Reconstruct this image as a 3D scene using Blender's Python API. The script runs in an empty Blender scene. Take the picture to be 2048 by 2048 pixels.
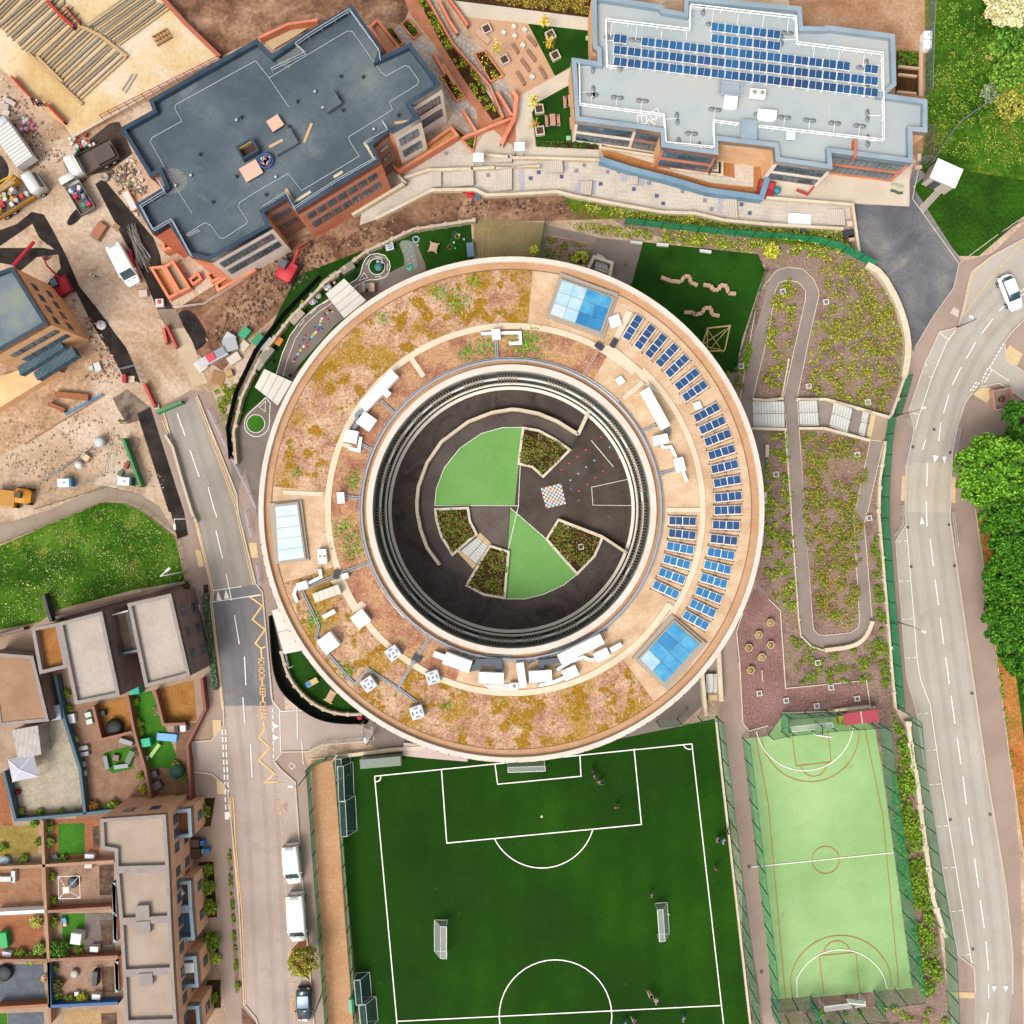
import bpy, math, random
import numpy as np
from mathutils import Vector, Matrix
from mathutils.geometry import tessellate_polygon
random.seed(7); RNG = np.random.default_rng(7)
R = math.radians
C = bpy.context.scene.collection
sc = bpy.context.scene
# ---------------------------------------------------------------- camera, sky, sun, exposure
H = 115.0; K = 0.0575
cam = bpy.data.cameras.new('camera'); camo = bpy.data.objects.new('camera', cam); C.objects.link(camo)
camo.location = (0, 0, H); camo.rotation_euler = (0, 0, 0)
cam.angle = 2*math.atan(1024*K/H); cam.clip_end = 2000; cam.clip_start = 0.5
sc.camera = camo
SUN_EL, SUN_AZ = R(56), R(218)
w = bpy.data.worlds.new("World"); sc.world = w; w.use_nodes = True
nt = w.node_tree
sky = nt.nodes.new('ShaderNodeTexSky'); sky.sky_type = 'NISHITA'; sky.sun_disc = False
sky.sun_elevation = SUN_EL; sky.sun_rotation = SUN_AZ; sky.dust_density = 6.0; sky.air_density = 1.2; sky.ozone_density = 1.0
hs = nt.nodes.new('ShaderNodeHueSaturation'); hs.inputs['Saturation'].default_value = 0.25
bgn = nt.nodes['Background']; bgn.inputs['Strength'].default_value = 0.15
nt.links.new(sky.outputs[0], hs.inputs['Color']); nt.links.new(hs.outputs[0], bgn.inputs['Color'])
sl = bpy.data.lights.new('sun', 'SUN'); sl.energy = 1.2; sl.angle = R(22); sl.color = (1, .95, .88)
so = bpy.data.objects.new('sun', sl); C.objects.link(so)
# sky rotation is measured clockwise from +Y; the lamp's direction is the same one
sd = Vector((math.sin(SUN_AZ)*math.cos(SUN_EL), math.cos(SUN_AZ)*math.cos(SUN_EL), math.sin(SUN_EL)))
so.rotation_euler = sd.to_track_quat('Z', 'Y').to_euler(); so.location = sd*90
sc.view_settings.view_transform = 'Standard'; sc.view_settings.look = 'None'
sc.view_settings.exposure = 0.56; sc.view_settings.gamma = 1
sc.cycles.max_bounces = 6; sc.cycles.transparent_max_bounces = 16
# ---------------------------------------------------------------- photo pixels to metres
def P(x, y, z=0.0):
    s = K*(1-z/H); return ((x-1024)*s, -(y-1024)*s)
def PP(pts, z=0.0): return [P(a, b, z) for a, b in pts]
def S(s): return [tuple(float(v) for v in t.split(',')) for t in s.split()]
def T(c, r, s): return [(c*512+x/3.7734, r*512+y/3.7734) for x, y in S(s)]
def F(s): return [(x*1.06004, y*1.06004) for x, y in S(s)]
def Z7(ox, oy, s, k=7.4308): return [(ox+x/k, oy+y/k) for x, y in S(s)]
# ---------------------------------------------------------------- materials
E = 1.66
def lin(hx, e=None):
    hx = hx.lstrip('#'); o = []
    for i in (0, 2, 4):
        v = int(hx[i:i+2], 16)/255
        v = v/12.92 if v <= .04045 else ((v+.055)/1.055)**2.4
        o.append(min(.86, v/(e or E)))
    return (*o, 1)
MATS = {}
def mat(name, *cols, scale=.4, fine=.12, fscale=6, rough=.85, metal=0, spec=.1, detail=5, lo=.38, hi=.62,
        alpha=1, bump=0, stripe=None, brick=None, warp=0, speck=None):
    if name in MATS: return MATS[name]
    m = bpy.data.materials.new(name); m.use_nodes = True; N = m.node_tree.nodes; L = m.node_tree.links
    b = N['Principled BSDF']; b.inputs['Roughness'].default_value = rough; b.inputs['Metallic'].default_value = metal
    b.inputs['Specular IOR Level'].default_value = spec
    g = N.new('ShaderNodeNewGeometry'); pos = g.outputs['Position']
    cs = [lin(c) if isinstance(c, str) else c for c in cols]
    n1 = N.new('ShaderNodeTexNoise'); n1.inputs['Scale'].default_value = scale; n1.inputs['Detail'].default_value = detail
    n1.inputs['Roughness'].default_value = .62; n1.inputs['Distortion'].default_value = warp
    L.new(pos, n1.inputs['Vector'])
    if len(cs) > 1:
        rp = N.new('ShaderNodeValToRGB'); el = rp.color_ramp.elements
        el[0].position = lo; el[0].color = cs[0]; el[1].position = hi; el[1].color = cs[-1]
        for i, c in enumerate(cs[1:-1]):
            e = el.new(lo+(hi-lo)*(i+1)/(len(cs)-1)); e.color = c
        L.new(n1.outputs['Fac'], rp.inputs['Fac']); col = rp.outputs['Color']
    else:
        rp = N.new('ShaderNodeMixRGB'); rp.blend_type = 'MULTIPLY'; rp.inputs[0].default_value = .25
        rp.inputs[1].default_value = cs[0]; L.new(n1.outputs['Fac'], rp.inputs[2])
        k = N.new('ShaderNodeMixRGB'); k.blend_type = 'MULTIPLY'; k.inputs[0].default_value = 1; k.inputs[2].default_value = (1.13, 1.13, 1.13, 1)
        L.new(rp.outputs[0], k.inputs[1]); col = k.outputs[0]
    def over(fac, c2):
        nonlocal col
        x = N.new('ShaderNodeMixRGB'); L.new(fac, x.inputs[0]); L.new(col, x.inputs[1]); x.inputs[2].default_value = c2; col = x.outputs[0]
    def mapped(ang):
        mp = N.new('ShaderNodeMapping'); mp.inputs['Rotation'].default_value = (0, 0, R(ang)); L.new(pos, mp.inputs['Vector']); return mp.outputs[0]
    if stripe:       # (bands per metre, angle, colour, strength)
        wv = N.new('ShaderNodeTexWave'); wv.wave_type = 'BANDS'; wv.bands_direction = 'X'; wv.inputs['Scale'].default_value = stripe[0]*.314
        wv.inputs['Distortion'].default_value = .25; wv.inputs['Detail'].default_value = 1
        L.new(mapped(stripe[1]), wv.inputs['Vector'])
        q = N.new('ShaderNodeMath'); q.operation = 'MULTIPLY'; q.inputs[1].default_value = stripe[3]; L.new(wv.outputs['Fac'], q.inputs[0])
        over(q.outputs[0], lin(stripe[2]))
    if brick:        # (width, height, angle, joint colour, joint size, strength)
        bt = N.new('ShaderNodeTexBrick'); bt.inputs['Scale'].default_value = 1
        bt.inputs['Brick Width'].default_value = brick[0]; bt.inputs['Row Height'].default_value = brick[1]
        bt.inputs['Mortar Size'].default_value = brick[4]; bt.inputs['Mortar Smooth'].default_value = .3
        L.new(mapped(brick[2]), bt.inputs['Vector'])
        q = N.new('ShaderNodeMath'); q.operation = 'MULTIPLY'; q.inputs[1].default_value = brick[5]; L.new(bt.outputs['Fac'], q.inputs[0])
        over(q.outputs[0], lin(brick[3]))
    for speck in ([] if not speck else speck if isinstance(speck, list) else [speck]):        # (scale, threshold, colour, softness)
        n3 = N.new('ShaderNodeTexNoise'); n3.inputs['Scale'].default_value = speck[0]; n3.inputs['Detail'].default_value = 4
        L.new(pos, n3.inputs['Vector'])
        r3 = N.new('ShaderNodeMapRange'); r3.inputs[1].default_value = speck[1]; r3.inputs[2].default_value = speck[1]+(speck[3] if len(speck) > 3 else .06)
        L.new(n3.outputs['Fac'], r3.inputs[0]); over(r3.outputs[0], lin(speck[2]))
    if fine:
        n2 = N.new('ShaderNodeTexNoise'); n2.inputs['Scale'].default_value = fscale; n2.inputs['Detail'].default_value = 4
        L.new(pos, n2.inputs['Vector'])
        r2 = N.new('ShaderNodeMapRange'); r2.inputs[1].default_value = .25; r2.inputs[2].default_value = .75
        r2.inputs[3].default_value = 1-fine*1.6; r2.inputs[4].default_value = 1+fine*1.6; L.new(n2.outputs['Fac'], r2.inputs[0])
        x = N.new('ShaderNodeMixRGB'); x.blend_type = 'MULTIPLY'; x.inputs[0].default_value = 1
        L.new(col, x.inputs[1]); L.new(r2.outputs[0], x.inputs[2]); col = x.outputs[0]
        if bump:
            bp = N.new('ShaderNodeBump'); bp.inputs['Strength'].default_value = bump; bp.inputs['Distance'].default_value = .05
            L.new(n2.outputs['Fac'], bp.inputs['Height']); L.new(bp.outputs[0], b.inputs['Normal'])
    L.new(col, b.inputs['Base Color'])
    if alpha < 1: b.inputs['Alpha'].default_value = alpha
    MATS[name] = m; return m
def flat(hx, rough=.6, metal=0, alpha=1, spec=.4):
    return mat('paint_'+hx.strip('#')+('_a%d' % (alpha*100) if alpha < 1 else '')+('_m' if metal else '')+('_g' if rough < .3 else ''), hx, scale=3, fine=.03, fscale=9, rough=rough, metal=metal, alpha=alpha, spec=spec)
# ---------------------------------------------------------------- objects
OFF = {}
def tag(o, label=None, cat=None, group=None, kind=None):
    if label: o['label'] = label
    if cat: o['category'] = cat
    if group: o['group'] = group
    if kind: o['kind'] = kind
    return o
def thing(name, label, cat, loc=(0, 0, 0), rz=0, group=None):
    o = bpy.data.objects.new(name, None); C.objects.link(o); o.empty_display_size = .2
    o.location = loc if len(loc) == 3 else (*loc, 0); o.rotation_euler = (0, 0, rz)
    OFF[o.name] = (Vector(o.location), rz); return tag(o, label, cat, group)
def dup(root, loc, rz=0, label=None, group=None):
    r = root.copy(); C.objects.link(r); r.location = loc; r.rotation_euler = (0, 0, rz)
    if label: r['label'] = label
    if group: r['group'] = group
    for ch in list(root.children):
        c = ch.copy(); C.objects.link(c); c.parent = r
        for g in list(ch.children):
            d = g.copy(); C.objects.link(d); d.parent = c
    return r
class MB:
    """collects shapes; build() links them as one mesh. World coordinates unless local=True."""
    def __init__(s): s.v = []; s.f = []; s.mi = []; s.m = 0; s.sm = []
    def add(s, vs, fs, smooth=False):
        o = len(s.v); s.v += [tuple(a) for a in vs]; s.f += [tuple(o+i for i in f) for f in fs]
        s.mi += [s.m]*len(fs); s.sm += [smooth]*len(fs); return s
    def mt(s, i): s.m = i; return s
    def box(s, x, y, z, w, d, h, rz=0, tap=1.0):
        """centre x,y, bottom z"""
        c, n = math.cos(rz), math.sin(rz); vs = []
        for zz, k in ((z, 1), (z+h, tap)):
            for a, b in ((-1, -1), (1, -1), (1, 1), (-1, 1)):
                u, v = a*w/2*k, b*d/2*k; vs.append((x+u*c-v*n, y+u*n+v*c, zz))
        return s.add(vs, [(3, 2, 1, 0), (4, 5, 6, 7), (0, 1, 5, 4), (1, 2, 6, 5), (2, 3, 7, 6), (3, 0, 4, 7)])
    def prism(s, pts, z0, z1, cap=True):
        n = len(pts); a = sum(pts[i][0]*pts[(i+1) % n][1]-pts[(i+1) % n][0]*pts[i][1] for i in range(n))
        if a < 0: pts = pts[::-1]
        vs = [(x, y, z0) for x, y in pts]+[(x, y, z1) for x, y in pts]
        fs = [(i, (i+1) % n, n+(i+1) % n, n+i) for i in range(n)]
        if cap:
            tr = tessellate_polygon([[Vector((x, y, 0)) for x, y in pts]])
            for t in tr:
                t = up(t, pts); fs.append(tuple(n+i for i in t)); fs.append(tuple(reversed(t)))
        return s.add(vs, fs)
    def sheet(s, pts, z):
        tr = tessellate_polygon([[Vector((x, y, 0)) for x, y in pts]])
        return s.add([(x, y, z) for x, y in pts], [up(t, pts) for t in tr])
    def strip(s, path, w, z0, z1=None, closed=False):
        """a flat ribbon (z1 None) or a wall along a path"""
        n = len(path); Lf = []; Rt = []
        for i in range(n):
            p = Vector(path[i]); a = Vector(path[(i-1) % n]) if (i > 0 or closed) else None
            b = Vector(path[(i+1) % n]) if (i < n-1 or closed) else None
            d1 = (p-a).normalized() if a is not None and (p-a).length > 1e-6 else None
            d2 = (b-p).normalized() if b is not None and (b-p).length > 1e-6 else None
            d1 = d1 or d2; d2 = d2 or d1
            t = (d1+d2); t = t.normalized() if t.length > 1e-4 else d1
            nn = Vector((-t.y, t.x)); k = 1/max(.4, abs(nn.dot(Vector((-d1.y, d1.x)))))
            Lf.append(p+nn*w/2*k); Rt.append(p-nn*w/2*k)
        seg = n if closed else n-1
        if z1 is None:
            vs = [(q.x, q.y, z0) for q in Lf]+[(q.x, q.y, z0) for q in Rt]
            return s.add(vs, [(n+i, n+(i+1) % n, (i+1) % n, i) for i in range(seg)])
        vs = [(q.x, q.y, z0) for q in Lf]+[(q.x, q.y, z0) for q in Rt]+[(q.x, q.y, z1) for q in Lf]+[(q.x, q.y, z1) for q in Rt]
        fs = []
        for i in range(seg):
            j = (i+1) % n
            fs += [(3*n+i, 3*n+j, 2*n+j, 2*n+i), (i, j, n+j, n+i), (i, 2*n+i, 2*n+j, j), (n+i, n+j, 3*n+j, 3*n+i)]
        if not closed: fs += [(0, n, 3*n, 2*n), (n-1, 3*n-1, 4*n-1, 2*n-1)] if False else [(0, n, 3*n, 2*n), (n-1, 3*n-1, 4*n-1, 2*n+n-1)]
        return s.add(vs, fs)
    def tube(s, p, q, r, n=6, r2=None):
        p = Vector(p); q = Vector(q); d = q-p
        if d.length < 1e-6: return s
        a = d.orthogonal().normalized(); b = d.normalized().cross(a); r2 = r if r2 is None else r2; vs = []
        for c, rr in ((p, r), (q, r2)):
            for i in range(n):
                t = 2*math.pi*i/n; vs.append(c+(a*math.cos(t)+b*math.sin(t))*rr)
        return s.add(vs, [(i, (i+1) % n, n+(i+1) % n, n+i) for i in range(n)]+[tuple(reversed(range(n))), tuple(range(n, 2*n))], n > 7)
    def pipe(s, pts, r, n=6):
        for a, b in zip(pts, pts[1:]): s.tube(a, b, r, n)
        return s
    def lathe(s, x, y, prof, n=12, sx=1, sy=1, rz=0, rough=0):
        """prof: [(r, z)...]"""
        vs = []; c0, s0 = math.cos(rz), math.sin(rz)
        for r, z in prof:
            for i in range(n):
                t = 2*math.pi*i/n; k = 1+rough*random.uniform(-1, 1); u, v = r*math.cos(t)*sx*k, r*math.sin(t)*sy*k
                vs.append((x+u*c0-v*s0, y+u*s0+v*c0, z+rough*random.uniform(-.5, .5)*r))
        fs = [(j*n+i, j*n+(i+1) % n, (j+1)*n+(i+1) % n, (j+1)*n+i) for j in range(len(prof)-1) for i in range(n)]
        fs += [tuple(reversed(range(n))), tuple((len(prof)-1)*n+i for i in range(n))]
        return s.add(vs, fs, True)
    def build(s, name, mats, parent=None, local=False, bevel=0):
        me = bpy.data.meshes.new(name); V = s.v
        if parent is not None and not local:
            off, rz = OFF[parent.name]; c, n = math.cos(-rz), math.sin(-rz)
            V = [((x-off.x)*c-(y-off.y)*n, (x-off.x)*n+(y-off.y)*c, z-off.z) for x, y, z in V]
        me.from_pydata(V, [], s.f); me.update()
        for m in (mats if isinstance(mats, (list, tuple)) else [mats]): me.materials.append(m)
        me.polygons.foreach_set('material_index', s.mi); me.polygons.foreach_set('use_smooth', s.sm)
        o = bpy.data.objects.new(name, me); C.objects.link(o)
        if parent is not None: o.parent = parent; OFF[o.name] = OFF[parent.name]
        else: OFF[o.name] = (Vector((0, 0, 0)), 0)
        if bevel:
            md = o.modifiers.new('bevel', 'BEVEL'); md.width = bevel; md.segments = 2; md.limit_method = 'ANGLE'
        return o
def up(t, pts):
    a, b, c = [pts[i] for i in t]
    return tuple(t) if (b[0]-a[0])*(c[1]-a[1])-(b[1]-a[1])*(c[0]-a[0]) > 0 else tuple(reversed(t))
NS = 0
def sheet(name, pts, m, z, label=None, cat=None, group=None, kind='structure'):
    """pts in photo pixels"""
    global NS
    NS += 1; z += NS*.00012
    o = MB().sheet(PP(pts), z).build(name, m); return tag(o, label, cat, group, kind)
def slab(name, pts, m, z0, z1, kind='structure', label=None, cat=None, zp=None):
    o = MB().prism(PP(pts, zp if zp is not None else z1), z0, z1).build(name, m); return tag(o, label, cat, None, kind)
def one(name, mb, m, label, cat, group=None, kind=None):
    o = mb.build(name, m)
    # put the origin at the base of the thing
    c = Vector((0, 0, 0)); vs = o.data.vertices
    xs = [v.co for v in vs]; c = Vector((sum(v.x for v in xs)/len(xs), sum(v.y for v in xs)/len(xs), min(v.z for v in xs)))
    o.data.transform(Matrix.Translation(-c)); o.location = c; OFF[o.name] = (c, 0)
    return tag(o, label, cat, group, kind)
def lerp(a, b, t): return tuple(a[i]+(b[i]-a[i])*t for i in range(len(a)))
def dense(path, step):
    """points every step metres along a path with the direction"""
    out = []; acc = 0
    for a, b in zip(path, path[1:]):
        L = math.dist(a, b)
        while acc <= L:
            out.append((*lerp(a, b, acc/L), math.atan2(b[1]-a[1], b[0]-a[0]))); acc += step
        acc -= L
    return out
def smooth(path, it=2, closed=False):
    for _ in range(it):
        o = [] if closed else [path[0]]
        rng = range(len(path) if closed else len(path)-1)
        for i in rng:
            a, b = path[i], path[(i+1) % len(path)]; o += [lerp(a, b, .25), lerp(a, b, .75)]
        if not closed: o.append(path[-1])
        path = o
    return path
def inside(x, y, poly):
    c = False; n = len(poly); j = n-1
    for i in range(n):
        if (poly[i][1] > y) != (poly[j][1] > y) and x < (poly[j][0]-poly[i][0])*(y-poly[i][1])/(poly[j][1]-poly[i][1])+poly[i][0]: c = not c
        j = i
    return c
def leaves(name, ctr, size, mats, parent=None, weights=None, flatk=.6):
    """ctr: (n,3) array of leaf centres"""
    ctr = np.asarray(ctr, float); n = len(ctr)
    if parent is not None: ctr = ctr-np.array(OFF[parent.name][0])
    nrm = RNG.normal(size=(n, 3)); nrm[:, 2] = np.abs(nrm[:, 2])+flatk; nrm /= np.linalg.norm(nrm, axis=1)[:, None]
    a = np.cross(nrm, RNG.normal(size=(n, 3))); a /= np.linalg.norm(a, axis=1)[:, None]; b = np.cross(nrm, a)
    sz = size*RNG.uniform(.5, 1.3, (n, 1)); a = a*sz; b = b*sz*.6
    V = np.stack([ctr-a, ctr-b, ctr+a, ctr+b], 1).reshape(-1, 3)
    me = bpy.data.meshes.new(name); me.vertices.add(4*n); me.vertices.foreach_set('co', V.ravel())
    me.loops.add(4*n); me.loops.foreach_set('vertex_index', np.arange(4*n))
    me.polygons.add(n); me.polygons.foreach_set('loop_start', np.arange(0, 4*n, 4)); me.polygons.foreach_set('loop_total', np.full(n, 4))
    for m in mats: me.materials.append(m)
    me.polygons.foreach_set('material_index', RNG.choice(len(mats), n, p=weights).astype(np.int32)); me.update()
    o = bpy.data.objects.new(name, me); C.objects.link(o)
    if parent is not None: o.parent = parent; OFF[o.name] = OFF[parent.name]
    else: OFF[o.name] = (Vector((0, 0, 0)), 0)
    return o
def scatter(poly, n, zlo, zhi, clump=0, cr=.5):
    """points in a world polygon; clump > 0 gathers them into that many clumps"""
    xs = [p[0] for p in poly]; ys = [p[1] for p in poly]; out = []
    def rnd():
        while True:
            x, y = random.uniform(min(xs), max(xs)), random.uniform(min(ys), max(ys))
            if inside(x, y, poly): return x, y
    cs = [(*rnd(), cr*random.uniform(.5, 1.5)) for _ in range(clump)]
    for i in range(n):
        if cs:
            cx, cy, r = random.choice(cs); t = random.uniform(0, 6.283); q = r*math.sqrt(random.random())
            x, y = cx+q*math.cos(t), cy+q*math.sin(t)
            if not inside(x, y, poly): continue
            out.append((x, y, zlo+(zhi-zlo)*random.random()*(1-.6*(q/r)**2)))
        else:
            x, y = rnd(); out.append((x, y, random.uniform(zlo, zhi)))
    return np.array(out)
LEAF = {}
def lf(hx):
    if hx not in LEAF:
        LEAF[hx] = mat('leaf_'+hx.strip('#'), lin(hx, .95), scale=.8, fine=.3, fscale=3, rough=.7, spec=.2)
    return LEAF[hx]
ORD = ['first', 'second', 'third', 'fourth', 'fifth', 'sixth', 'seventh', 'eighth', 'ninth', 'tenth', 'eleventh', 'twelfth', 'thirteenth', 'fourteenth', 'fifteenth', 'sixteenth', 'seventeenth', 'eighteenth', 'nineteenth', 'twentieth', 'twenty-first', 'twenty-second', 'twenty-third', 'twenty-fourth']
ORD += ['twenty-fifth', 'twenty-sixth', 'twenty-seventh', 'twenty-eighth']
ORD2 = lambda i: ORD[i]
# ---------------------------------------------------------------- materials of the ground
dirt = mat('site_dirt', '#b39577', '#cfb297', '#dec8b1', scale=.13, fine=.15, fscale=2.5, lo=.36, hi=.62, bump=.3, warp=.8, speck=[(.5, .6, '#b59474', .15), (3, .66, '#8a6a50')])
soil = mat('brown_soil', '#735240', '#977259', '#b59176', scale=.28, fine=.24, fscale=2.2, lo=.36, hi=.64, bump=.6, warp=.6)
soilp = mat('pink_soil', '#a87d5e', '#bd9270', '#c9a384', scale=.2, fine=.15, fscale=3, bump=.4)
concr = mat('pale_concrete', '#d9cab4', '#e6d8c4', scale=.2, fine=.05, fscale=5)
slabc = mat('screed_slab', '#dcb982', '#e8cda0', '#ecd9bf', scale=.12, fine=.08, fscale=3)
tarold = mat('worn_asphalt', '#b8afa3', '#ccc4b8', scale=.09, fine=.07, fscale=9, lo=.3, hi=.7, speck=[(.3, .6, '#bdb09f', .1), (1.3, .7, '#a89f93', .1)])
tarmid = mat('grey_asphalt', '#a29a90', '#b4aba0', scale=.1, fine=.07, fscale=9)
tardk = mat('resurfaced_asphalt', '#7b797d', '#8f8b8d', scale=.15, fine=.08, fscale=8, warp=1)
tarpk = mat('pinkish_asphalt', '#b7a499', '#c8b6aa', scale=.1, fine=.07, fscale=9, speck=[(.35, .6, '#b8a89b', .1), (1.5, .7, '#a08f85', .1)])
tarnew = mat('fresh_asphalt', '#2b2522', '#433b38', scale=.5, fine=.2, fscale=6)
tarcourt = mat('courtyard_asphalt', '#4a403d', '#625751', '#544a47', scale=.25, fine=.16, fscale=7, warp=.8)
tarnv = mat('forecourt_asphalt', '#64646b', '#7a7a7d', '#9c978f', scale=.16, fine=.12, fscale=5, lo=.36, hi=.66, warp=.8)
pave = mat('pavement_asphalt', '#a99284', '#b8a193', scale=.12, fine=.06, fscale=9)
paveg = mat('playground_asphalt', '#83776f', '#94877e', scale=.2, fine=.07, fscale=8)
ramp = mat('ramp_asphalt', '#94867d', '#a4958b', scale=.2, fine=.06, fscale=8)
stone = mat('pale_stone_paving', '#cfc3b6', '#dccfbf', '#e3d6c6', scale=.35, fine=.1, fscale=5, brick=(.9, .45, 5, '#b3a494', .02, .45))
stoneg = mat('grey_stone_paving', '#b3a69c', '#cbbfb2', scale=.5, fine=.16, fscale=3, brick=(.6, .6, 32, '#8d8078', .04, .6))
brickp = mat('brick_paving', '#bd7a5c', '#cf8c6b', scale=.5, fine=.1, fscale=6)
tan = mat('tan_rubber', '#d3a683', '#dcb18f', scale=.25, fine=.06, fscale=6)
turf = mat('artificial_turf', '#183f07', '#225008', '#2b5a0a', scale=.09, fine=.1, fscale=7, lo=.3, hi=.7)
turfd = mat('dark_play_turf', '#1c4209', '#285610', scale=.2, fine=.15, fscale=6)
turfl = mat('bright_turf', '#3c7420', '#4a8526', scale=.4, fine=.12, fscale=6)
pitch = mat('pitch_turf', '#163a03', '#1f4a04', '#2c5a02', scale=.055, fine=.2, fscale=7, lo=.32, hi=.68, stripe=(.28, 4, '#1a4004', .35), speck=(1.1, .66, '#2c5a08', .12))
court = mat('green_court_acrylic', '#97bc79', '#a4c886', '#b2d393', scale=.11, fine=.05, fscale=6, lo=.3, hi=.7, speck=(.5, .62, '#9aba79', .12))
greenpad = mat('green_rubber_surface', '#78ae5d', '#83b767', scale=.15, fine=.06, fscale=6, speck=(.6, .62, '#88b86e', .15))
grassW = mat('lawn_with_daisies', '#2c520b', '#447012', '#64862a', scale=.22, fine=.35, fscale=3.2, lo=.38, hi=.68, bump=.4, speck=[(.4, .6, '#7d8530', .12), (3.2, .66, '#a6a353')])
grassN = mat('rough_grass', '#33590f', '#4c751a', '#85862e', scale=.12, fine=.35, fscale=2.2, lo=.4, hi=.66, bump=.5)
grassM = mat('mown_grass', '#264a0b', '#34600f', scale=.25, fine=.28, fscale=3, bump=.3)
mulch = mat('bark_mulch', '#80655a', '#9f8579', '#927d5c', scale=.3, fine=.3, fscale=4.5, lo=.35, hi=.66, bump=.4, speck=(6, .64, '#bf9f88'))
verge = mat('orange_verge', '#b06c33', '#c58348', '#a87a3a', scale=.3, fine=.25, fscale=3, bump=.3)
purple = mat('purple_gravel', '#8d6a64', '#a07b74', scale=.3, fine=.2, fscale=5, speck=(7, .62, '#c8a59d'))
gravelo = mat('orange_gravel', '#c8966c', '#d3a47c', scale=.3, fine=.14, fscale=5, speck=(6, .64, '#e0bd97'))
gravelor = mat('rust_gravel', '#b97c4b', '#c68b58', scale=.3, fine=.18, fscale=5)
cream = mat('cream_stone', '#e8dac2', '#f0e4d0', scale=.8, fine=.06, fscale=6)
kerbm = mat('kerb_concrete', '#d8c6b4', '#e2d2c0', scale=1, fine=.06, fscale=6)
whitel = mat('white_road_paint', lin('#efeae2', 1.2), scale=2, fine=.06, fscale=6)
yell = mat('yellow_road_paint', lin('#efb868', 1.25), lin('#f3c988', 1.25), scale=2, fine=.1, fscale=6)
tactile = mat('buff_tactile_paving', '#e4c593', '#ecd0a2', scale=1, fine=.06, fscale=6)
bedsoil = mat('planting_soil', '#3e2a18', '#54391f', scale=.8, fine=.3, fscale=4, bump=.4)
L = lambda n: n*.01
MB().sheet([(-260, -260), (260, -260), (260, 260), (-260, 260)], 0).build('ground', dirt)['kind'] = 'structure'
# ---- earth and grass
sheet('soil', T(0, 0, '1195,-80 1930,-80 3150,-80 3040,190 2860,150 2790,190 1932,300 1660,430'), soil, L(1))
sheet('soil', F('790,355 700,390 560,450 480,490 330,585 352,655 420,700 470,640 560,560 660,500 780,445 893,420 1100,415 1100,365 900,365'), soil, L(1))
sheet('soil', F('1480,-40 1748,-40 1745,300 1600,300 1500,60'), soilp, L(1))
sheet('soil', F('-40,690 60,650 130,640 175,680 165,745 120,790 60,830 -40,880'), mat('rutted_soil', '#b08a6b', '#c6a281', '#d3b090', scale=.4, fine=.2, fscale=2.2, bump=.4), L(1))
sheet('rough_grass', T(3, 0, '1180,-80 2100,-80 2100,1700 1932,1640 1590,1932 1440,1932 1090,1500 1160,1220 1190,700'), grassN, L(1))
sheet('mown_grass', T(3, 0, '1150,1200 1260,1225 1500,1290 1932,1360 2100,1380 2100,1560 1932,1640 1590,1932 1440,1932 1090,1500'), grassM, L(2))
sheet('footpath', T(3, 0, '1285,1345 1325,1370 1310,1450 1165,1610 1140,1565 1260,1440'), tarmid, L(3))
sheet('lawn', T(0, 2, '-60,285 630,-20 790,-75 920,-65 1060,-20 1320,180 1400,520 1000,590 430,740 420,800 310,830 0,890 -60,900'), grassW, L(2))
sheet('verge', T(3, 2, '1560,-600 1700,-300 2000,-300 2100,2000 1990,2000 1840,1932 1660,900 1570,100'), verge, L(1))
sheet('verge', T(3, 3, '1832,-40 1990,-40 1990,800 1932,680'), verge, L(2))
sheet('verge_grass', T(3, 2, '1700,-500 2100,-500 2100,2100 1932,1720 1880,1300 1810,900 1700,500 1690,0'), grassM, L(3))
# ---- beds around the east side
sheet('planting_bed', F('1395,750 1430,560 1443,500 1180,430 1095,372 1300,395 1500,430 1612,435 1640,490 1690,550 1715,620 1718,690 1690,780 1668,830 1663,1000 1680,1200 1690,1340 1725,1400 1750,1600 1800,1960 1400,1960 1400,1300 1400,1100 1440,900'), mulch, L(1))
sheet('pavement', [(1023+548*math.cos(t*.0982), 1019+548*math.sin(t*.0982)) for t in range(64)], paveg, L(2))
sheet('pavement', T(2, 2, '1870,-200 1840,560 1690,850 1700,1100 1740,1590 1785,1650 1790,1932 1932,3400 2020,3900 1905,3900 1560,1500 1400,1250 1600,800 1800,-200'), pave, L(3))
sheet('planting_bed', F('1440,815 1485,812 1505,1000 1510,1215 1420,1085 1437,1040 1449,950'), mulch, L(3.6))
sheet('purple_gravel', T(2, 2, '1830,570 1932,655 2022,740 2062,1330 2672,1270 2700,1455 2432,1500 2032,1515 2022,1600 1932,1610 1788,1650 1740,1590 1718,1150 1692,900 1740,760'), purple, L(4))
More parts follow.
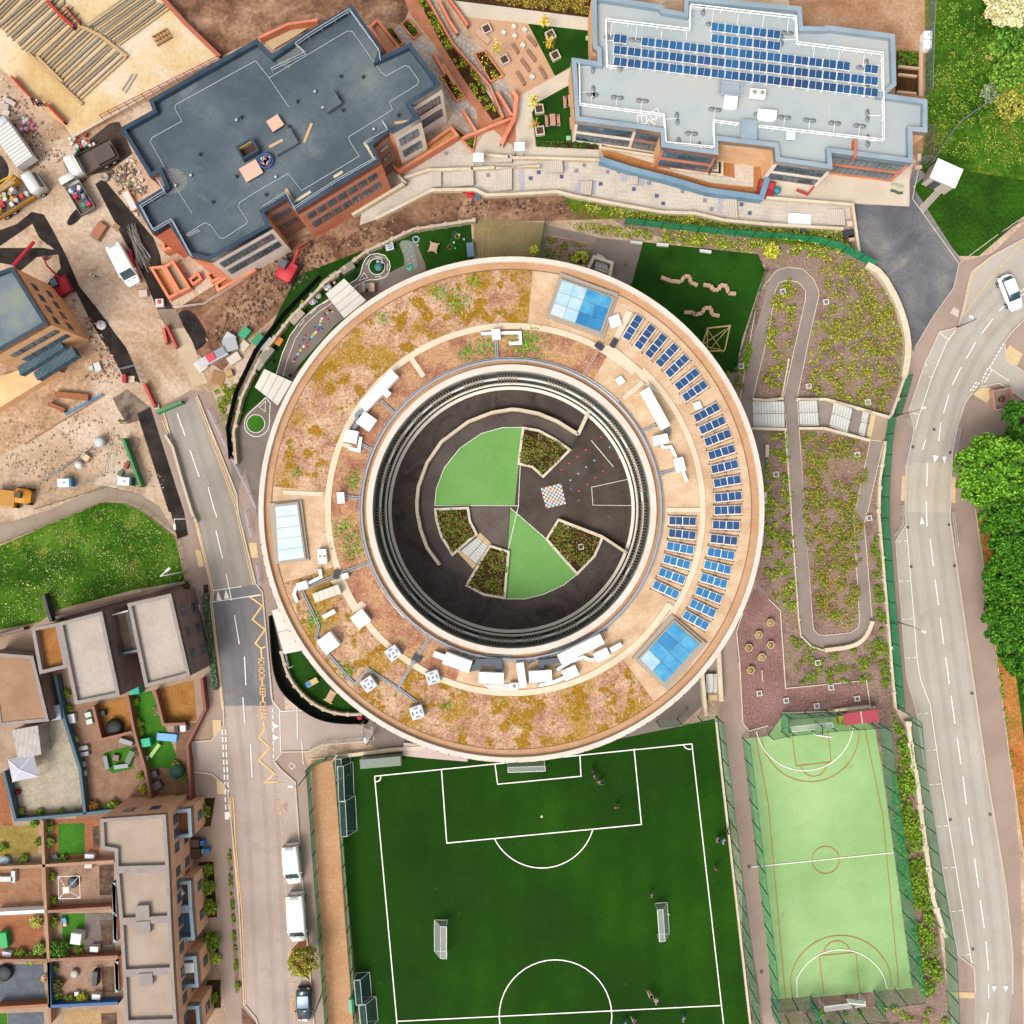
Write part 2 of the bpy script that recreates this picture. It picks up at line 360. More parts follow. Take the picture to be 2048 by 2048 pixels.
# ---- north east approach
sheet('stone_path', T(2, 0, '-1000,1330 -400,1060 -300,1160 -290,1200 0,1190 660,1200 1480,1430 1905,1490 2572,1545 2600,1740 1932,1690 1380,1610 1130,1600 480,1480 340,1450 0,1455 -190,1470 -280,1430 -600,1435 -980,1640 -1150,1700 -1130,1560'), stone, L(2))
sheet('forecourt', F('1612,385 1716,390 1717,340 1722,312 1750,330 1722,352 1812,492 1812,520 1800,560 1760,600 1722,665 1716,620 1690,560 1660,510 1622,490'), tarnv, L(2))
sheet('concrete_yard', T(3, 0, '-60,1180 1072,1240 1055,1557 -10,1492 -60,1485'), concr, L(3))
sheet('planted_strip', T(2, 0, '340,1450 480,1480 1130,1600 1380,1610 1932,1700 2560,1750 2560,1900 2200,1870 1500,1740 880,1650 500,1660'), mat('weedy_grass', '#4d6a18', '#6c7a24', '#7d5f3c', scale=.3, fine=.3, fscale=3, bump=.4), L(3))
sheet('brick_path', T(1, 0, '1100,-60 1190,-60 1400,330 1560,590 1800,930 1760,960 1680,975 1660,830 1580,740 1480,560 1340,330 1160,100'), brickp, L(3))
sheet('planting_bed', T(1, 0, '1190,-60 1270,-60 1480,320 1640,520 1850,880 1800,930 1560,590 1400,330'), bedsoil, L(3))
sheet('stone_path', T(1, 0, '1240,-60 1380,-60 1480,170 1700,400 1850,600 1960,700 1960,870 1850,885 1640,515 1490,310'), stoneg, L(4))
sheet('stone_path', T(1, 0, '960,230 1100,190 1350,350 1420,560 1510,770 1580,745 1660,830 1660,985 1570,1030 1420,700 1200,400 1080,400'), stoneg, L(4))
sheet('brick_terrace', T(1, 0, '1740,930 1850,880 1960,870 1960,1180 1930,1090 1890,1080'), brickp, L(5))
sheet('concrete_landing', T(1, 0, '1755,945 1630,1165 1932,1170 1932,1090 1900,1080'), concr, L(6))
sheet('terrace', T(1, 0, '1590,130 1900,100 2052,180 2257,575 1982,730 1930,700 1870,590 1590,200'), tan, L(3))
sheet('concrete_path', T(1, 0, '1490,5 1932,60 2532,140 2532,235 2052,180 1932,165 1590,130'), concr, L(4))
sheet('concrete_path', T(2, 0, '450,510 450,640 190,775 150,850 180,1108 650,1132 660,1200 -20,1195 -70,1150 20,1080 40,780 50,730 325,575'), concr, L(4))
sheet('turf_lawn', T(2, 0, '120,180 600,235 640,450 450,500 325,575'), turfd, L(4))
sheet('turf_lawn', T(2, 0, '190,775 455,630 470,920 640,980 620,1080 180,1065 150,850'), turfd, L(5))
sheet('planting_bed', T(2, 0, '-300,-60 620,-60 600,135 0,60 -440,10'), bedsoil, L(3))
sheet('planting_bed', T(2, 0, '180,1068 620,1082 625,985 650,985 650,1130 180,1105'), bedsoil, L(6))
sheet('concrete_patio', T(2, 0, '665,990 1585,1150 1592,1320 1200,1272 660,1112'), concr, L(5))
sheet('rust_gravel', T(2, 0, '665,1112 1200,1195 1200,1275 1590,1320 1590,1110 1932,1150 1940,1330 1880,1475 1480,1425 1000,1280 700,1200'), gravelor, L(4))
sheet('stone_slabs', T(2, 0, '1675,1130 1822,1150 1822,1415 1500,1380 1040,1250 1100,1245 1590,1325 1680,1345'), stone, L(5))
sheet('planting_bed', T(2, 0, '672,1000 700,1000 706,1092 1236,1168 1236,1240 1550,1288 1550,1160 1585,1160 1585,1316 1206,1268 1202,1188 672,1108'), bedsoil, L(6))
# ---- courtyard-side lawns north of the ring
sheet('play_turf', F('560,520 640,490 780,436 888,416 895,520 800,540 740,560 700,600 640,640 560,700 500,790 445,870 445,800 475,700 520,600'), turfd, L(4))
sheet('play_area', F('894,415 1030,420 1018,500 894,500'), mat('tan_play_surface', '#94825a', '#a3926a', scale=.3, fine=.06), L(5))
sheet('planting_bed', F('1030,444 1125,462 1108,510 1022,500'), mulch, L(5))
sheet('pavement', F('1118,448 1214,458 1196,540 1110,505'), paveg, L(6))
sheet('pavement', T(2, 0, '262,1700 640,1790 620,1842 250,1765'), ramp, L(6))
sheet('play_lawn', F('1213,457 1430,480 1443,510 1400,640 1388,700 1340,720 1180,560 1194,528'), turfd, L(6))
sheet('planting_bed', F('1388,696 1404,640 1443,510 1455,470 1460,500 1420,640 1404,740 1380,760'), mulch, L(7))
# ---- hairpin ramp east
HP = T(3, 1, '-212,1080 -92,380 -60,260 0,190 60,112 150,85 260,100 340,170 380,260 380,310 300,660 220,1068 235,1330 275,1932') + T(3, 2, '275,0 340,880 380,925 430,930 620,910 680,870 690,830 650,130 640,0') + T(3, 1, '655,1932 770,1390 870,1400 750,1932') + T(3, 2, '745,0 725,90 785,820 750,930 650,1010 420,1045 320,1010 250,930 230,800 180,0') + T(3, 1, '180,1932 140,1310 115,1070 200,690 280,330 280,260 230,200 150,180 80,205 55,260 0,590 -117,1075')
sheet('ramp', HP, ramp, L(6))
sheet('landing', T(3, 1, '360,1090 495,1105 625,1155 715,1170 905,1215 870,1405 770,1392 600,1340 460,1285 375,1280'), ramp, L(5))
sheet('landing', T(3, 1, '-230,1080 -118,1080 -110,1300 -220,1300'), ramp, L(7))
sheet('tactile_strip', T(3, 1, '775,1195 812,1202 775,1390 738,1372'), tactile, L(7))
sheet('concrete_landing', T(3, 1, '812,1205 908,1222 875,1405 778,1392'), mat('tan_concrete', '#b39c85', '#bea892', scale=.4, fine=.06), L(8))
# ---- right road
RL = T(3, 1, '2100,-330 1930,-130 1690,0 1530,120 1460,440 1430,540 1290,575 1180,810 1060,1160 1100,1310 1040,1590 1030,1932') + T(3, 2, '1040,90 960,220 1040,1230 1120,1520 1180,1932') + T(3, 3, '1430,1410 1550,1500 1562,1700 1550,2100')
RR = T(3, 3, '1800,2100 1840,1700 1842,1400 1790,900 1640,0') + T(3, 2, '1370,60') + T(3, 1, '1370,1932 1385,1500 1420,1300 1480,1110 1540,1030 1600,990 1740,960 2100,1200 2100,760 1932,880 1860,830 1790,760 1780,650 1830,580 1932,480 2100,330')
sheet('pavement', T(3, 1, '1440,50 1690,-20 2100,-400 2100,2100 1560,1932 1500,2000 1030,1950 870,1932 870,1400 905,1215 1060,850 1108,690 1250,450 1400,240') , pave, L(2))
sheet('pavement', T(3, 2, '865,-60 1560,-60 1832,1932 1900,2600 1932,4100 1430,4100 1340,3300 1130,1932 1060,1540 960,1300 870,100'), pave, L(3))
sheet('road', RL+RR, tarold, L(6))
sheet('road_band', T(3, 1, '1120,1560 1375,1560 1370,1932 1030,1932 1038,1590') , mat('road_cushion', '#c8bdaa', '#d3c8b6', scale=.2, fine=.05), L(7))
# ---- left road
sheet('pavement', T(0, 1, '1150,1180 1440,1010 1600,1030 1700,1270 1820,1500 1932,1932') + T(0, 2, '2100,400 2150,1500') + T(1, 3, '400,0 450,700 560,2100 -500,2100') + T(0, 3, '1720,2100 1600,700 1470,30 1450,-200') + T(0, 2, '1450,800 1400,500 1330,190') + T(0, 1, '1390,1932'), pave, L(2))
LRl = T(0, 1, '1235,1165 1450,1932') + T(0, 2, '1470,0 1605,600 1590,680 1690,1500 1692,1610 1600,1720 1455,1735 1450,1932') + T(0, 3, '1450,25 1600,42 1690,120 1725,190 1800,900 1845,1780 1932,1885 2000,2100')
LRr = T(1, 3, '450,2100 440,1932 340,700 298,105 180,0') + T(1, 2, '140,1880 200,1810 400,1805 490,1755 870,1725 880,1650 760,1600 700,1590 400,1510 190,1502 125,1420 50,600') + T(0, 2, '1932,540 1800,0') + T(0, 1, '1790,1800 1490,1055')
sheet('road', LRl+LRr, tarpk, L(5))
sheet('road_surface', T(0, 1, '1237,1165 1490,1055 1800,1815 1830,1932') + T(0, 2, '1925,555 1960,680 1590,690 1603,600 1470,0') + T(0, 1, '1450,1932'), tarmid, L(6))
sheet('road_surface', T(0, 2, '1603,592 1930,548 1985,600 2055,1460 1692,1462 1592,680'), tardk, L(7))
# ---- fresh asphalt strips and patches on the site
sheet('fresh_footway', T(0, 0, '720,1390 780,1350 1160,1800 1210,1932') + T(0, 1, '1230,150 1275,340 1330,420 1320,500 1230,500 1170,360 1040,50') + T(0, 0, '940,1820'), tarnew, L(4))
sheet('fresh_footway', T(0, 0, '-60,1760 130,1690 240,1600 330,1620 400,1740 500,1932') + T(0, 1, '600,230 730,390 880,600 950,690 1010,820 1060,960 930,910 870,790 700,520 560,240 430,0 400,-60') + T(0, 0, '300,1800 245,1690 -60,1900'), tarnew, L(4))
sheet('fresh_footway', T(0, 1, '1035,1190 1135,1140 1390,1932') + T(0, 2, '1420,175 1340,205 1290,0') + T(0, 1, '1275,1932'), tarnew, L(5))
sheet('asphalt_patch', smooth(T(0, 1, '1340,430 1400,400 1480,440 1580,620 1530,690 1470,715 1440,660 1370,540'), 2, True), tarnew, L(4))
sheet('asphalt_patch', T(0, 1, '850,1075 960,1005 1150,1160 1060,1240 960,1270 900,1170'), mat('dusty_asphalt', '#5c4f45', '#9b8877', scale=.6, fine=.15), L(4))
sheet('asphalt_patch', smooth(T(0, 0, '520,1640 590,1560 650,1600 560,1700 500,1700'), 2, True), tarnew, L(4))
sheet('asphalt_patch', T(0, 0, '560,1150 830,930 900,920 1000,1160 830,1290 650,1330'), mat('brown_asphalt', '#4a3c36', '#5d4d45', scale=.5, fine=.1), L(4))
sheet('asphalt_patch', T(0, 1, '-60,-60 330,-60 430,-40 590,240 440,350 300,250 90,70 -60,40'), tarnew, L(3))
sheet('dirt_island', T(0, 1, '280,10 440,-10 460,90 340,230 300,240 160,110'), dirt, L(4))
sheet('asphalt_patch', smooth(T(0, 0, '-60,1150 0,1160 70,1260 60,1340 0,1400 -60,1420'), 1, True), tarnew, L(4))
sheet('concrete_crossing', T(0, 1, '1180,470 1390,540 1450,640 1480,720 1570,960 1450,985 1340,700'), mat('dusty_concrete', '#ccb596', '#d6c1a4', scale=.5, fine=.07), L(5))
sheet('asphalt_patch', T(0, 1, '1190,400 1330,400 1390,540 1260,560'), mat('worn_patch', '#8a7868', '#9d8b7a', scale=.5, fine=.1), L(6))
sheet('footpath', T(0, 2, '-60,120 380,-20 640,-130 760,-200 1060,-130 1200,-40 1310,150 1060,-10 900,-80 770,-85 630,-10 -60,270'), mat('dusty_path', '#9f8e7c', '#ac9b88', scale=.3, fine=.07), L(3))
# ---- pitches
sheet('football_pitch', F('640,1430 900,1408 1140,1400 1355,1355 1420,1960 680,1960 642,1560'), pitch, L(4))
sheet('gravel_strip', F('587,1432 640,1428 645,1560 680,1960 617,1960'), gravelo, L(5))
sheet('ball_court', T(2, 2, '1745,1710 1932,1690 2055,1520 2640,1560 2740,1640 2790,1932 3025,3590 1980,3690 1932,3400 1790,1932'), court, L(5))
sheet('bed_strip', T(3, 3, '30,1745 330,1720 340,1845 35,1875'), mulch, L(6))
# ---- bottom-left plots
sheet('garden_ground', T(0, 2, '-60,900 300,830 430,740 1400,530 1460,800 1530,1300 1590,1500 1600,1720 1455,1735 1450,2000 1500,2200 1640,2400 1660,3600 1730,4000 -60,4000'), mat('block_paving', '#ae927b', '#bfa58c', scale=.4, fine=.08), L(3))
# ---- the courtyard of the ring
sheet('courtyard', [(1023+262*math.cos(t*.0982), 1019+262*math.sin(t*.0982)) for t in range(64)], tarcourt, L(5))
sheet('courtyard_ramp', T(1, 1, '1245,1932 1250,1750 1320,1560 1440,1410 1620,1270 1932,1190') + T(2, 1, '200,1220 330,1270 495,1360 435,1465 330,1380 200,1320 80,1295') + T(1, 1, '1932,1290 1780,1320 1600,1420 1480,1530 1380,1720 1350,1880 1350,1932') + T(1, 2, '1370,100 1480,320 1660,420 1585,550 1400,400 1300,260 1250,100'), mat('ramp_grey_asphalt', '#5b514d', '#6b605b', scale=.3, fine=.08), L(6))
sheet('rubber_surface', T(1, 1, '1350,1885 1360,1760 1420,1600 1540,1450 1700,1340 1860,1295 2008,1293 1980,1885'), greenpad, L(7))
sheet('rubber_surface', T(2, 2, '-12,-30 30,0 260,200 490,470 390,550 240,620 100,655 -50,655 -32,300'), greenpad, L(7))
sheet('courtyard_floor', T(2, 1, '50,1570 150,1590 240,1650 440,1465 500,1350 590,1190 800,1400 900,1660 930,1932')+T(2, 2, '925,0 900,180 865,310 680,170 350,60 260,200 -12,-40')+T(2, 1, '20,1880'), mat('courtyard_floor_asphalt', '#50463f', '#63574f', scale=.3, fine=.12), L(8))
sheet('courtyard_floor', T(1, 2, '1600,-38 1912,-38 1902,300 1780,260 1680,160 1620,60'), mat('faded_asphalt', '#6b5f58', '#7c7068', scale=.3, fine=.1), L(8))
CB = [('the north end', T(2, 1, '85,1300 200,1320 330,1390 435,1465 235,1665 150,1590 50,1568 70,1400')),
      ('the west, below the large green sector', T(1, 2, '1355,-20 1600,-30 1615,70 1665,165 1485,320 1400,180 1365,60')),
      ('the south, between steps and green wedge', T(1, 2, '1765,255 1905,300 1875,645 1720,620 1590,550')),
      ('the south-east, with a white drain cover', T(2, 2, '350,60 680,190 620,330 490,465 260,205'))]
for i, (nm, q) in enumerate(CB):
    t = thing('raised_planter', 'raised courtyard planter at '+nm, 'planter', P(*q[0]), group='planters in the round courtyard')
    MB().strip(PP(q), .28, 0, .5, closed=True).build('kerb', cream, t)
    MB().sheet(PP(q), .3).build('soil', bedsoil, t)
    w_ = PP(q)
    o = leaves('planting', scatter(w_, 1500, .3, .75, 45, .7), .13, [lf('#4a6a1c'), lf('#6b7f25'), lf('#8a6a3a'), lf('#5a4430')], t); o['kind'] = 'stuff'
# ---------------------------------------------------------------- painted markings
ZM = .125
def paint(name, m, lines, z=ZM):
    """lines: (photo points, width m, closed)"""
    b = MB()
    for i, (p, wd, cl) in enumerate(lines): b.strip(PP(p), wd, z+i*.00005, closed=cl)
    o = b.build(name, m); o['kind'] = 'structure'; return o
def arc(a, b, c, n=24, full=False):
    """arc through three photo points"""
    (x1, y1), (x2, y2), (x3, y3) = a, b, c
    d = 2*(x1*(y2-y3)+x2*(y3-y1)+x3*(y1-y2))
    ux = ((x1*x1+y1*y1)*(y2-y3)+(x2*x2+y2*y2)*(y3-y1)+(x3*x3+y3*y3)*(y1-y2))/d
    uy = ((x1*x1+y1*y1)*(x3-x2)+(x2*x2+y2*y2)*(x1-x3)+(x3*x3+y3*y3)*(x2-x1))/d
    r = math.hypot(x1-ux, y1-uy); t1, t2, t3 = (math.atan2(y-uy, x-ux) for x, y in (a, b, c))
    if full: return [(ux+r*math.cos(6.2832*i/40), uy+r*math.sin(6.2832*i/40)) for i in range(40)]
    tau = 2*math.pi; d2 = (t2-t1) % tau; d3 = (t3-t1) % tau
    if d2 > d3: d3 -= tau
    return [(ux+r*math.cos(t1+d3*i/n), uy+r*math.sin(t1+d3*i/n)) for i in range(n+1)]
def dash(path, on, off):
    """dashes along a photo path, lengths in photo pixels"""
    out = []; pos = 0
    for a, b in zip(path, path[1:]):
        Ld = math.dist(a, b); t = 0
        while t < Ld:
            ph = pos % (on+off); step = min((on-ph) if ph < on else (on+off-ph), Ld-t)
            if ph < on: out.append((lerp(a, b, t/Ld), lerp(a, b, (t+step)/Ld)))
            t += step+1e-6; pos += step+1e-6
    return out
W = .12
ls = [(F('707,1464 1305,1403 1368,1960'), W, 0), (F('707,1464 752,1960'), W, 0), (F('749,1926 1362,1896'), W, 0),
      (F('833,1450 843,1590 1210,1555 1196,1412'), W, 0), (F('934,1442 939,1479 1096,1464 1094,1424'), W, 0),
      (arc(*F('933,1582 1022,1637 1118,1565')), W, 0), (arc(*F('943,1932 1048,1810 1153,1932')), W, 0), (arc(*F('943,1926 1048,2030 1153,1926')), W, 0),
      (arc(*F('708,1474 716,1472 718,1463')), W, 0), (arc(*F('1289,1405 1294,1411 1304,1413')), W, 0)]
paint('pitch_markings', whitel, ls)
MB().lathe(*P(*F('1022,1540')[0]), [(.13, ZM), (.13, ZM+.003)], 12).build('penalty_spot', whitel)['kind'] = 'structure'
orl = mat('orange_court_line', '#c9703a', '#d37d45', scale=2, fine=.05)
cl = [(T(2, 2, '1835,1690 1932,2200')+T(3, 3, '130,1733'), .07, 0), (T(3, 2, '725,1620 865,2300')+T(3, 3, '985,1655'), .07, 0),
      (T(3, 2, '178,1678 210,1915 475,1885 447,1640'), .07, 0), (arc(*T(3, 2, '-52,1672 340,2034 682,1625')), .07, 0), (arc(*T(3, 2, '245,1915 340,1994 440,1890')), .07, 0),
      (arc(*T(3, 3, '330,688 430,590 535,688'), full=True), .07, 1), (T(3, 3, '418,1705 385,1415 660,1388 692,1680'), .07, 0),
      (T(3, 3, '182,1732 168,1600')+arc(*T(3, 3, '168,1590 530,1262 915,1530'))+T(3, 3, '932,1657'), .07, 0), (arc(*T(3, 3, '418,1408 510,1303 617,1385')), .07, 0)]
paint('court_markings', orl, cl, ZM)
cw = [(arc(*T(3, 2, '-90,1655 300,1950 640,1625')), .09, 0), (T(3, 3, '-125,745 945,636'), .09, 0), (T(3, 3, '218,1730 215,1600')+arc(*T(3, 3, '216,1590 540,1368 870,1570'))+T(3, 3, '898,1662'), .09, 0)]
paint('court_white_markings', whitel, cw, ZM+.004)
# worn wheel tracks on the two roads
trk = mat('wheel_track', '#8f877e', scale=.8, fine=.3, fscale=2, alpha=.07)
def tracks(path, offs):
    w_ = smooth(PP(path), 2); b = MB()
    for i, o_ in enumerate(offs):
        q = [(x-o_*math.sin(a), y+o_*math.cos(a)) for x, y, a in dense(w_, 2.0)]; b.strip(q, .55, L(7)+.018+i*.0001)
    b.build('wheel_tracks', trk)['kind'] = 'structure'
tracks(T(3, 1, '1900,260 1650,530 1470,800 1340,1110 1270,1400 1195,1700')+T(3, 2, '1200,80 1300,800 1420,1650')+T(3, 3, '1500,330 1600,1000 1660,1600 1640,2000'), (-2.5, -1, 1, 2.5))
tracks(T(0, 1, '1370,1150 1470,1560 1625,1932')+T(0, 2, '1700,440 1830,1000 1870,1600')+T(1, 3, '0,100 40,900 90,2000'), (-2.6, -1.1, .9, 2.3))
# right road
DR = [((1693, 475), (1610, 585)), ((1563, 652), (1492, 775)), ((1453, 842), (1388, 972)), ((1362, 1042), (1322, 1187)), ((1300, 1262), (1285, 1397)), ((1200, 1562), (1195, 1740)), ((1190, 1850), (1197, 2040)), ((1815, 345), (1742, 415)), ((1932, 245), (1900, 275))]
wl = [(T(3, 1, '%g,%g %g,%g' % (*a, *b)), .11, 0) for a, b in DR]
DR2 = [((1220, 205), (1245, 410)), ((1257, 505), (1284, 702)), ((1297, 795), (1322, 998)), ((1337, 1092), (1365, 1297)), ((1378, 1385), (1408, 1595)), ((1424, 1697), (1452, 1900))]
wl += [(T(3, 2, '%g,%g %g,%g' % (*a, *b)), .11, 0) for a, b in DR2]
DR3 = [((1467, 62), (1494, 272)), ((1510, 370), (1541, 580)), ((1555, 680), (1586, 898)), ((1598, 992), (1628, 1207)), ((1641, 1305), (1660, 1520)), ((1660, 1627), (1662, 1735)), ((1658, 1842), (1640, 2000))]
wl += [(T(3, 3, '%g,%g %g,%g' % (*a, *b)), .11, 0) for a, b in DR3]
wl += [(T(3, 1, '1185,1385 1165,1465'), .1, 0)]
wl += [(T(3, 2, '1040,90 1100,820 1122,1110 1150,1270 1220,1450 1290,1932')+T(3, 3, '1535,1480'), .07, 0), (T(3, 1, '1108,1310 1140,1195 1235,910 1345,650 1415,560'), .07, 0)]
for s_ in ('975,220 1045,217', '990,522 1070,518', '1012,808 1095,803', '1040,1100 1115,1095', '1130,1522 1220,1515', '1195,1797 1265,1790'): 
    a, b = T(3, 2, s_); wl += [(list(q), .07, 0) for q in dash([a, b], 7, 6)]
for s_ in ('1212,125 1305,117', '1270,437 1362,430', '1322,752 1415,745', '1380,1080 1470,1070', '1437,1410 1530,1403'):
    a, b = T(3, 3, s_); wl += [(list(q), .07, 0) for q in dash([a, b], 9, 5)]
for s_ in ('1290,580 1365,635', '1175,815 1200,830', '1210,910 1240,922', '1062,1175 1140,1200'): wl.append((T(3, 1, s_), .07, 0))
for s_ in ('1775,660 1665,850', '1655,850 1610,945', '1685,860 1630,955', '1570,950 1525,1020', '1590,955 1545,1020'): wl += [(list(q), .13, 0) for q in dash(T(3, 1, s_), 5.5, 3)]
wl.append((T(3, 1, '1665,845 1815,945'), .08, 0))
# left road
wl += [(T(0, 1, s_), .11, 0) for s_ in ('1340,1190 1400,1357', '1437,1465 1507,1667', '1573,1745 1625,1932')]
wl += [(T(0, 2, s_), .11, 0) for s_ in ('1628,0 1638,40', '1632,140 1683,350', '1708,463 1750,667', '1772,778 1808,995', '1847,1090 1858,1305', '1835,1395 1850,1590', '1893,1747 1905,2000')]
wl += [(T(1, 2, '125,1420 190,1502 400,1497'), .08, 0), (T(1, 2, '50,600 118,1400'), .09, 0), (T(1, 2, '180,1500 188,1810'), .08, 0), (T(1, 2, '310,1440 315,1710'), .08, 0), (T(1, 2, '347,1720 358,1900'), .08, 0)]
for x in (1680, 1704): wl += [(list(q), .14, 0) for q in dash(T(0, 2, '%d,1640 %d,2300' % (x, x+30)), 10, 5)]
wl += [(list(q), .1, 0) for q in dash(T(1, 2, '128,1480 135,1880'), 8, 5)]
wl += [(T(0, 2, '1590,680 1960,625'), .09, 0), (T(0, 2, '1615,593 1825,562'), .09, 0)]
wl += [(T(1, 2, '250,1910 270,1890 300,1915 270,1940'), .06, 1)]
paint('road_lines', whitel, wl)
tri = MB()
for s_ in ('1637,665 1645,590 1675,665', '1693,655 1705,585 1735,650'): tri.sheet(PP(T(0, 2, s_)), ZM)
for s_ in ('1243,1503 1285,1510 1252,1560', '1312,1515 1342,1515 1328,1568'): tri.sheet(PP(T(3, 1, s_)), ZM)
for s_ in ('1155,35 1145,92 1177,90',): tri.sheet(PP(T(3, 2, s_)), ZM)
for s_ in ('1685,1640 1722,1640 1702,1685', '1772,1640 1810,1640 1790,1685'): tri.sheet(PP(T(3, 3, s_)), ZM)
for s_ in ('132,1590 178,1612 133,1632', '132,1678 180,1700 133,1722'): tri.sheet(PP(T(1, 2, s_)), ZM)
tri.build('give_way_triangles', whitel)['kind'] = 'structure'
yl = [(T(0, 2, '1460,0 1490,130 1603,600 1588,690 1680,1490'), .1, 0), (T(0, 2, '1477,0 1507,130 1617,600 1604,690 1694,1490'), .1, 0),
      (T(0, 1, '1480,1065 1560,1280 1790,1932')+T(0, 2, '1785,0 1910,545'), .07, 0), (T(0, 1, '1496,1060 1576,1280 1806,1932')+T(0, 2, '1802,0 1926,545'), .07, 0),
      (T(0, 1, '1225,1240 1300,1420 1450,1932'), .06, 0), (T(0, 1, '1240,1240 1315,1420 1465,1932'), .06, 0),
      (T(0, 3, '1742,215 1762,600 1809,1100 1842,1780'), .1, 0), (T(0, 3, '1762,215 1782,600 1829,1100 1857,1780'), .1, 0),
      (T(3, 1, '1700,-5 1545,125 1470,440'), .07, 0), (T(3, 1, '1932,-120 1700,140 1560,330 1475,450'), .06, 0)]
zz = [(490+x/6.9, 1180+y/6.9) for x, y in S('225,65 65,90 240,215 105,405 280,545 145,735 225,800 235,940')]
yl += [(zz, .17, 0), ([(490+240/6.9, 1180+1225/6.9), (490+243/6.9, 1180+1300/6.9)], .17, 0), ([(490+250/6.9, 1180+1470/6.9), (490+254/6.9, 1180+1535/6.9)], .17, 0), ([(490+285/6.9, 1180+780/6.9), (490+235/6.9, 1180+800/6.9)], .15, 0)]
yl += [(T(1, 2, '60,1580 65,1640 25,1700 105,1775 40,1850 25,1870')+[(549, 1547), (530, 1564.5), (556, 1563)], .15, 0)]
b2 = lambda s_: [(530+x/10.73, 1560+y/10.73) for x, y in S(s_)]
yl += [(b2(s_), .06, 0) for s_ in ('390,65 300,70 305,140', '515,50 610,45', '310,230 318,320', '335,650 345,740', '355,860 370,970', '370,1060 375,1160', '375,1108 455,1105', '600,1092 690,1085', '380,1270 390,1380')]
b3 = lambda s_: [(530+x/6.27, 1740+y/6.27) for x, y in S(s_)]
yl += [(b3(s_), .06, 0) for s_ in ('255,110 262,160', '265,230 272,290', '275,400 282,540', '290,620 298,720', '300,770 305,900', '305,1010 300,1090', '405,1408 350,1415 350,1450', '470,1408 550,1398', '355,1510 365,1670', '370,1700 378,1880')]
paint('yellow_lines', yell, yl)
def text(body, px, py, h, rz, m, z=ZM, name='painted_words', sx=1.0, parent=None, kind='structure', align='CENTER'):
    cu = bpy.data.curves.new(name, 'FONT'); cu.body = body; cu.size = h; cu.align_x = align; cu.align_y = 'CENTER'
    o = bpy.data.objects.new(name, cu); C.objects.link(o); bpy.context.view_layer.update()
    me = bpy.data.meshes.new_from_object(o.evaluated_get(bpy.context.evaluated_depsgraph_get())); bpy.data.objects.remove(o)
    me.materials.clear(); me.materials.append(m)
    n = bpy.data.objects.new(name, me); C.objects.link(n)
    x, y = P(px, py, z) if px is not None else (0, 0)
    n.data.transform(Matrix.Translation((x, y, z)) @ Matrix.Rotation(rz, 4, 'Z') @ Matrix.Diagonal((sx, 1, 1, 1)))
    if parent is not None:
        n.data.transform(Matrix.Rotation(-OFF[parent.name][1], 4, 'Z') @ Matrix.Translation(-OFF[parent.name][0])); n.parent = parent
    elif kind: n['kind'] = kind
    return n
for wd, py, px_, sx in (('SCHOOL', 1338, 522.6, .78), ('KEEP', 1381, 524.5, .8), ('CLEAR', 1420.5, 525.5, .84)):
    text(wd, px_, py, .98, R(-88), yell, sx=sx*.86)
for px_, py in ((557, 1615), (564, 1717), (570, 1810), (584, 2012)): text('DISABLED', px_, py, .42, R(-86), yell, sx=.92)
text('1 HOUR', 572, 1612, .44, R(-86), mat('orange_road_paint', '#e0a069', fine=.1), sx=.8); text('LIMIT', 566, 1613, .36, R(-86), mat('orange_road_paint'), sx=.8)
# courtyard and play markings
pl = [(T(2, 1, '598,1393 765,1592'), .07, 0), (T(2, 1, '900,1680 600,1745 610,1880 925,1884'), .05, 0),
      (T(1, 1, '1350,1885 1360,1760 1420,1600 1540,1450 1700,1340 1860,1295 2008,1293'), .06, 0), (T(1, 1, '1350,1885 1985,1885'), .06, 0), (T(1, 1, '2008,1293 1980,1885')+T(2, 2, '-32,300 -50,655 100,655 240,620 390,550 490,470 260,205 -12,-30'), .06, 0)]
fc = [(600+x/9.66, 500+y/9.66) for x, y in S('960,655 1100,570 1170,470 1215,290 1270,170 1370,90 1500,72 1640,110 1730,230 1745,340 1710,450 1640,530 1500,575 1340,580 1230,620 1030,735')]
pl += [(fc, .08, 0), ([(600+(1487+155*math.cos(i*.2))/9.66, 500+(325+155*math.sin(i*.2))/9.66) for i in range(32)], .07, 1),
       ([(600+x/9.66, 500+y/9.66) for x, y in S('1240,440 1140,600 1310,535')], .06, 1)]
for s_ in ('1345,190 1280,300', '1450,130 1600,150', '1690,270 1690,400', '1450,525 1580,508', '455,1040 560,965', '205,1235 320,1135', '0,1470 90,1350'): pl.append(([(600+x/9.66, 500+y/9.66) for x, y in S(s_)], .06, 0))
pl.append((T(1, 1, '155,890 200,740 260,600 340,490 450,390 560,325'), .08, 0)); pl.append((T(1, 1, '205,910 240,780 300,620 380,510 480,420 600,340'), .05, 0))
pl += [(T(1, 1, '15,1130 75,1070 110,1110 105,1200')+smooth(T(1, 1, '105,1250 90,1330 0,1375 -75,1330 -90,1260 -60,1190 15,1130'), 2), .07, 0), ([(512+x/3.77, 512+y/3.77) for x, y in [(0+68*math.cos(i*.25), 1265+68*math.sin(i*.25)) for i in range(26)]], .06, 1), (T(1, 1, '25,1140 75,1095 70,1175'), .05, 1)]
pl += [(T(3, 1, '1540,-700 1420,-560'), .05, 0)] if False else []
paint('play_markings', whitel, pl)
g_ = sheet('turf_island', [(600+(1487+150*math.cos(i*.2))/9.66, 500+(325+150*math.sin(i*.2))/9.66) for i in range(32)], turfd, .11)
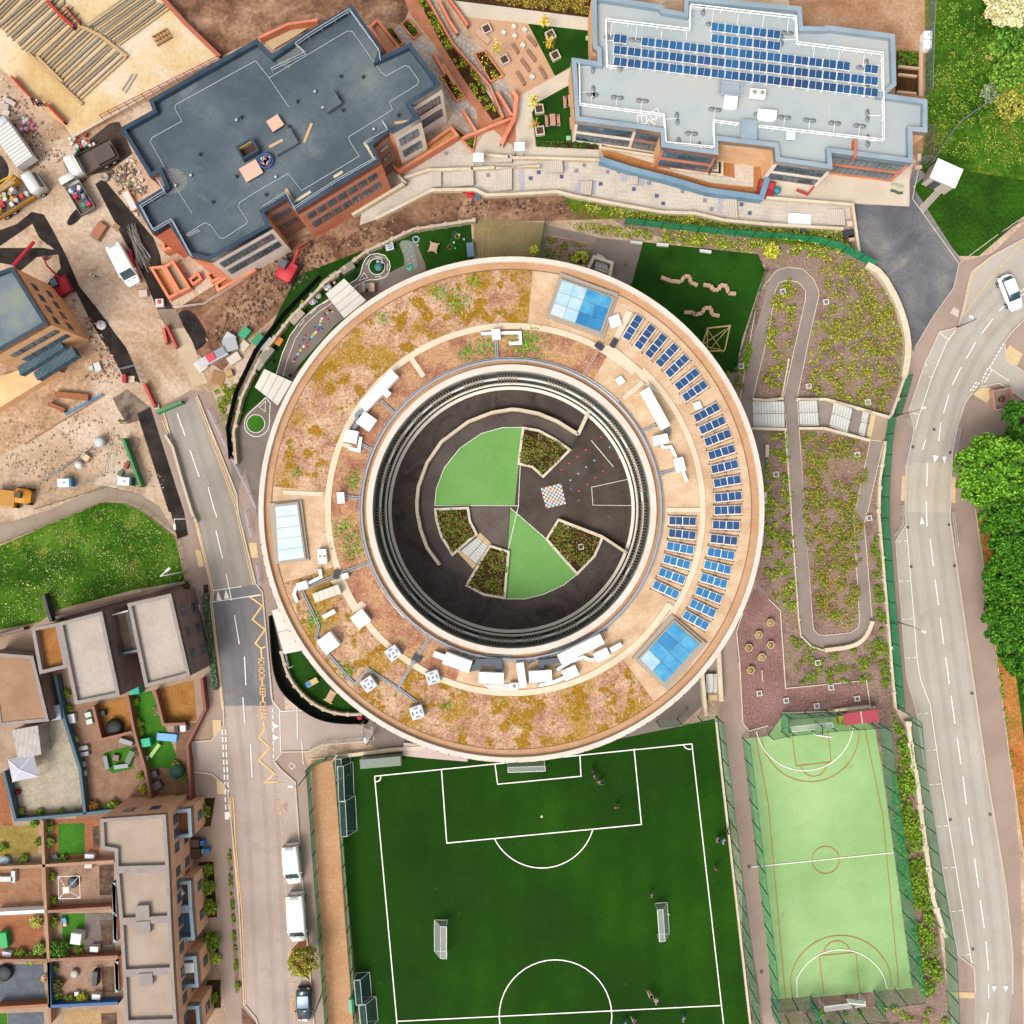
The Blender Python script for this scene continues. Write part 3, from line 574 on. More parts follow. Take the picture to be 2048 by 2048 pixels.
RD = fc+[(600+x/9.66, 500+y/9.66) for x, y in S('1200,700 1250,980 1900,620 1932,480 1700,540')]
sheet('play_road', T(1, 1, '160,885 210,720 290,560 400,420 545,320 665,250 760,180 800,95 830,30 890,-10 950,-10 1000,30 1010,90 985,140 1120,70 1115,0 1080,-90 1120,-120 1210,-100 1280,70 1280,110 900,300 600,520 320,830 270,930'), paveg, L(5.2))
sheet('play_road', T(1, 1, '-80,1200 75,1060 165,1120 180,1300 20,1560 -60,1500 -180,1932 -190,1400'), paveg, L(5.4))
sheet('turf_island', [(512+x/3.77, 512+y/3.77) for x, y in [(0+62*math.cos(i*.25), 1265+62*math.sin(i*.25)) for i in range(26)]], turfl, .11)
def dots(name, pts, r, cols, z=ZM):
    b = MB()
    for i, (x, y) in enumerate(pts): b.mt(i % len(cols)).lathe(*P(x, y), [(r, z), (r, z+.002)], 8)
    o = b.build(name, [flat(c) for c in cols]); o['kind'] = 'structure'; return o
dots('court_dots', T(2, 1, '672,1365 557,1463 805,1522 495,1515 433,1563 375,1613 688,1622 628,1672 568,1722 507,1772'), .13, ['#e0565a'])
dots('court_dots', T(2, 1, '738,1443 622,1542 560,1592 500,1642 441,1692'), .13, ['#8fc6e0'])
ck = T(2, 1, '217,1755 370,1715 407,1870 258,1905'); b = MB(); b.m = 0; b.sheet(PP(ck), ZM)
cc = ['#e8e4dc', '#c94545', '#3f78b5', '#4a9a52', '#d9953d', '#8a6aa0']
for i in range(10):
    for j in range(10):
        u, v = (i+.5)/10, (j+.5)/10; p = lerp(lerp(ck[0], ck[1], u), lerp(ck[3], ck[2], u), v)
        if (i+j) % 2: b.mt(1+((i*3+j*5)//3) % 5).box(*P(*p), ZM+.001, .225, .225, .002, R(14))
b.build('number_grid', [flat(c) for c in cc])['kind'] = 'structure'
# a painted caterpillar-like number snake on the play road
sn = smooth(T(1, 1, '290,790 330,720 400,640 440,590 480,550 490,480 530,440 560,410'), 3); b = MB()
for i, q in enumerate(sn[::3]): b.mt(i % 5).box(*P(*q), ZM+.003, .3, .26, .002, R(50))
for i, q in enumerate(T(1, 1, '540,398 518,435 583,420 545,480 445,540 500,550 372,600 357,637 325,680 385,688 290,785')): b.mt([1, 1, 4, 1, 2, 2, 1, 2, 1, 1, 4][i]).lathe(*P(*q), [(.13, ZM+.003), (.13, ZM+.005)], 8)
b.build('number_snake', [flat(c) for c in ['#e9e3da', '#c8343c', '#2c5f9e', '#8fd0c4', '#e5c84f']])['kind'] = 'structure'
b = MB(); b.m = 0; b.sheet(PP(smooth(T(1, 0, '1085,1830 1110,1812 1180,1820 1195,1860 1210,1932 1225,2000 1210,2040 1140,2030 1130,1960 1095,1880'), 2, True)), ZM-.003)
for q in T(1, 0, '1110,1845 1150,1835 1170,1860 1135,1870 1120,1890 1160,1900 1140,1925 1180,1935 1150,1960 1195,1965 1165,1990 1200,2010 1150,2015'): b.mt(1).lathe(*P(*q), [(.1, ZM), (.1, ZM+.003)], 8)
b.mt(2).lathe(*P(*T(1, 1, '1163,88')[0]), [(.4, ZM), (.4, ZM+.003)], 14)
b.build('play_path_print', [flat('#8b8f84'), flat('#a9cdae'), flat('#63c7a4')])['kind'] = 'structure'
oy = flat('#d9a24c')
paint('play_game_marks', oy, [(T(1, 0, '1710,2010 1715,1730 1765,1735 1755,2010'), .08, 0), (arc(*T(1, 0, '1835,1780 1870,1700 1960,1760')), .05, 0), (smooth(T(1, 0, '1960,1780 1890,1850 1880,1900 1940,1950 1932,2010'), 2), .05, 0)])
dots('play_game_dots', T(2, 0, '0,1790 0,1815 0,1860 95,1765 95,1800 80,1850 80,1890 115,1850 118,1895 95,1925'), .11, ['#d9955a', '#7fae7a'])
# seams, patches and manholes that belong to the ground
b = MB()
for q in T(3, 2, '1052,115 1077,412 1363,96 1403,405 1535,1367')+T(3, 3, '1373,388 1672,347 1543,1364')+T(3, 1, '1250,1310 1372,1485 1091,1442')+T(2, 2, '1319,1485 735,35')+T(2, 1, '858,70 505,1845 445,1760')+T(2, 3, '1786,742 1880,1535'): b.box(*P(*q), ZM, .32, .32, .004, R(8))
b.build('road_gullies', flat('#5f5a58'))['kind'] = 'structure'
b = MB()
for q in T(2, 0, '200,1303 140,1348 374,1335 668,1390 919,1430 1090,1480 1140,1538 1792,1610 1730,1545'): b.box(*P(*q), ZM, .42, .42, .004, R(-5))
b.m = 1
for q in T(2, 0, '545,1250 484,1292 720,1300 806,1300 1034,1384 1285,1447 1454,1515 1503,1580')+T(1, 0, '1435,1160 1750,1325'): b.box(*P(*q), ZM, .42, .42, .004, R(-5))
b.build('paving_insets', [flat('#54618a'), flat('#97939d')])['kind'] = 'structure'
sheet('paving_band', T(2, 0, '50,1260 90,1265 100,1430 60,1440'), mat('lilac_paving', '#b9b3bd', '#c6bec4', fine=.06), L(3))
for i, s_ in enumerate(('500,1355 545,1360 510,1450 465,1445', '595,1360 638,1365 630,1475 590,1465', '830,1300 870,1310 860,1380 820,1365', '965,1335 1000,1345 995,1420 960,1400', '1555,1480 1590,1485 1590,1620 1550,1600', '390,1210 430,1210 425,1290 395,1280')):
    sheet('paving_band', T(2, 0, s_), MATS['lilac_paving'], L(3))
# pale tactile and concrete pads
for s_ in (T(0, 2, '1475,285 1515,290 1545,410 1500,418'), T(0, 2, '1605,1568 1670,1565 1673,1650 1612,1690'), T(0, 3, '1635,75 1690,110 1705,195 1640,195'), T(0, 2, '1880,232 1940,230 1950,345 1895,345'),
           T(3, 1, '1010,1655 1050,1660 1040,1850 1000,1848'), T(3, 1, '1375,1665 1415,1665 1412,1865 1370,1862'), T(3, 1, '1780,730 1820,672 1920,740 1870,845 1800,800'), T(3, 1, '1545,1045 1590,1000 1640,990 1712,1010 1648,1110'), T(3, 3, '1360,1685 1555,1692 1558,1735 1420,1732')):
    sheet('tactile_paving', s_, tactile, L(8))
sheet('pale_patch', T(3, 1, '1402,385 1440,410 1430,465 1368,430'), kerbm, L(8)); sheet('white_pad', T(0, 3, '1697,328 1727,330 1728,387 1700,387'), whitel, L(8)); sheet('white_pad', T(0, 2, '1480,700 1510,698 1516,750 1488,753'), whitel, L(8))
# ---------------------------------------------------------------- kerbs
def kerb(pts, wd=.16, h=.13, m=None, name='kerb'):
    b = MB().strip(PP(pts), wd, 0, L(6)+h); o = b.build(name, m or kerbm); o['kind'] = 'structure'; return o
kerb(RL[:-1]); kerb(RR[1:11]); kerb(RR[11:13]+RR[13:]); kerb(LRl); kerb(T(1, 3, '440,1932 340,700 298,105 180,0')+T(1, 2, '140,1880')); kerb(T(1, 2, '140,1880 200,1810 400,1805 490,1755 870,1725')); kerb(T(1, 2, '125,1420 50,600')+T(0, 2, '1932,540 1800,0')+T(0, 1, '1790,1800 1490,1055'))
kerb(HP[:len(HP)], .07, .05, cream); kerb(T(3, 3, '1832,-40 1932,680'), .08, .02)
kerb(T(2, 2, '1932,655 2022,740 2062,1330 2672,1270 2700,1455 2432,1500 2032,1515'), .1, .12, cream); kerb(T(2, 2, '1740,760 1692,900 1718,1150 1740,1590 1788,1650 1932,1610'), .1, .12, cream)
kerb(T(3, 2, '1560,-30 1700,900 1830,1932'), .08, .03); kerb(T(3, 0, '1145,1230 1088,1500 1440,1990'), .08, .05); kerb(T(3, 0, '1290,1345 1260,1440 1140,1565'), .05, .03); kerb(T(3, 0, '1325,1370 1310,1450 1165,1610'), .05, .03)
kerb(F('587,1432 640,1428'), .12, .1, cream); kerb(T(3, 0, '1932,1635 1735,1770 1440,1990')+T(3, 1, '1400,240 1250,450 1108,690'), .08, .03)
# ================================================================ the round building
HR = 9.0; KR = K*(1-HR/H)
cx, cy = P(1023, 1019, HR)
para = mat('roof_parapet', '#e6d6c6', '#efe2d4', scale=.6, fine=.05, fscale=5)
rgrav = mat('roof_gravel', '#d2ad88', '#dfbc98', '#e8caa8', scale=.5, fine=.12, fscale=6, speck=(7, .64, '#efd9ba'))
rgravo = mat('border_gravel', '#cb9c74', '#d6aa84', scale=.5, fine=.12, fscale=7)
sedum = mat('sedum_planting', '#aa7860', '#c89c80', '#dab695', scale=.5, fine=.26, fscale=4.5, lo=.32, hi=.66, bump=.4, warp=.4, speck=[(.22, .5, '#b58c44', .12), (.7, .53, '#a67b22', .07), (1.6, .64, '#85802f', .05), (3, .62, '#957226'), (5, .62, '#e0c6a2')])
sedum2 = mat('red_sedum', '#a26a52', '#b58166', '#cd9f78', '#b08c4c', scale=.45, fine=.24, fscale=5, lo=.32, hi=.72, bump=.4, speck=(5, .66, '#cfae86'))
rpath = mat('roof_path_slabs', '#ecd5b6', '#f2dfc4', scale=.5, fine=.05, fscale=6)
dglass = mat('dark_glass', '#4a5650', '#5c6862', scale=.6, fine=.1, rough=.15, spec=.6)
grey = flat('#8f959c'); white = mat('white_casing', lin('#eeeae8', 1.1), lin('#f8f6f4', 1.1), scale=1.2, fine=.03, rough=.45); galv = flat('#c9cdd4', rough=.35, metal=.4); dkgrey = flat('#55595f'); blk = flat('#1d1d1f')
brown = flat('#8d7762')
def ann(b, r0, r1, a0, a1, z, n=None, c=None):
    c = c or (cx, cy); n = n or max(3, int(abs(a1-a0)/2.5)); vs = []
    for i in range(n+1):
        t = R(a0+(a1-a0)*i/n)
        for r in (r0, r1): vs.append((c[0]+r*math.cos(t), c[1]+r*math.sin(t), z))
    return b.add(vs, [(2*i, 2*i+1, 2*i+3, 2*i+2) for i in range(n)])
def annw(b, r0, r1, a0, a1, z0, z1, n=None, c=None):
    c = c or (cx, cy); n = n or max(3, int(abs(a1-a0)/2.5)); vs = []
    for i in range(n+1):
        t = R(a0+(a1-a0)*i/n)
        for r, z in ((r0, z0), (r1, z0), (r1, z1), (r0, z1)): vs.append((c[0]+r*math.cos(t), c[1]+r*math.sin(t), z))
    fs = []
    for i in range(n):
        for k in range(4): fs.append((4*i+k, 4*i+(k+1) % 4, 4*i+4+(k+1) % 4, 4*i+4+k))
    if abs(a1-a0) < 359.9: fs += [(0, 1, 2, 3), (4*n+3, 4*n+2, 4*n+1, 4*n)]
    return b.add(vs, fs)
p_ = lambda r: r*KR
ring = thing('round_school_building', 'large ring-shaped building with sedum and gravel roof around an open round courtyard', 'building', (cx, cy, 0))
annw(MB(), 26.0, 26.2, 0, 360, 0, HR-.2).build('outer_wall', mat('pale_render', '#cfc4b8', '#d9cfc4', fine=.05), ring)
annw(MB(), p_(278)-.1, p_(278)+.1, 0, 360, 0, HR-.2).build('inner_wall', dglass, ring)
annw(MB(), p_(278)+.1, 26.0, 0, 360, HR-.3, HR).build('roof', rgrav, ring)
annw(MB(), p_(494), p_(504), 0, 360, HR-.9, HR+.45).build('outer_parapet', para, ring)
b = annw(MB(), p_(277), p_(289), 0, 360, HR-.5, HR+.45); b.build('inner_parapet', para, ring)
b = MB(); ann(b, p_(480), p_(494), 0, 360, HR+.02); ann(b, p_(289), p_(297), 0, 360, HR+.02); b.build('gravel_border', rgravo, ring)
b = MB()
annw(b, p_(479.3), p_(480.5), 0, 360, HR, HR+.08); annw(b, p_(297), p_(298), 0, 360, HR, HR+.08); b.build('edging_strip', flat('#8a6a50'), ring)
b = MB(); ann(b, p_(373), p_(479), 85, 174.5, HR+.05); ann(b, p_(373), p_(479), 198, 306.5, HR+.05); b.build('sedum_planting', sedum, ring)
b = MB(); ann(b, p_(299), p_(361), 58, 252, HR+.05); b.build('sedum_planting', sedum2, ring)
b = MB(); ann(b, p_(361), p_(373), 48, 329, HR+.09); ann(b, p_(377), p_(388), -37, 47, HR+.09)
for s_ in (T(1, 1, '1145,770 1180,750 1280,900 1250,922'), T(1, 1, '205,1768 505,1782 503,1812 205,1800'), T(2, 1, '865,410 910,430 770,700 735,680'), T(2, 1, '690,660 790,700 970,850 1040,960 1120,1040 1040,1010 940,890 800,780 680,715'),
           T(2, 1, '980,935 1010,960 850,1087 828,1065'), T(2, 2, '1160,690 1185,685 1245,730 1240,760 1170,725 1110,800 1080,820'), T(2, 1, '1165,1900 1420,1900 1420,1932 1165,1932'), T(1, 2, '560,520 630,500 745,700 800,672 835,700 820,735 735,755 640,600'), T(1, 1, '630,1395 700,1420 800,1455 800,1480 620,1430')):
    b.sheet(PP(s_, HR), HR+.11)
b.build('roof_path', rpath, ring)
b = MB()
for k in range(72):
    a, a2 = R(k*5), R(k*5+5); r = p_(299)
    b.tube((cx+r*math.cos(a), cy+r*math.sin(a), HR+.35), (cx+r*math.cos(a2), cy+r*math.sin(a2), HR+.35), .13, 6)
    b.tube((cx+(r+.25)*math.cos(a), cy+(r+.25)*math.sin(a), HR+.2), (cx+(r+.25)*math.cos(a2), cy+(r+.25)*math.sin(a2), HR+.2), .05, 5)
b.build('ring_duct', galv, ring)
# galleries, ledges and louvres of the courtyard front
ledge = mat('gallery_edge', lin('#e0d6c6', 1.0))
for r0, r1, z in ((14.2, 14.7, 6.2), (13.98, 14.7, 3.2), (13.78, 14.7, .35)):
    annw(MB(), r0, r0+(.12 if z > 6 else .18) if z > 1 else r0+.35, 0, 360, z-.25, z).build('gallery_ledge', ledge, ring)
    annw(MB(), r0, r1, 0, 360, z-.4, z-.26).build('gallery_floor', flat('#4d5650'), ring)
b = MB()
for z, r in ((7.1, 14.25), (4.2, 14.02), (6.6, 14.25), (3.7, 14.02)): annw(b, r, r+.05, 0, 360, z, z+.05)
b.build('gallery_handrail', flat('#d8d2c8'), ring)
for a0, a1 in ((-18, 4), (8, 28), (34, 42), (52, 58), (66, 74), (88, 97), (103, 112), (118, 128), (134, 139), (146, 153), (160, 168), (180, 187), (213, 220), (225, 232), (240, 249), (256, 272), (275, 283), (290, 300), (306, 314), (320, 330), (334, 341)):
    b = MB(); a = a0
    while a < a1:
        t = R(a); b.tube((cx+14.05*math.cos(t), cy+14.05*math.sin(t), 6.4), (cx+14.62*math.cos(t), cy+14.62*math.sin(t), 6.8), .08, 4); b.box(cx+14.1*math.cos(t), cy+14.1*math.sin(t), 3.4, .1, .09, 3.0, t); a += 1.3
    b.build('louvre_screen', brown, ring)
for k in range(40):
    t = R(k*9+4); [MB().box(cx+26.22*math.cos(t), cy+26.22*math.sin(t), zz_, .06, 2.2, 1.7, t).build('window', dglass, ring) for zz_ in (1.2, 5)]
b = MB()
for k in range(52):
    t = R(188+k*2.6); b.box(cx+p_(504)*math.cos(t), cy+p_(504)*math.sin(t), HR-.3, .1, .12, .78, t)
b.build('fascia_joint', flat('#4b4540'), ring)
def rooflight(fr, gl, nx, ny, cols):
    f = PP(fr, HR); g = PP(gl, HR+.7)
    b = MB(); b.prism(f, HR+.03, HR+.35); b.m = 0
    c = (sum(p[0] for p in g)/4, sum(p[1] for p in g)/4); g2 = [lerp(c, p, 1.08) for p in g]
    b.prism(g2, HR+.3, HR+.62); rl = b.build('rooflight', flat('#b5a795'), ring)
    for i in range(nx):
        for j in range(ny):
            q = [lerp(lerp(g[0], g[1], u), lerp(g[3], g[2], u), v) for u, v in ((i/nx, j/ny), ((i+1)/nx, j/ny), ((i+1)/nx, (j+1)/ny), (i/nx, (j+1)/ny))]
            cc_ = (sum(p[0] for p in q)/4, sum(p[1] for p in q)/4); q = [lerp(cc_, p, .97) for p in q]
            MB().prism(q, HR+.6, HR+.7).build('pane', cols[(i+j*nx) % len(cols)], rl)
gl1 = mat('blue_rooflight_glass', '#2b93c9', '#57b4dd', scale=.7, fine=0, rough=.08, spec=.8); gl2 = mat('painted_sky_pale_glass', '#a5d3e6', '#c9e3ee', scale=.7, fine=0, rough=.1, spec=.8)  # pale panes have the sky's reflection painted into their base colour
gl3 = mat('painted_sky_white_glass', '#cfe0ee', '#e0eaf2', scale=.7, fine=0, rough=.1, spec=.8); gl4 = mat('deep_rooflight_glass', '#1579b5', '#2a90c8', scale=.7, fine=0, rough=.08, spec=.8)  # white panes likewise carry a painted sky reflection
rooflight(T(2, 1, '365,130 800,290 690,625 252,465'), T(2, 1, '378,180 758,315 665,572 290,438'), 4, 3, [gl2, gl2, gl1, gl1, gl2, gl2, gl1, gl4, gl3, gl2, gl4, gl4])
rooflight(T(2, 2, '1200,768 1468,992 1170,1345 905,1100'), T(2, 2, '1222,832 1415,998 1152,1292 968,1108'), 2, 4, [gl1, gl1, gl4, gl1, gl1, gl1, gl2, gl1])
rooflight(F('509,950 570,944 584,1057 520,1064'), F('519,956 561,951 575,1052 525,1059'), 1, 5, [gl3])
b = MB()
for (ax, ay), n in ((T(2, 1, '150,680')[0], 60), (T(2, 1, '60,660')[0], 40), (T(1, 1, '1510,340')[0], 45), (T(1, 1, '740,1690')[0], 30), (T(1, 2, '655,120')[0], 20), (T(1, 2, '740,235')[0], 60), (T(1, 2, '440,800')[0], 30), (T(1, 1, '1600,740')[0], 30), (T(1, 1, '1660,205')[0], 12), (T(1, 1, '1390,280')[0], 20), (T(1, 2, '680,1190')[0], 20), (T(1, 1, '310,1645')[0], 10), (T(1, 1, '1740,690')[0], 30), (T(1, 1, '960,470')[0], 10), (T(1, 2, '1445,1465')[0], 10)):
    pts = [(ax+random.gauss(0, 4+n*.25), ay+random.gauss(0, 4+n*.25)) for _ in range(n*4)]
    b.v += [(*P(*q, HR), HR+.12+random.random()*.15) for q in pts]
o = leaves('roof_weeds', np.array(b.v), .12, [lf('#4f8a20'), lf('#6b9a2c')], ring); o['kind'] = 'stuff'
# ---------------------------------------------------------------- solar arrays on the ring roof
sp = mat('solar_cells', '#123f6e', '#175088', scale=.3, fine=.03, rough=.2, spec=.7, stripe=(6, 90, '#2a5f94', .25))
sp2 = mat('bright_solar_cells', '#1873ad', '#2589c2', scale=.3, fine=.03, rough=.2, spec=.7)
def solar_array(m, nm):
    t = thing('solar_array', 'x', 'solar panels', (0, 0, HR))
    b = MB(); b.box(0, 0, .22, 2.86, .92, .05)
    for x in (-1.35, -.5, .5, 1.35): b.box(x, .38, 0, .05, .05, .22); b.box(x, -.38, 0, .05, .05, .22)
    b.build('frame', white, t, local=True)
    for i in range(4): MB().box(-1.06+i*.7+(.02 if i > 1 else -.02)*1, 0, .27, .655, .82, .04).build('panel', m, t, local=True)
    for y in (-.62, .62):
        b = MB(); b.box(0, y, 0, 3.0, .03, .03)
        for x in (-1.5, -.1, .1, 1.5): b.box(x, y, 0, .09, .09, .1)
        b.build('ballast_bar', blk, t, local=True)
    return t
ar = [solar_array(sp, 'a'), solar_array(sp2, 'b')]; used = [0, 0]
OUT = T(2, 1, '912,540 1005,610 1088,677 1172,748 1247,828 1322,930 1380,1018 1470,1180 1512,1277 1553,1372 1583,1480 1605,1590 1625,1700 1632,1817 1630,1918')+T(2, 2, '1617,100 1600,210 1578,315 1552,418 1525,520 1487,627 1440,728 1388,818')
INN = T(2, 2, '1288,68 1285,168 1270,272 1245,378 1208,483 1162,587')
for row, pts in (('outer', OUT), ('inner', INN)):
    for i, q in enumerate(pts):
        k = 1 if (row == 'outer' and i > 16) or (row == 'inner' and i > 1) else 0
        x, y = P(*q, HR+.3); t = math.atan2(y-cy, x-cx)+R(2)
        lab = ('%s solar panel array clockwise from the north-east rooflight on the ring roof' % ORD[i]) if row == 'outer' else '%s array from the north in the short inner row of solar panels' % ORD[i]
        if not used[k]: o = ar[k]; o.location = (x, y, HR); o.rotation_euler.z = t; o['label'] = lab; o['group'] = 'solar arrays on the round roof'; used[k] = 1
        else: dup(ar[k], (x, y, HR), t, lab, 'solar arrays on the round roof')
# ---------------------------------------------------------------- plant on the ring roof
def unit(q, l, wd, h, ang, label, name='air_handling_unit', cat='roof plant', col=None, seams=3, fan=0, z=HR, group='roof plant on the round building'):
    x, y = P(*q, z+h); t = thing(name, label, cat, (x, y, z), R(ang), group)
    MB().box(0, 0, .15, l, wd, h).build('casing', col or white, t, local=True, bevel=.03)
    b = MB()
    for s in (-1, 1): b.box(0, s*(wd/2-.08), 0, l*.96, .1, .16)
    b.build('skid', dkgrey, t, local=True)
    b = MB()
    for i in range(seams): b.box(-l/2+l*(i+1)/(seams+1), 0, h+.15, .03, wd*.98, .012)
    if seams: b.build('panel_seam', grey, t, local=True)
    for i in range(fan):
        fx = (i-(fan-1)/2)*l/fan; g = MB().lathe(fx, 0, [(min(wd, l/fan)*.36, h+.15), (min(wd, l/fan)*.36, h+.22)], 16).build('fan_cowl', flat('#d9d5d2'), t, local=True)
        MB().lathe(fx, 0, [(min(wd, l/fan)*.12, h+.22), (min(wd, l/fan)*.1, h+.26)], 10).build('fan_hub', flat('#8a5f5a'), g, local=True)
    return t
def duct(pts, wd, h, label, col=None, z=HR+.25, name='duct', cat='duct', group='roof plant on the round building'):
    w_ = PP(pts, z+h)
    t = thing(name, label, cat, (*w_[0], z), 0, group)
    MB().strip(w_, wd, z, z+h).build('duct_run', col or galv, t)
    b = MB()
    for x, y, a in dense(w_, 1.3): b.box(x, y, z-.25, .08, wd+.2, .26, a)
    b.build('support', dkgrey, t); return t
u = unit
u(T(1, 1, '925,1015')[0], 5.0, 1.1, 1.2, 47, 'longest white air handling unit on the north-west roof', seams=5)
u(T(1, 1, '835,1248')[0], 1.6, 1.5, .9, -35, 'square white plant box south of the long north-west unit', seams=1)
u(T(1, 1, '718,1362')[0], 1.3, 1.3, 1.0, -12, 'small white plant box beside silver pipes on the west roof', seams=1)
u(T(1, 1, '990,1040')[0], .7, .6, .6, 47, 'tiny white box against the long north-west unit', seams=0)
u(T(1, 1, '640,1825')[0], .75, 1.15, .8, 4, 'narrow upright white box on the western inner roof', seams=0)
u(T(1, 1, '1812,590')[0], .9, 1.0, .9, 5, 'white fan box astride the northern roof path', seams=1)
duct(T(1, 1, '1700,585 1930,578')+T(2, 1, '60,578 65,655 -20,660'), .3, .25, 'white bent duct at the north of the ring roof', white)
duct(T(1, 1, '810,1120 830,1155 760,1195 760,1270 730,1310'), .4, .35, 'dark silver duct joining the north-west plant boxes', flat('#8f99a3', metal=.5))
duct(T(1, 1, '790,1365 775,1470 700,1450'), .32, .3, 'white elbow duct below the small west plant box', white)
u(T(2, 1, '1085,1150')[0], 4.6, .95, 1.3, -61, 'long slanting white air handling unit on the east roof', seams=5)
u(T(2, 1, '1125,1385')[0], 1.5, 1.0, 1.0, 12, 'white plant box at the foot of the long east unit', seams=1)
u(T(2, 1, '1268,1575')[0], .95, 1.5, .9, 14, 'small white box at the southern end of the east duct', seams=1)
duct(T(2, 1, '1125,1430 1150,1445 1200,1440 1230,1500 1250,1545'), .28, .25, 'thin white duct snaking across the east gravel roof', white)
duct(T(2, 1, '1290,1620 1320,1700'), .3, .3, 'short white duct end pointing south on the east roof', white)
duct(T(2, 1, '1165,1300 1185,1350'), .45, .4, 'short dark duct under the long east unit', flat('#6f7780', metal=.4))
u(T(1, 2, '1385,1085')[0], 1.3, .6, .7, -20, 'small white duct box at the west end of the southern plant row', seams=1)
u(T(1, 2, '1520,1135')[0], 2.9, 1.25, 1.2, -20, 'white air handling unit west of the black bent duct', seams=3)
u(T(1, 2, '1775,1252')[0], 2.6, 1.15, 1.2, -2, 'white box below the western black bent duct', seams=2)
duct(T(1, 2, '1610,1180 1670,1170 1680,1135 1830,1135 1835,1210'), .75, .5, 'black bent duct at the west of the southern plant row', flat('#5d656e', metal=.3))
u(T(2, 2, '520,1035')[0], 5.0, 1.1, 1.3, 26, 'longest white air handling unit in the southern plant row', seams=5)
u(T(2, 2, '215,1240')[0], 2.4, 1.2, 1.1, 4, 'white box below the eastern black bent duct', seams=2)
u(T(2, 2, '440,1215')[0], 1.6, 1.1, .9, 24, 'white box between two ducts in the southern plant row', seams=1)
u(T(2, 2, '678,1080')[0], 1.6, 1.0, 1.0, 26, 'white box east of the wavy duct in the southern plant row', seams=1)
u(T(2, 2, '785,1020')[0], 1.3, .5, .6, 28, 'slim white box at the east tip of the southern plant row', seams=1)
duct(T(2, 2, '370,1120 220,1135 225,1200'), .6, .5, 'black bent duct at the east of the southern plant row', flat('#5d656e', metal=.3))
duct(T(2, 2, '340,1190 440,1130 540,1095 580,1115 620,1115'), .3, .3, 'wavy white duct in the southern plant row', white)
duct(T(2, 2, '205,1310 300,1290 390,1250'), .3, .3, 'low white duct along the southern roof path', white)
u(T(2, 2, '72,1230')[0], .8, 2.6, .9, 8, 'narrow white box standing crosswise in the southern plant row', seams=3)
u(T(2, 2, '15,1315')[0], .9, .7, .6, 0, 'small condenser box beside the southern roof path', fan=1, seams=0)
sheet_ = MB().sheet(PP(T(1, 2, '1715,1300 1932,1295 1932,1350 1780,1350'), HR), HR+.13).build('paving_pad', flat('#dcd8d0'), ring)
u(T(1, 2, '500,335')[0], .9, 1.5, .7, 6, 'white double fan condenser beside the west rooflight', 'condenser', fan=2, seams=0)
u(T(1, 2, '350,555')[0], 1.1, .8, .8, 18, 'white box at the bend of the south-west duct', seams=1)
duct(T(1, 2, '480,430 490,490 390,540 300,575 285,620 310,680'), .3, .3, 'white duct curling round the south-west roof edge', white)
u(T(1, 2, '535,615')[0], 2.9, 1.0, .9, 20, 'long cream plant box on the south-west roof', seams=4, col=mat('cream_casing', '#eadccb', '#f1e6d8', fine=.03))
u(T(1, 2, '552,770')[0], 1.4, .45, .5, 28, 'slim white duct box below the cream plant box', seams=1)
u(T(1, 2, '790,808')[0], 1.55, 1.55, .8, 38, 'plain white square hatch beside the path jog', 'roof_hatch', 'roof hatch', seams=0)
u(T(1, 2, '545,990')[0], 1.75, 1.75, 1.1, 37, 'white cube plant box with duct stubs on the south-west roof', seams=1)
u(T(1, 2, '675,482')[0], .65, .55, .6, 15, 'small white drum box beside the black step-over', seams=0)
for q, a, nm in ((T(1, 2, '1035,1065')[0], 35, 'nearest the curved roof path'), (T(1, 2, '850,1298')[0], 35, 'south-west, at the zigzag of the silver pipes'), (T(1, 2, '1335,1248')[0], 18, 'just below the pipe crossing'), (T(1, 2, '1215,1512')[0], 18, 'southernmost on the planted roof')):
    t = unit(q, 1.35, 1.35, .9, a, 'grey roof cowl with four vents, '+nm, 'roof_cowl', 'roof vent', seams=0, col=flat('#dde0e4'))
    b = MB()
    for k in range(4): b.box(.45*math.cos(k*math.pi/2), .45*math.sin(k*math.pi/2), 1.06, .42 if k % 2 else .12, .12 if k % 2 else .42, .02)
    b.box(0, 0, 1.06, .16, .16, .05); b.build('vent', flat('#6f7786'), t, local=True)
def pipes(pts, label, col=None, r=.07, gap=.2, z=HR+.2):
    w_ = PP(pts, z); t = thing('pipe_run', label, 'pipework', (*w_[0], z-.2), 0, 'silver pipe runs on the round roof')
    for s in (-1, 1):
        b = MB(); off = []
        for i, p in enumerate(w_):
            a, c = w_[max(0, i-1)], w_[min(len(w_)-1, i+1)]; th = math.atan2(c[1]-a[1], c[0]-a[0])+math.pi/2
            off.append((p[0]+s*gap/2*math.cos(th), p[1]+s*gap/2*math.sin(th), z))
        b.pipe(off, r).build('pipe', col or galv, t)
    b = MB()
    for x, y, a in dense(w_, 1.5): b.box(x, y, z-.2, .07, gap+.3, .16, a)
    b.build('bracket', dkgrey, t)
pipes(T(1, 2, '530,1060 745,1300 845,1185 1070,1330 1190,1130'), 'thick silver pipes zigzagging across the south-west sedum')
pipes(T(1, 2, '1190,1130 1320,935'), 'twin silver pipes from the crossing up to the ring duct'); pipes(T(1, 2, '1070,1330 1220,1440'), 'twin pipes ending at the southernmost roof cowl')
pipes(T(1, 2, '345,590 475,860 450,950 480,975'), 'silver pipes running down past the long cream box'); pipes(T(1, 2, '350,585 600,480 865,378'), 'twin pipes crossing the path by the black step-over')
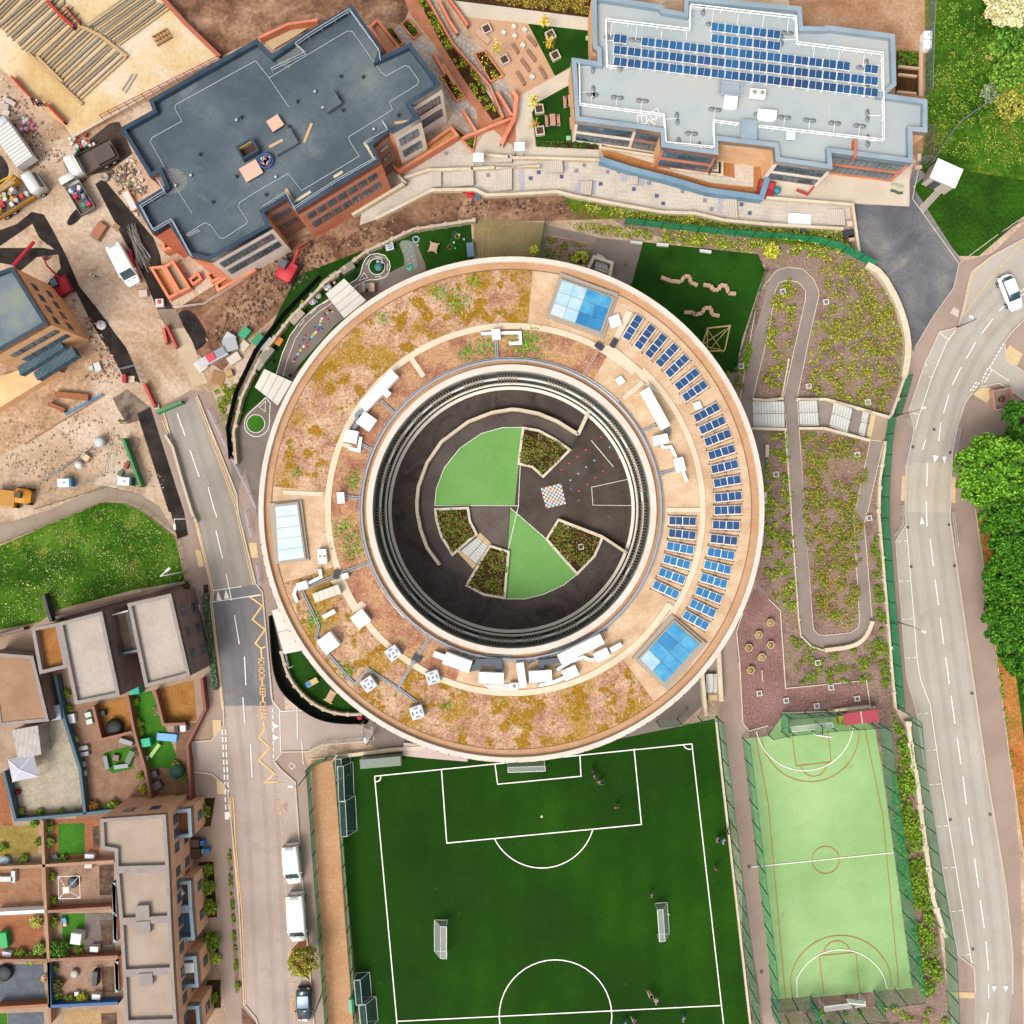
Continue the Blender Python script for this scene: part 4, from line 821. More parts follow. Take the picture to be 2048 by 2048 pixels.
pipes(T(1, 1, '1810,630 1822,785'), 'short twin pipes south of the northern fan box'); pipes(T(1, 1, '940,1090 1045,1185'), 'short twin pipes from the longest north-west unit'); pipes(T(1, 1, '790,1420 880,1460'), 'short twin pipes by the small west plant box')
pipes(T(1, 1, '670,1815 790,1825'), 'short twin pipes by the narrow upright box'); pipes(T(2, 1, '655,700 530,915'), 'pink-tinted pipe run beside the northern sedum edge', flat('#dcb2a4')); pipes(T(2, 1, '1085,1275 960,1335'), 'short twin pipes west of the long east unit'); pipes(T(2, 1, '1240,1610 1090,1655'), 'southern twin pipes on the east gravel roof')
pipes(T(2, 2, '120,1140 420,1000 720,880'), 'grey pipe bundle behind the southern plant row', flat('#7d8188')); pipes(T(1, 2, '1420,980 1580,1085 1930,1090'), 'long grey pipes above the southern plant row', flat('#8a8f96'))
for q, a, l in ((T(2, 1, '660,680')[0], -35, 'at the north-east path junction'), (T(2, 1, '770,655')[0], 60, 'beside the north-east rooflight'), (T(1, 2, '608,470')[0], 75, 'beside the western roof path'), (T(1, 2, '1215,1105')[0], -30, 'at the southern pipe crossing')):
    x, y = P(*q, HR+.4); t = thing('step_over', 'black step-over platform '+l, 'platform', (x, y, HR), R(a), 'step-over platforms on the round roof')
    MB().box(0, 0, .35, .95, .62, .05).build('deck', flat('#353c44'), t, local=True)
    b = MB(); [b.box(sx*.42, sy*.26, 0, .06, .06, .36) for sx in (-1, 1) for sy in (-1, 1)]; b.build('leg', dkgrey, t, local=True)
for q, a, l in ((T(2, 1, '778,490')[0], 20, 'beside the north-east rooflight'), (T(2, 1, '818,938')[0], 35, 'alone on the north-east gravel'), (T(2, 1, '1402,1128')[0], 20, 'between the seventh and eighth solar arrays')):
    x, y = P(*q, HR+.4); t = thing('roof_hatch', 'white roof hatch '+l, 'roof hatch', (x, y, HR), R(a)); k = 1.15 if 'rooflight' in l else .75
    MB().box(0, 0, 0, k*1.15, k*1.15, .3).build('kerb', flat('#d8ccbb'), t, local=True); MB().box(0, 0, .3, k, k, .12, 0, .93).build('lid', white, t, local=True)
# canopies against the ring
def canopy(pts, label, z=3.2, lines=3):
    w_ = PP(pts, z); c = (sum(p[0] for p in w_)/4, sum(p[1] for p in w_)/4); t = thing('canopy', label, 'canopy', (*c, 0), 0, 'white canopies around the ring building')
    MB().prism(w_, z-.15, z).build('roof_panel', mat('canopy_white', '#e6dfd4', '#eee8de', scale=.7, fine=.04), t)
    b = MB()
    for i in range(1, lines+1): b.strip([lerp(w_[0], w_[3], i/(lines+1)), lerp(w_[1], w_[2], i/(lines+1))], .05, z, z+.04)
    b.build('seam', flat('#a9a59d'), t)
    for p in w_:
        p = lerp(c, p, .9); MB().tube((*p, 0), (*p, z-.15), .07).build('post', grey, t)
canopy(T(1, 1, '525,285 665,170 830,335 665,468'), 'large white canopy between the play road and the ring')
canopy(T(1, 1, '-10,990 62,852 272,948 165,1128'), 'white canopy above the western play roundabout')
canopy(T(1, 2, '118,745 180,725 350,1045 210,1072'), 'narrow white canopy beside the school road', lines=1)
# ================================================================ flat-roofed blocks
def block(name, label, pts, h, roofm, wallm, param, pw=.35, ph=.8, edge=None, cat='building', z0=0, seam=None):
    w_ = PP(pts, h+ph)
    n = len(w_); area = sum(w_[i][0]*w_[(i+1) % n][1]-w_[(i+1) % n][0]*w_[i][1] for i in range(n))
    c = (sum(p[0] for p in w_)/n, sum(p[1] for p in w_)/n)
    t = thing(name, label, cat, (*c, z0))
    edge = edge or {}; mats = [wallm]+[m for m in dict.fromkeys(edge.values())]; b = MB()
    for i in range(n):
        a, d = w_[i], w_[(i+1) % n]
        if area < 0: a, d = d, a
        b.m = mats.index(edge[i]) if i in edge else 0
        b.add([(*a, z0), (*d, z0), (*d, h+ph-.05), (*a, h+ph-.05)], [(0, 1, 2, 3)])
    b.build('wall', mats, t)
    MB().sheet(w_, h).build('roof', roofm, t)
    ins = pw/2*(1 if area > 0 else -1); mid = []
    for i in range(n):
        p, a, d = Vector(w_[i]), Vector(w_[i-1]), Vector(w_[(i+1) % n])
        d1 = (p-a).normalized(); d2 = (d-p).normalized(); n1 = Vector((-d1.y, d1.x)); n2 = Vector((-d2.y, d2.x)); m_ = (n1+n2)
        m_ = m_.normalized() if m_.length > .01 else n1; mid.append(tuple(p+m_*ins/max(.5, m_.dot(n1))))
    if ph > 0: MB().strip(mid, pw, h-.3, h+ph, closed=True).build('parapet', param, t)
    t['_w'] = 0; del t['_w']
    return t, w_, area
winf = flat('#56646f'); glassp = mat('window_glass', '#3f5666', '#6f8591', scale=.6, fine=.05, rough=.08, spec=.8)
def windows(t, w_, area, i, cols, zs, ww=1.1, wh=1.5, u0=.1, u1=.9, fm=None, gm=None, div=1):
    a, d = Vector(w_[i]), Vector(w_[(i+1) % len(w_)]); dr = (d-a); Ln = dr.length; dr.normalize()
    nn = Vector((dr.y, -dr.x)) if area > 0 else Vector((-dr.y, dr.x)); ang = math.atan2(dr.y, dr.x)
    for z in zs:
        for k in range(cols):
            p = a+dr*Ln*(u0+(u1-u0)*(k+.5)/cols)+nn*.02
            f = MB().box(p.x, p.y, z, ww, .12, wh, ang).build('window', fm or winf, t)
            for q in range(div):
                pp = p+nn*.05+dr*(ww*((q+.5)/div-.5)); MB().box(pp.x, pp.y, z+.08, ww/div-.1, .06, wh-.16, ang).build('pane', gm or glassp, f)
# dark-roofed block, north west
droof = mat('dark_membrane', '#525e66', '#5f6b73', '#6f7a7e', scale=.12, fine=.06, fscale=4, rough=.6, brick=(7, 1.05, -57, '#434d54', .02, .55), speck=(.25, .6, '#88908c', .16))
dpar = mat('dark_blue_parapet', '#38495a', '#475867', scale=.4, fine=.06, rough=.5)
wbrick = mat('white_brick', lin('#dccbbb', 1.1), lin('#e8d9ca', 1.1), scale=.5, fine=.06, brick=(.45, .15, 33, '#c4b2a2', .01, .4)); obrick = mat('orange_brick', lin('#bf7356', 1.1), lin('#cd8668', 1.1), scale=.5, fine=.08); bbrick = mat('brown_brick', lin('#8d6450', 1), lin('#9b7260', 1), scale=.5, fine=.08); tbrick = mat('tan_brick', lin('#cfa37c', 1.1), lin('#dcb28c', 1.1), scale=.5, fine=.06)
B1 = [(240, 256), (305, 220), (297, 200), (514, 77), (545, 108), (586, 80), (704, 9), (765, 98), (759, 114), (821, 85), (883, 170), (822, 208), (841, 236), (786, 268), (777, 264), (745, 290), (761, 322), (593, 424), (572, 398), (528, 424), (541, 452), (419, 521), (378, 512), (337, 447), (305, 468), (270, 409), (330, 372), (318, 345), (300, 355)]
t1, w1, a1 = block('dark_roofed_block', 'flat-roofed apartment block with dark blue-grey membrane roof beside the building site', B1, 9.4, droof, obrick, dpar, .42, .8,
                   {10: wbrick, 11: wbrick, 12: wbrick, 14: bbrick, 15: obrick, 16: obrick, 18: bbrick, 19: tbrick, 20: wbrick, 9: wbrick})
windows(t1, w1, a1, 10, 3, (6.2, 2.8), 1.1, 1.9, .15, .85, div=2); windows(t1, w1, a1, 12, 2, (6.2, 2.8), 1.2, 1.9, .2, .85, div=2); windows(t1, w1, a1, 14, 1, (7, 4.4, 1.6), 1.2, .9); windows(t1, w1, a1, 16, 7, (6.4, 3.4), 1.0, 1.8, .08, .95, div=2); windows(t1, w1, a1, 20, 6, (6.4, 3.4), 1.0, 1.8, .06, .94, div=2)
windows(t1, w1, a1, 18, 2, (6.4, 3), .9, 1.4); windows(t1, w1, a1, 0, 2, (6, 3), 1, 1.5); windows(t1, w1, a1, 2, 8, (6, 3), 1, 1.5); windows(t1, w1, a1, 9, 4, (6, 3), 1, 1.5)
ZR = 9.4
def roofbox(q, l, wd, h, ang, label, name, cat, m, top=None, z=ZR, group=None):
    x, y = P(*q, z+h); t = thing(name, label, cat, (x, y, z), R(ang), group)
    MB().box(0, 0, 0, l, wd, h).build('body', m, t, local=True, bevel=.04)
    MB().box(0, 0, h, l+.12, wd+.12, .06).build('cap', top or m, t, local=True); return t
roofbox(T(1, 0, '562,765')[0], 1.7, 1.5, .8, 33, 'square dark hatch in the middle of the dark roof', 'roof_hatch', 'roof hatch', droof)
roofbox(T(1, 0, '205,1070')[0], 2.6, 1.7, .7, 30, 'long dark plinth below the pink board on the dark roof', 'roof_plinth', 'plinth', droof)
roofbox(T(1, 0, '145,930')[0], 1.3, 1.2, .5, 33, 'salmon board lying on a small plinth on the dark roof', 'covered_hatch', 'roof hatch', dpar, flat('#eab9a2'))
roofbox(T(0, 0, '1895,1290')[0], 1.9, 1.5, .5, 30, 'pink board with bolts beside the open shaft', 'covered_hatch', 'roof hatch', dpar, flat('#e9bda6'))
t = thing('open_shaft', 'open square shaft with a brown interior on the dark roof', 'shaft', (*P(*T(0, 0, '1865,1120')[0], ZR+.9), ZR), R(30))
MB().strip([(-.9, -.7), (.9, -.7), (.9, .7), (-.9, .7)], .22, 0, .9, closed=True).build('upstand', dpar, t, local=True); MB().box(0, 0, .02, 1.6, 1.2, .05).build('shaft_floor', flat('#4b2f1a'), t, local=True)
b = MB(); b.box(0, .48, .1, 1.5, .08, .7); b.build('timber_lining', flat('#c79f63'), t, local=True)
b = MB(); x, y = P(*T(1, 0, '70,1210')[0], ZR+.5); b.lathe(x, y, [(.75, ZR), (.85, ZR+.5), (.7, ZR+.5), (.6, ZR+.15)], 14); t = thing('rubble_tub', 'blue tub full of rubbish on the dark roof', 'tub', (x, y, ZR))
b.build('tub', flat('#2b5c94'), t); b = MB()
for k in range(26): b.mt(k % 4).box(x+random.uniform(-.45, .45), y+random.uniform(-.45, .45), ZR+.2, .3, .2, .35, random.random()*3)
b.build('rubbish', [flat('#c9cdd2'), flat('#c43a62'), flat('#8d95a0'), flat('#d8d3cc')], t)
for i, q in enumerate(T(0, 0, '1785,905 1820,885 1510,1165 1440,1322 1605,1525 1785,1332 1325,1400 1215,570 1620,630')[:7]+T(1, 0, '640,575 808,580 445,690 312,765 250,955 505,810 628,740 655,832 890,975 1075,870 75,1470 150,1335')):
    x, y = P(*q, ZR+.3); t = thing('roof_outlet', 'small dark vent pipe on the dark roof, '+['west pair, left one', 'west pair, right one', 'west centre', 'south-west, alone', 'far south, alone', 'beside the pink board with bolts', 'beside the scaffold corner', 'north centre, tilted', 'north centre, ringed', 'above the square hatch, left', 'north-west of the square hatch', 'below the salmon board', 'left of the square hatch', 'right of the square hatch, upper', 'right of the square hatch, lower', 'inside the eastern inset, left', 'inside the eastern inset, right', 'by the southern boards', 'by the southern junction'][i], 'vent pipe', (x, y, ZR), 0, 'vent pipes on the dark roof')
    MB().tube((0, 0, 0), (0, 0, .35), .11, 8).build('pipe', flat('#323c44'), t, local=True); MB().lathe(0, 0, [(.17, .35), (.12, .42)], 8).build('cap', flat('#1e262c' if i % 3 else '#c9ced2'), t, local=True)
def rail(pts, z, label, post=1.6, hh=1.0, r=.04, col=None, name='guardrail', cat='guardrail', feet=0, footm=None, group=None, closed=False, side=1):
    col = col or (white if feet else flat('#c3cad0')); r = r if feet else min(r, .035)
    w_ = PP(pts, z+hh)
    if closed: w_ = w_+[w_[0]]
    t = thing(name, label, cat, (*w_[0], z), 0, group); col = col or white
    b = MB()
    for k in (hh, hh*.5): b.pipe([(x, y, z+k) for x, y in w_], r)
    b.build('rail', col, t); b = MB()
    for x, y, a in dense(w_, post): b.tube((x, y, z), (x, y, z+hh), r, 5)
    b.build('upright', col, t)
    if feet:
        for x, y, a in dense(w_, feet)[0:60]:
            a2 = a+side*math.pi/2; L_ = 1.5
            MB().tube((x, y, z+.15), (x+L_*math.cos(a2), y+L_*math.sin(a2), z+.15), .03, 4).build('arm', col, t)
            b = MB()
            for s in (-1, 1): b.lathe(x+L_*math.cos(a2)+s*.34*math.cos(a), y+L_*math.sin(a2)+s*.34*math.sin(a), [(.3, z+.02), (.3, z+.16)], 12, 1.25, .72, a)
            b.build('counterweight', footm or grey, t)
    return t
rail(T(1, 0, '705,65 925,370 935,440'), ZR+.8, 'white safety rail along the north-east edge of the dark roof'); rail(T(1, 0, '295,325 400,250 700,65'), ZR+.8, 'white safety rail along the northern edge of the dark roof')
rail(T(1, 0, '110,515 370,390 295,325'), ZR, 'white safety rail around the northern notch of the dark roof'); rail(T(1, 0, '280,1565 620,1345 905,1185'), ZR+.3, 'long white safety rail above the orange brick front'); rail(T(1, 0, '820,1070 995,975 950,905'), ZR, 'short double rail beside the eastern inset')
rail(T(1, 0, '45,1560 220,1445 300,1585'), ZR, 'white rail around the southern notch of the dark roof'); rail(T(0, 0, '1180,1340 1235,1440 1055,1550 1150,1730 1290,1650 1440,1930'), ZR+.3, 'white safety rail zigzagging round the west corner of the dark roof'); rail(T(0, 0, '1410,1775 1500,1730'), ZR, 'tiny white rail near the south-west corner')
b = MB()
for pth in (T(0, 0, '1930,460 1330,790 1320,820 1375,915 1150,1040 1135,1070 1320,1400 1450,1610')+[], T(1, 0, '0,460 100,590 250,810'), T(1, 0, '100,590 690,235 730,240 940,540 980,575 1130,495 1160,510 1230,610 1220,640 1010,770 1030,830 700,1035 710,1070 780,1180 345,1440 245,1310 0,1450'), T(0, 0, '1405,1770 1550,1680 1590,1700 1660,1795 1690,1800 1860,1690 1870,1670 1800,1560 1810,1530 1932,1450')):
    b.pipe([(*p, ZR+.06) for p in PP(pth, ZR)], .03, 4)
b.build('lightning_tape', flat('#d5dade'), t1)
MB().sheet(PP(T(1, 0, '110,400 280,305 365,385 250,440 260,520 190,500'), ZR), ZR+.015).build('roof_dust', mat('cement_dust', '#8f9490', '#a5a8a2', fine=.2, alpha=.6), t1); MB().sheet(PP(smooth(T(0, 0, '1190,1290 1330,1260 1420,1330 1400,1430 1270,1480 1200,1400'), 2, True), ZR), ZR+.015).build('roof_dust', mat('cement_dust'), t1)
for i, (q, l, a, nm) in enumerate(((T(1, 0, '385,990')[0], 2.2, 68, 'steeply tilted plank near the middle of the dark roof'), (T(1, 0, '155,1090')[0], 1.6, 28, 'plank lying on the long dark plinth'), (T(1, 0, '1098,908')[0], 1.6, 8, 'plank inside the eastern inset of the roof'), (T(1, 0, '245,1460')[0], 1.5, -60, 'upright plank in the southern notch'), (T(1, 0, '340,1478')[0], 2.2, 33, 'plank along the southern notch edge'), (T(1, 0, '615,1305')[0], 1.1, 33, 'short pale plank above the orange brick front'), (T(1, 0, '855,1130')[0], 2.2, -58, 'pale plank along the eastern roof step'))):
    x, y = P(*q, ZR+.5); one('plank', MB().box(x, y, ZR+(.76 if i == 1 else .02), l, .28, .05, R(a)), flat('#d9b083' if i < 4 else '#e2d3ae'), nm, 'plank', 'planks left on the dark roof')
# pale-roofed block, north east
broof = mat('pale_blue_membrane', '#b2bcbe', '#bcc4c5', '#c3c4bf', scale=.1, fine=.03, rough=.6); bpar = mat('pale_blue_parapet', '#95a9b5', '#a6b6c0', scale=.3, fine=.03, rough=.5)
B2 = [(1184, -12), (1326, 10), (1329, 17), (1368, 24), (1369, -8), (1603, 13), (1606, 52), (1650, 53), (1651, 50), (1790, 68), (1793, 170), (1772, 188), (1855, 199), (1855, 265), (1825, 262), (1826, 326), (1663, 305), (1665, 338), (1552, 322), (1549, 294), (1437, 281), (1437, 310), (1323, 294), (1322, 265), (1274, 257), (1151, 241), (1143, 115), (1195, 122), (1194, 101), (1186, 95)]
t2, w2, a2_ = block('pale_roofed_block', 'flat-roofed block with pale blue roof and rows of blue solar panels', B2, 5.6, broof, tbrick, bpar, .5, .7, {14: obrick, 15: obrick, 17: wbrick, 20: tbrick, 21: obrick, 24: wbrick, 23: bbrick, 18: tbrick, 12: obrick})
for i, n_ in ((15, 6), (17, 4), (20, 4), (21, 4), (24, 5), (23, 2)): windows(t2, w2, a2_, i, n_, (3.6, .9), 1.3, 1.7, .06, .94, div=2)
windows(t2, w2, a2_, 5, 6, (3.4, .9), 1, 1.5); windows(t2, w2, a2_, 9, 3, (3.4, .9), 1, 1.5)
ZB = 5.6; pr = None; PX = []
def colr(i, row):   # photo point of a pair's centre
    return T(2, 0, '%g,%g' % (818+i*105.4, 463+i*12.7-row*87.5))[0]
rows = {0: range(19), 1: range(19), 2: [0]+list(range(2, 17))+[18], 3: range(7, 12), 4: range(7, 12)}
rn = ['southernmost', 'second from south', 'middle', 'second from north', 'northernmost']
rang = -6.9
for r_ in rows:
    for i in rows[r_]:
        x, y = P(*colr(i, r_), ZB+.45); lab = '%s panel pair from the west in the %s solar row' % (ORD[list(rows[r_]).index(i)], rn[r_])
        if pr is None:
            pr = thing('solar_panel_pair', lab, 'solar panels', (x, y, ZB), R(rang), 'paired solar panels on the pale blue roof')
            b = MB(); b.box(0, 0, .28, 1.48, .94, .04)
            for sx in (-.68, .68): b.box(sx, 0, 0, .06, 1.1, .28)
            b.build('frame', white, pr, local=True)
            for sx in (-.36, .36): MB().box(sx, 0, .32, .68, .87, .03).build('panel', mat('roof_solar_cells', '#14406d', '#1d5688', '#2273a6', scale=.09, fine=.03, rough=.2, spec=.7, stripe=(5, 83, '#2c5f92', .35)), pr, local=True)
        else: dup(pr, (x, y, ZB), R(rang), lab, 'paired solar panels on the pale blue roof')
cw = flat('#8c9194')
rail(T(2, 0, '510,480 515,780 1150,860 1165,1070 1530,1105 1525,905 1715,930'), ZB, 'white free-standing guardrail around the south-western half of the pale roof', 1.6, 1.0, .05, feet=2.75, footm=cw, side=1)
rail(T(3, 0, '-60,945 880,1050 870,395 225,315 215,120 -10,95')+T(2, 0, '1350,30 1345,215 710,140 720,490 790,505 510,480')[0:5], ZB, 'white free-standing guardrail around the northern and eastern roof edges', 1.6, 1.0, .05, feet=2.75, footm=cw, side=1)
def rbox2(*a, **k): return roofbox(*a, z=ZB, **k)
rbox2(T(2, 0, '1650,770')[0], 1.3, 1.2, .6, -5, 'square white rooflight below the fenced hatch', 'rooflight_box', 'rooflight', white)
rbox2(T(2, 0, '1925,865')[0], 1.9, .95, .7, -5, 'wide white rooflight near the south entrance', 'rooflight_box', 'rooflight', white)
rbox2(T(2, 0, '1645,665')[0], 2.0, 1.5, .4, -5, 'grey hatch inside a white rail enclosure', 'roof_hatch', 'roof hatch', flat('#a7b2bd'))
rail(T(2, 0, '1562,592 1740,615 1730,722 1562,705'), ZB, 'square white rail around the grey hatch', 1.4, 1.0, .05, closed=True)
rbox2(T(2, 0, '1788,990')[0], 1.65, 2.4, .5, -3, 'tall pale blue upstand with a pink mark', 'roof_upstand', 'roof upstand', bpar)
rbox2(T(3, 0, '172,1022')[0], .8, .85, .3, -3, 'black-framed white access hatch near the south edge', 'access_hatch', 'roof hatch', flat('#3c4955'), top=white)
unit(T(2, 0, '1855,705')[0], 1.7, .9, .7, -5, 'white double fan unit below the solar rows', 'condenser', fan=2, seams=0, z=ZB, group=None)
for i, q in enumerate((T(2, 0, '985,890')[0], T(2, 0, '1085,850')[0], T(2, 0, '1040,935')[0])):
    x, y = P(*q, ZB+.5); t = thing('rail_frame', ['square', 'tilted', 'bent'][i]+' loose white rail frame lying on the pale roof', 'rail frame', (x, y, ZB), R(i*25), 'loose rail frames')
    MB().pipe([(-.5, -.45, .05), (.5, -.45, .05), (.5, .45, .05), (-.5, .45, .05), (-.5, -.45, .05)], .035).build('frame', white, t, local=True); MB().tube((0, -.45, .05), (0, .45, .05), .03).build('crossbar', white, t, local=True)
b = MB(); b.pipe([(*p, ZB+.04) for p in PP(T(2, 0, '1130,530 1145,860'), ZB)], .02, 4); b.pipe([(*p, ZB+.04) for p in PP(T(3, 0, '458,350 465,1000'), ZB)], .02, 4); b.pipe([(*p, ZB+.04) for p in PP(T(3, 0, '0,765 130,780 170,820 178,980'), ZB)], .02, 4)
b.build('lightning_tape', flat('#e9edef'), t2)
b = MB()
for pts in (T(3, 0, '80,1182 280,1205 330,1235 90,1212'), T(2, 0, '490,880 750,905 900,935 500,900')): b.sheet(PP(pts, ZB), ZB+.02)
b.build('roof_stain', mat('puddle_stain', '#8a8c88', '#a09a86', fine=.15), t2)
one('roof_screen', MB().prism(PP(T(3, 0, '650,1050 668,1050 668,1190 650,1190'), ZB+.9), ZB, ZB+.9), flat('#d97450'), 'orange upstand across the southern roof', 'upstand')
# the block at the left edge
B3 = [(-30, 553), (24, 533), (95, 647), (-30, 718)]
yb = mat('yellow_brick', lin('#cf9f74', 1.1), lin('#dcb084', 1.1), scale=.5, fine=.05, brick=(.5, .17, 33, '#b98b62', .01, .4))
t3, w3, a3 = block('yellow_brick_block', 'yellow brick block with a grey roof at the left edge of the site', B3, 10, mat('grey_blue_roof', '#74818a', '#848f95', '#929a8c', scale=.3, fine=.05, brick=(9, 1.2, -57, '#5f727c', .02, .4)), yb, dpar, .35, .6)
windows(t3, w3, a3, 1, 4, (7, 3.6), .8, 1.1, .15, .95); windows(t3, w3, a3, 2, 4, (7, 4.4), 1.3, 1.2, .05, .8, div=2)
for s_, z, nm in (('120,800 150,900 480,690 430,600', 4.2, 'pane_upper'), ('250,880 280,935 580,750 540,680', 3.0, 'pane_lower')):
    MB().prism(PP(T(0, 1, s_), z), z-1.2, z).build('lean_to_roof', mat('standing_seam', '#566a75', '#677b86', scale=.4, fine=.04, stripe=(2.2, 33, '#38505e', .4)), t3)
MB().prism(PP(T(0, 1, '-60,930 350,790 440,870 -60,1180'), 1.6), 0, 1.6).build('bay_front', yb, t3)
# ---------------------------------------------------------------- slab under construction
sb = thing('unfinished_floor', 'sandy concrete floor slab under construction with a red edge beam', 'building site', P(*T(0, 0, '900,500')[0]))
MB().prism(PP(T(0, 0, '-250,-80 1170,-80 1660,428 545,1030 480,940 420,900 -100,420'), .9), 0, .9).build('slab', slabc, sb)
MB().strip(PP(T(0, 0, '1165,-80 1400,180 1660,430'), 1.0), .45, 0, 1.15).build('edge_beam', flat('#c2694f'), sb)
MB().strip(PP(T(0, 0, '1650,440 1300,610 870,850 545,1030'), 1.0), .3, .9, 1.0).build('edge_board', flat('#dcc6b2'), sb)
jm = [flat('#b39c78'), flat('#cbb184'), flat('#978b78')]
def joist(i, a, b_, lab, grp):
    j = lambda p: (p[0]+random.uniform(-2.2, 2.2), p[1]+random.uniform(-2.2, 2.2)); z = .92+.02*(i % 2); p, q = P(*j(a), 1), P(*j(b_), 1); mb = MB(); mb.strip([p, q], .16+.05*(i % 3), z, z+.22); one('joist', mb, jm[i % 3], lab, 'joist', grp)
tl = T(0, 0, '20,240 620,770 990,430 390,-100'); dv = lambda u, v: lerp(lerp(tl[0], tl[1], u), lerp(tl[3], tl[2], u), v)
for i in range(26): joist(i, dv((i+.4)/26, random.uniform(0, .03)), dv((i+.4)/26, random.uniform(.9, 1)), ORD2(i)+' joist from the top left in the long south-west field', 'joists of the south-west field')
tl2 = T(0, 0, '640,190 920,340 1290,70 1010,-80')
for i in range(14): joist(i, lerp(tl2[0], tl2[1], (i+.4)/14), lerp(tl2[3], tl2[2], (i+.4)/14), ORD2(i)+' joist from the left in the field beside the sandy floor', 'joists of the north-east field')
tl3 = T(0, 0, '-100,130 20,230 330,-20 200,-200')
for i in range(7): joist(i, lerp(tl3[0], tl3[1], (i+.4)/7), lerp(tl3[3], tl3[2], (i+.4)/7), ORD2(i)+' joist from the left in the top left corner field', 'joists of the corner field')
for s_, lab in (('210,400 620,790', 'long plank walkway along the sandy floor edge'), ('590,190 760,270 960,430', 'timber wall plate between the two joist fields'), ('280,430 470,620', 'second plank walkway nearer the corner')):
    one('timber_beam', MB().strip(PP(T(0, 0, s_), 1.2), .35, 1.16, 1.3), flat('#cda877'), lab, 'beam')
for s_, lab, r in (('350,0 430,90 550,200', 'bright red edge barrier in the top joist field', .3), ('80,570 150,650 270,780', 'upper red barrier rail beside the sandy floor', .22), ('340,775 480,920', 'lower red barrier rail beside the sandy floor', .22), ('470,30 600,180', 'thin red rail right of the bright red barrier', .1)):
    one('site_barrier', MB().strip(PP(T(0, 0, s_), 1.8), r, .95, 1.75), flat('#c8321f'), lab, 'barrier')
b = MB(); pp = PP(T(0, 0, '760,880 1650,435'), 1.5)
for k in range(15): p = lerp(pp[0], pp[1], k/14); b.tube((*p, .9), (*p, 2.0), .04, 4); b.tube((p[0], p[1], 1.9), (p[0]+.5, p[1]-.6, 1.0), .03, 4)
b.tube((*pp[0], 1.9), (*pp[1], 1.9), .04, 4); b.tube((*pp[0], 1.4), (*pp[1], 1.4), .03, 4)
one('edge_protection', b, flat('#b5453f'), 'thin red edge protection rail along the slab facing the dark roof', 'guardrail')
q = T(0, 0, '1220,280')[0]; t = thing('timber_crate_frame', 'open timber lattice crate on the sandy floor', 'crate', (*P(*q, 1.2), .9), R(30))
b = MB(); [b.box(x_, 0, .35, .12, 1.2, .1) for x_ in (-.8, -.4, 0, .4, .8)]; b.build('crosspiece', flat('#c08a4e'), t, local=True); b = MB(); [b.box(0, y_, .1, 1.9, .12, .25) for y_ in (-.55, 0, .55)]; b.build('runner', flat('#a67842'), t, local=True)
for i, s_ in enumerate(('920,680 1000,560', '945,700 1030,560')): one('steel_channel', MB().strip(PP(T(0, 0, s_), 1), .16, .91, 1.02), flat('#a9a3a0'), ['left', 'right'][i]+' of two grey channels lying on the sandy floor', 'channel')
# ================================================================ walls, steps and fences
def wall(name, label, pts, wd, h, m, z0=0, cat='wall', group=None, blocks=0, closed=False, blockm=None):
    w_ = PP(pts, h); t = thing(name, label, cat, (*w_[0], z0), 0, group)
    MB().strip(w_, wd, z0, z0+h, closed=closed).build('wall_body', m, t)
    if blocks:
        b = MB()
        for i, (x, y, a) in enumerate(dense(w_+([w_[0]] if closed else []), blocks)): b.box(x+random.uniform(-.08, .08), y, z0, wd*1.25, wd*1.5, h+.05, a+random.uniform(-.2, .2))
        b.build('post', blockm or m, t)
    return t
gtint = mat('green_mesh', lin('#1f9468', 1), lin('#27a377', 1), scale=.4, fine=.04, alpha=.22, rough=.6); gpost = flat('#135c40')
gtd = mat('dense_green_mesh', lin('#158a5a', 1), lin('#1c9868', 1), scale=.4, fine=.04, alpha=.5, rough=.6)
def fence(label, pts, h, step=2.4, m=None, pm=None, pr_=.06, name='mesh_fence', group=None, z=0, ph=None):
    w_ = PP(pts, 0); t = thing(name, label, 'fence', (*w_[0], z), 0, group)
    MB().strip(w_, .03, z+.05, z+h).build('mesh_panel', m or gtint, t)
    MB().pipe([(x, y, z+h) for x, y in w_], .035, 5).build('top_rail', pm or gpost, t)
    for x, y, a in dense(w_, step)[:100]: MB().tube((x, y, z), (x, y, z+(ph or h)), pr_, 5).build('post', pm or gpost, t)
    return t
fence('tall green mesh fence on the west side of the ball court', T(2, 2, '1735,1700 1932,3340')+T(3, 3, '30,1870'), 4.0)
fence('tall green mesh fence on the east side of the ball court', T(3, 2, '835,1600 870,1932')+T(3, 3, '1085,1650'), 4.0)
fence('green mesh fence at the south end of the ball court', T(3, 3, '22,1745 315,1722 340,1845 35,1875'), 3.0)
fence('green mesh goal recess at the south of the ball court', T(3, 3, '315,1722 335,1850 810,1805 795,1680'), 3.4); fence('green mesh fence at the south-east corner of the ball court', T(3, 3, '795,1680 1085,1650'), 4.0)
fence('green mesh fence behind the north goal of the ball court', T(3, 2, '100,1655 95,1520 495,1490'), 3.4); fence('green mesh line between the north goal recess and the court', T(3, 2, '0,1680 100,1655 500,1615 900,1590'), 2.6)
fence('green mesh fence along the eastern touchline of the football pitch', T(2, 2, '1540,1540 1590,1932')+T(2, 3, '1825,1932'), 4.2)
fence('green mesh fence above the north-east corner of the pitch', T(2, 2, '1090,1580 1300,1555 1540,1535'), 3.2)
fence('dark green fence along the western side of the football pitch', T(1, 2, '610,1855')+T(1, 3, '625,0 665,520 700,1060 770,1932'), 2.6, m=gtd)
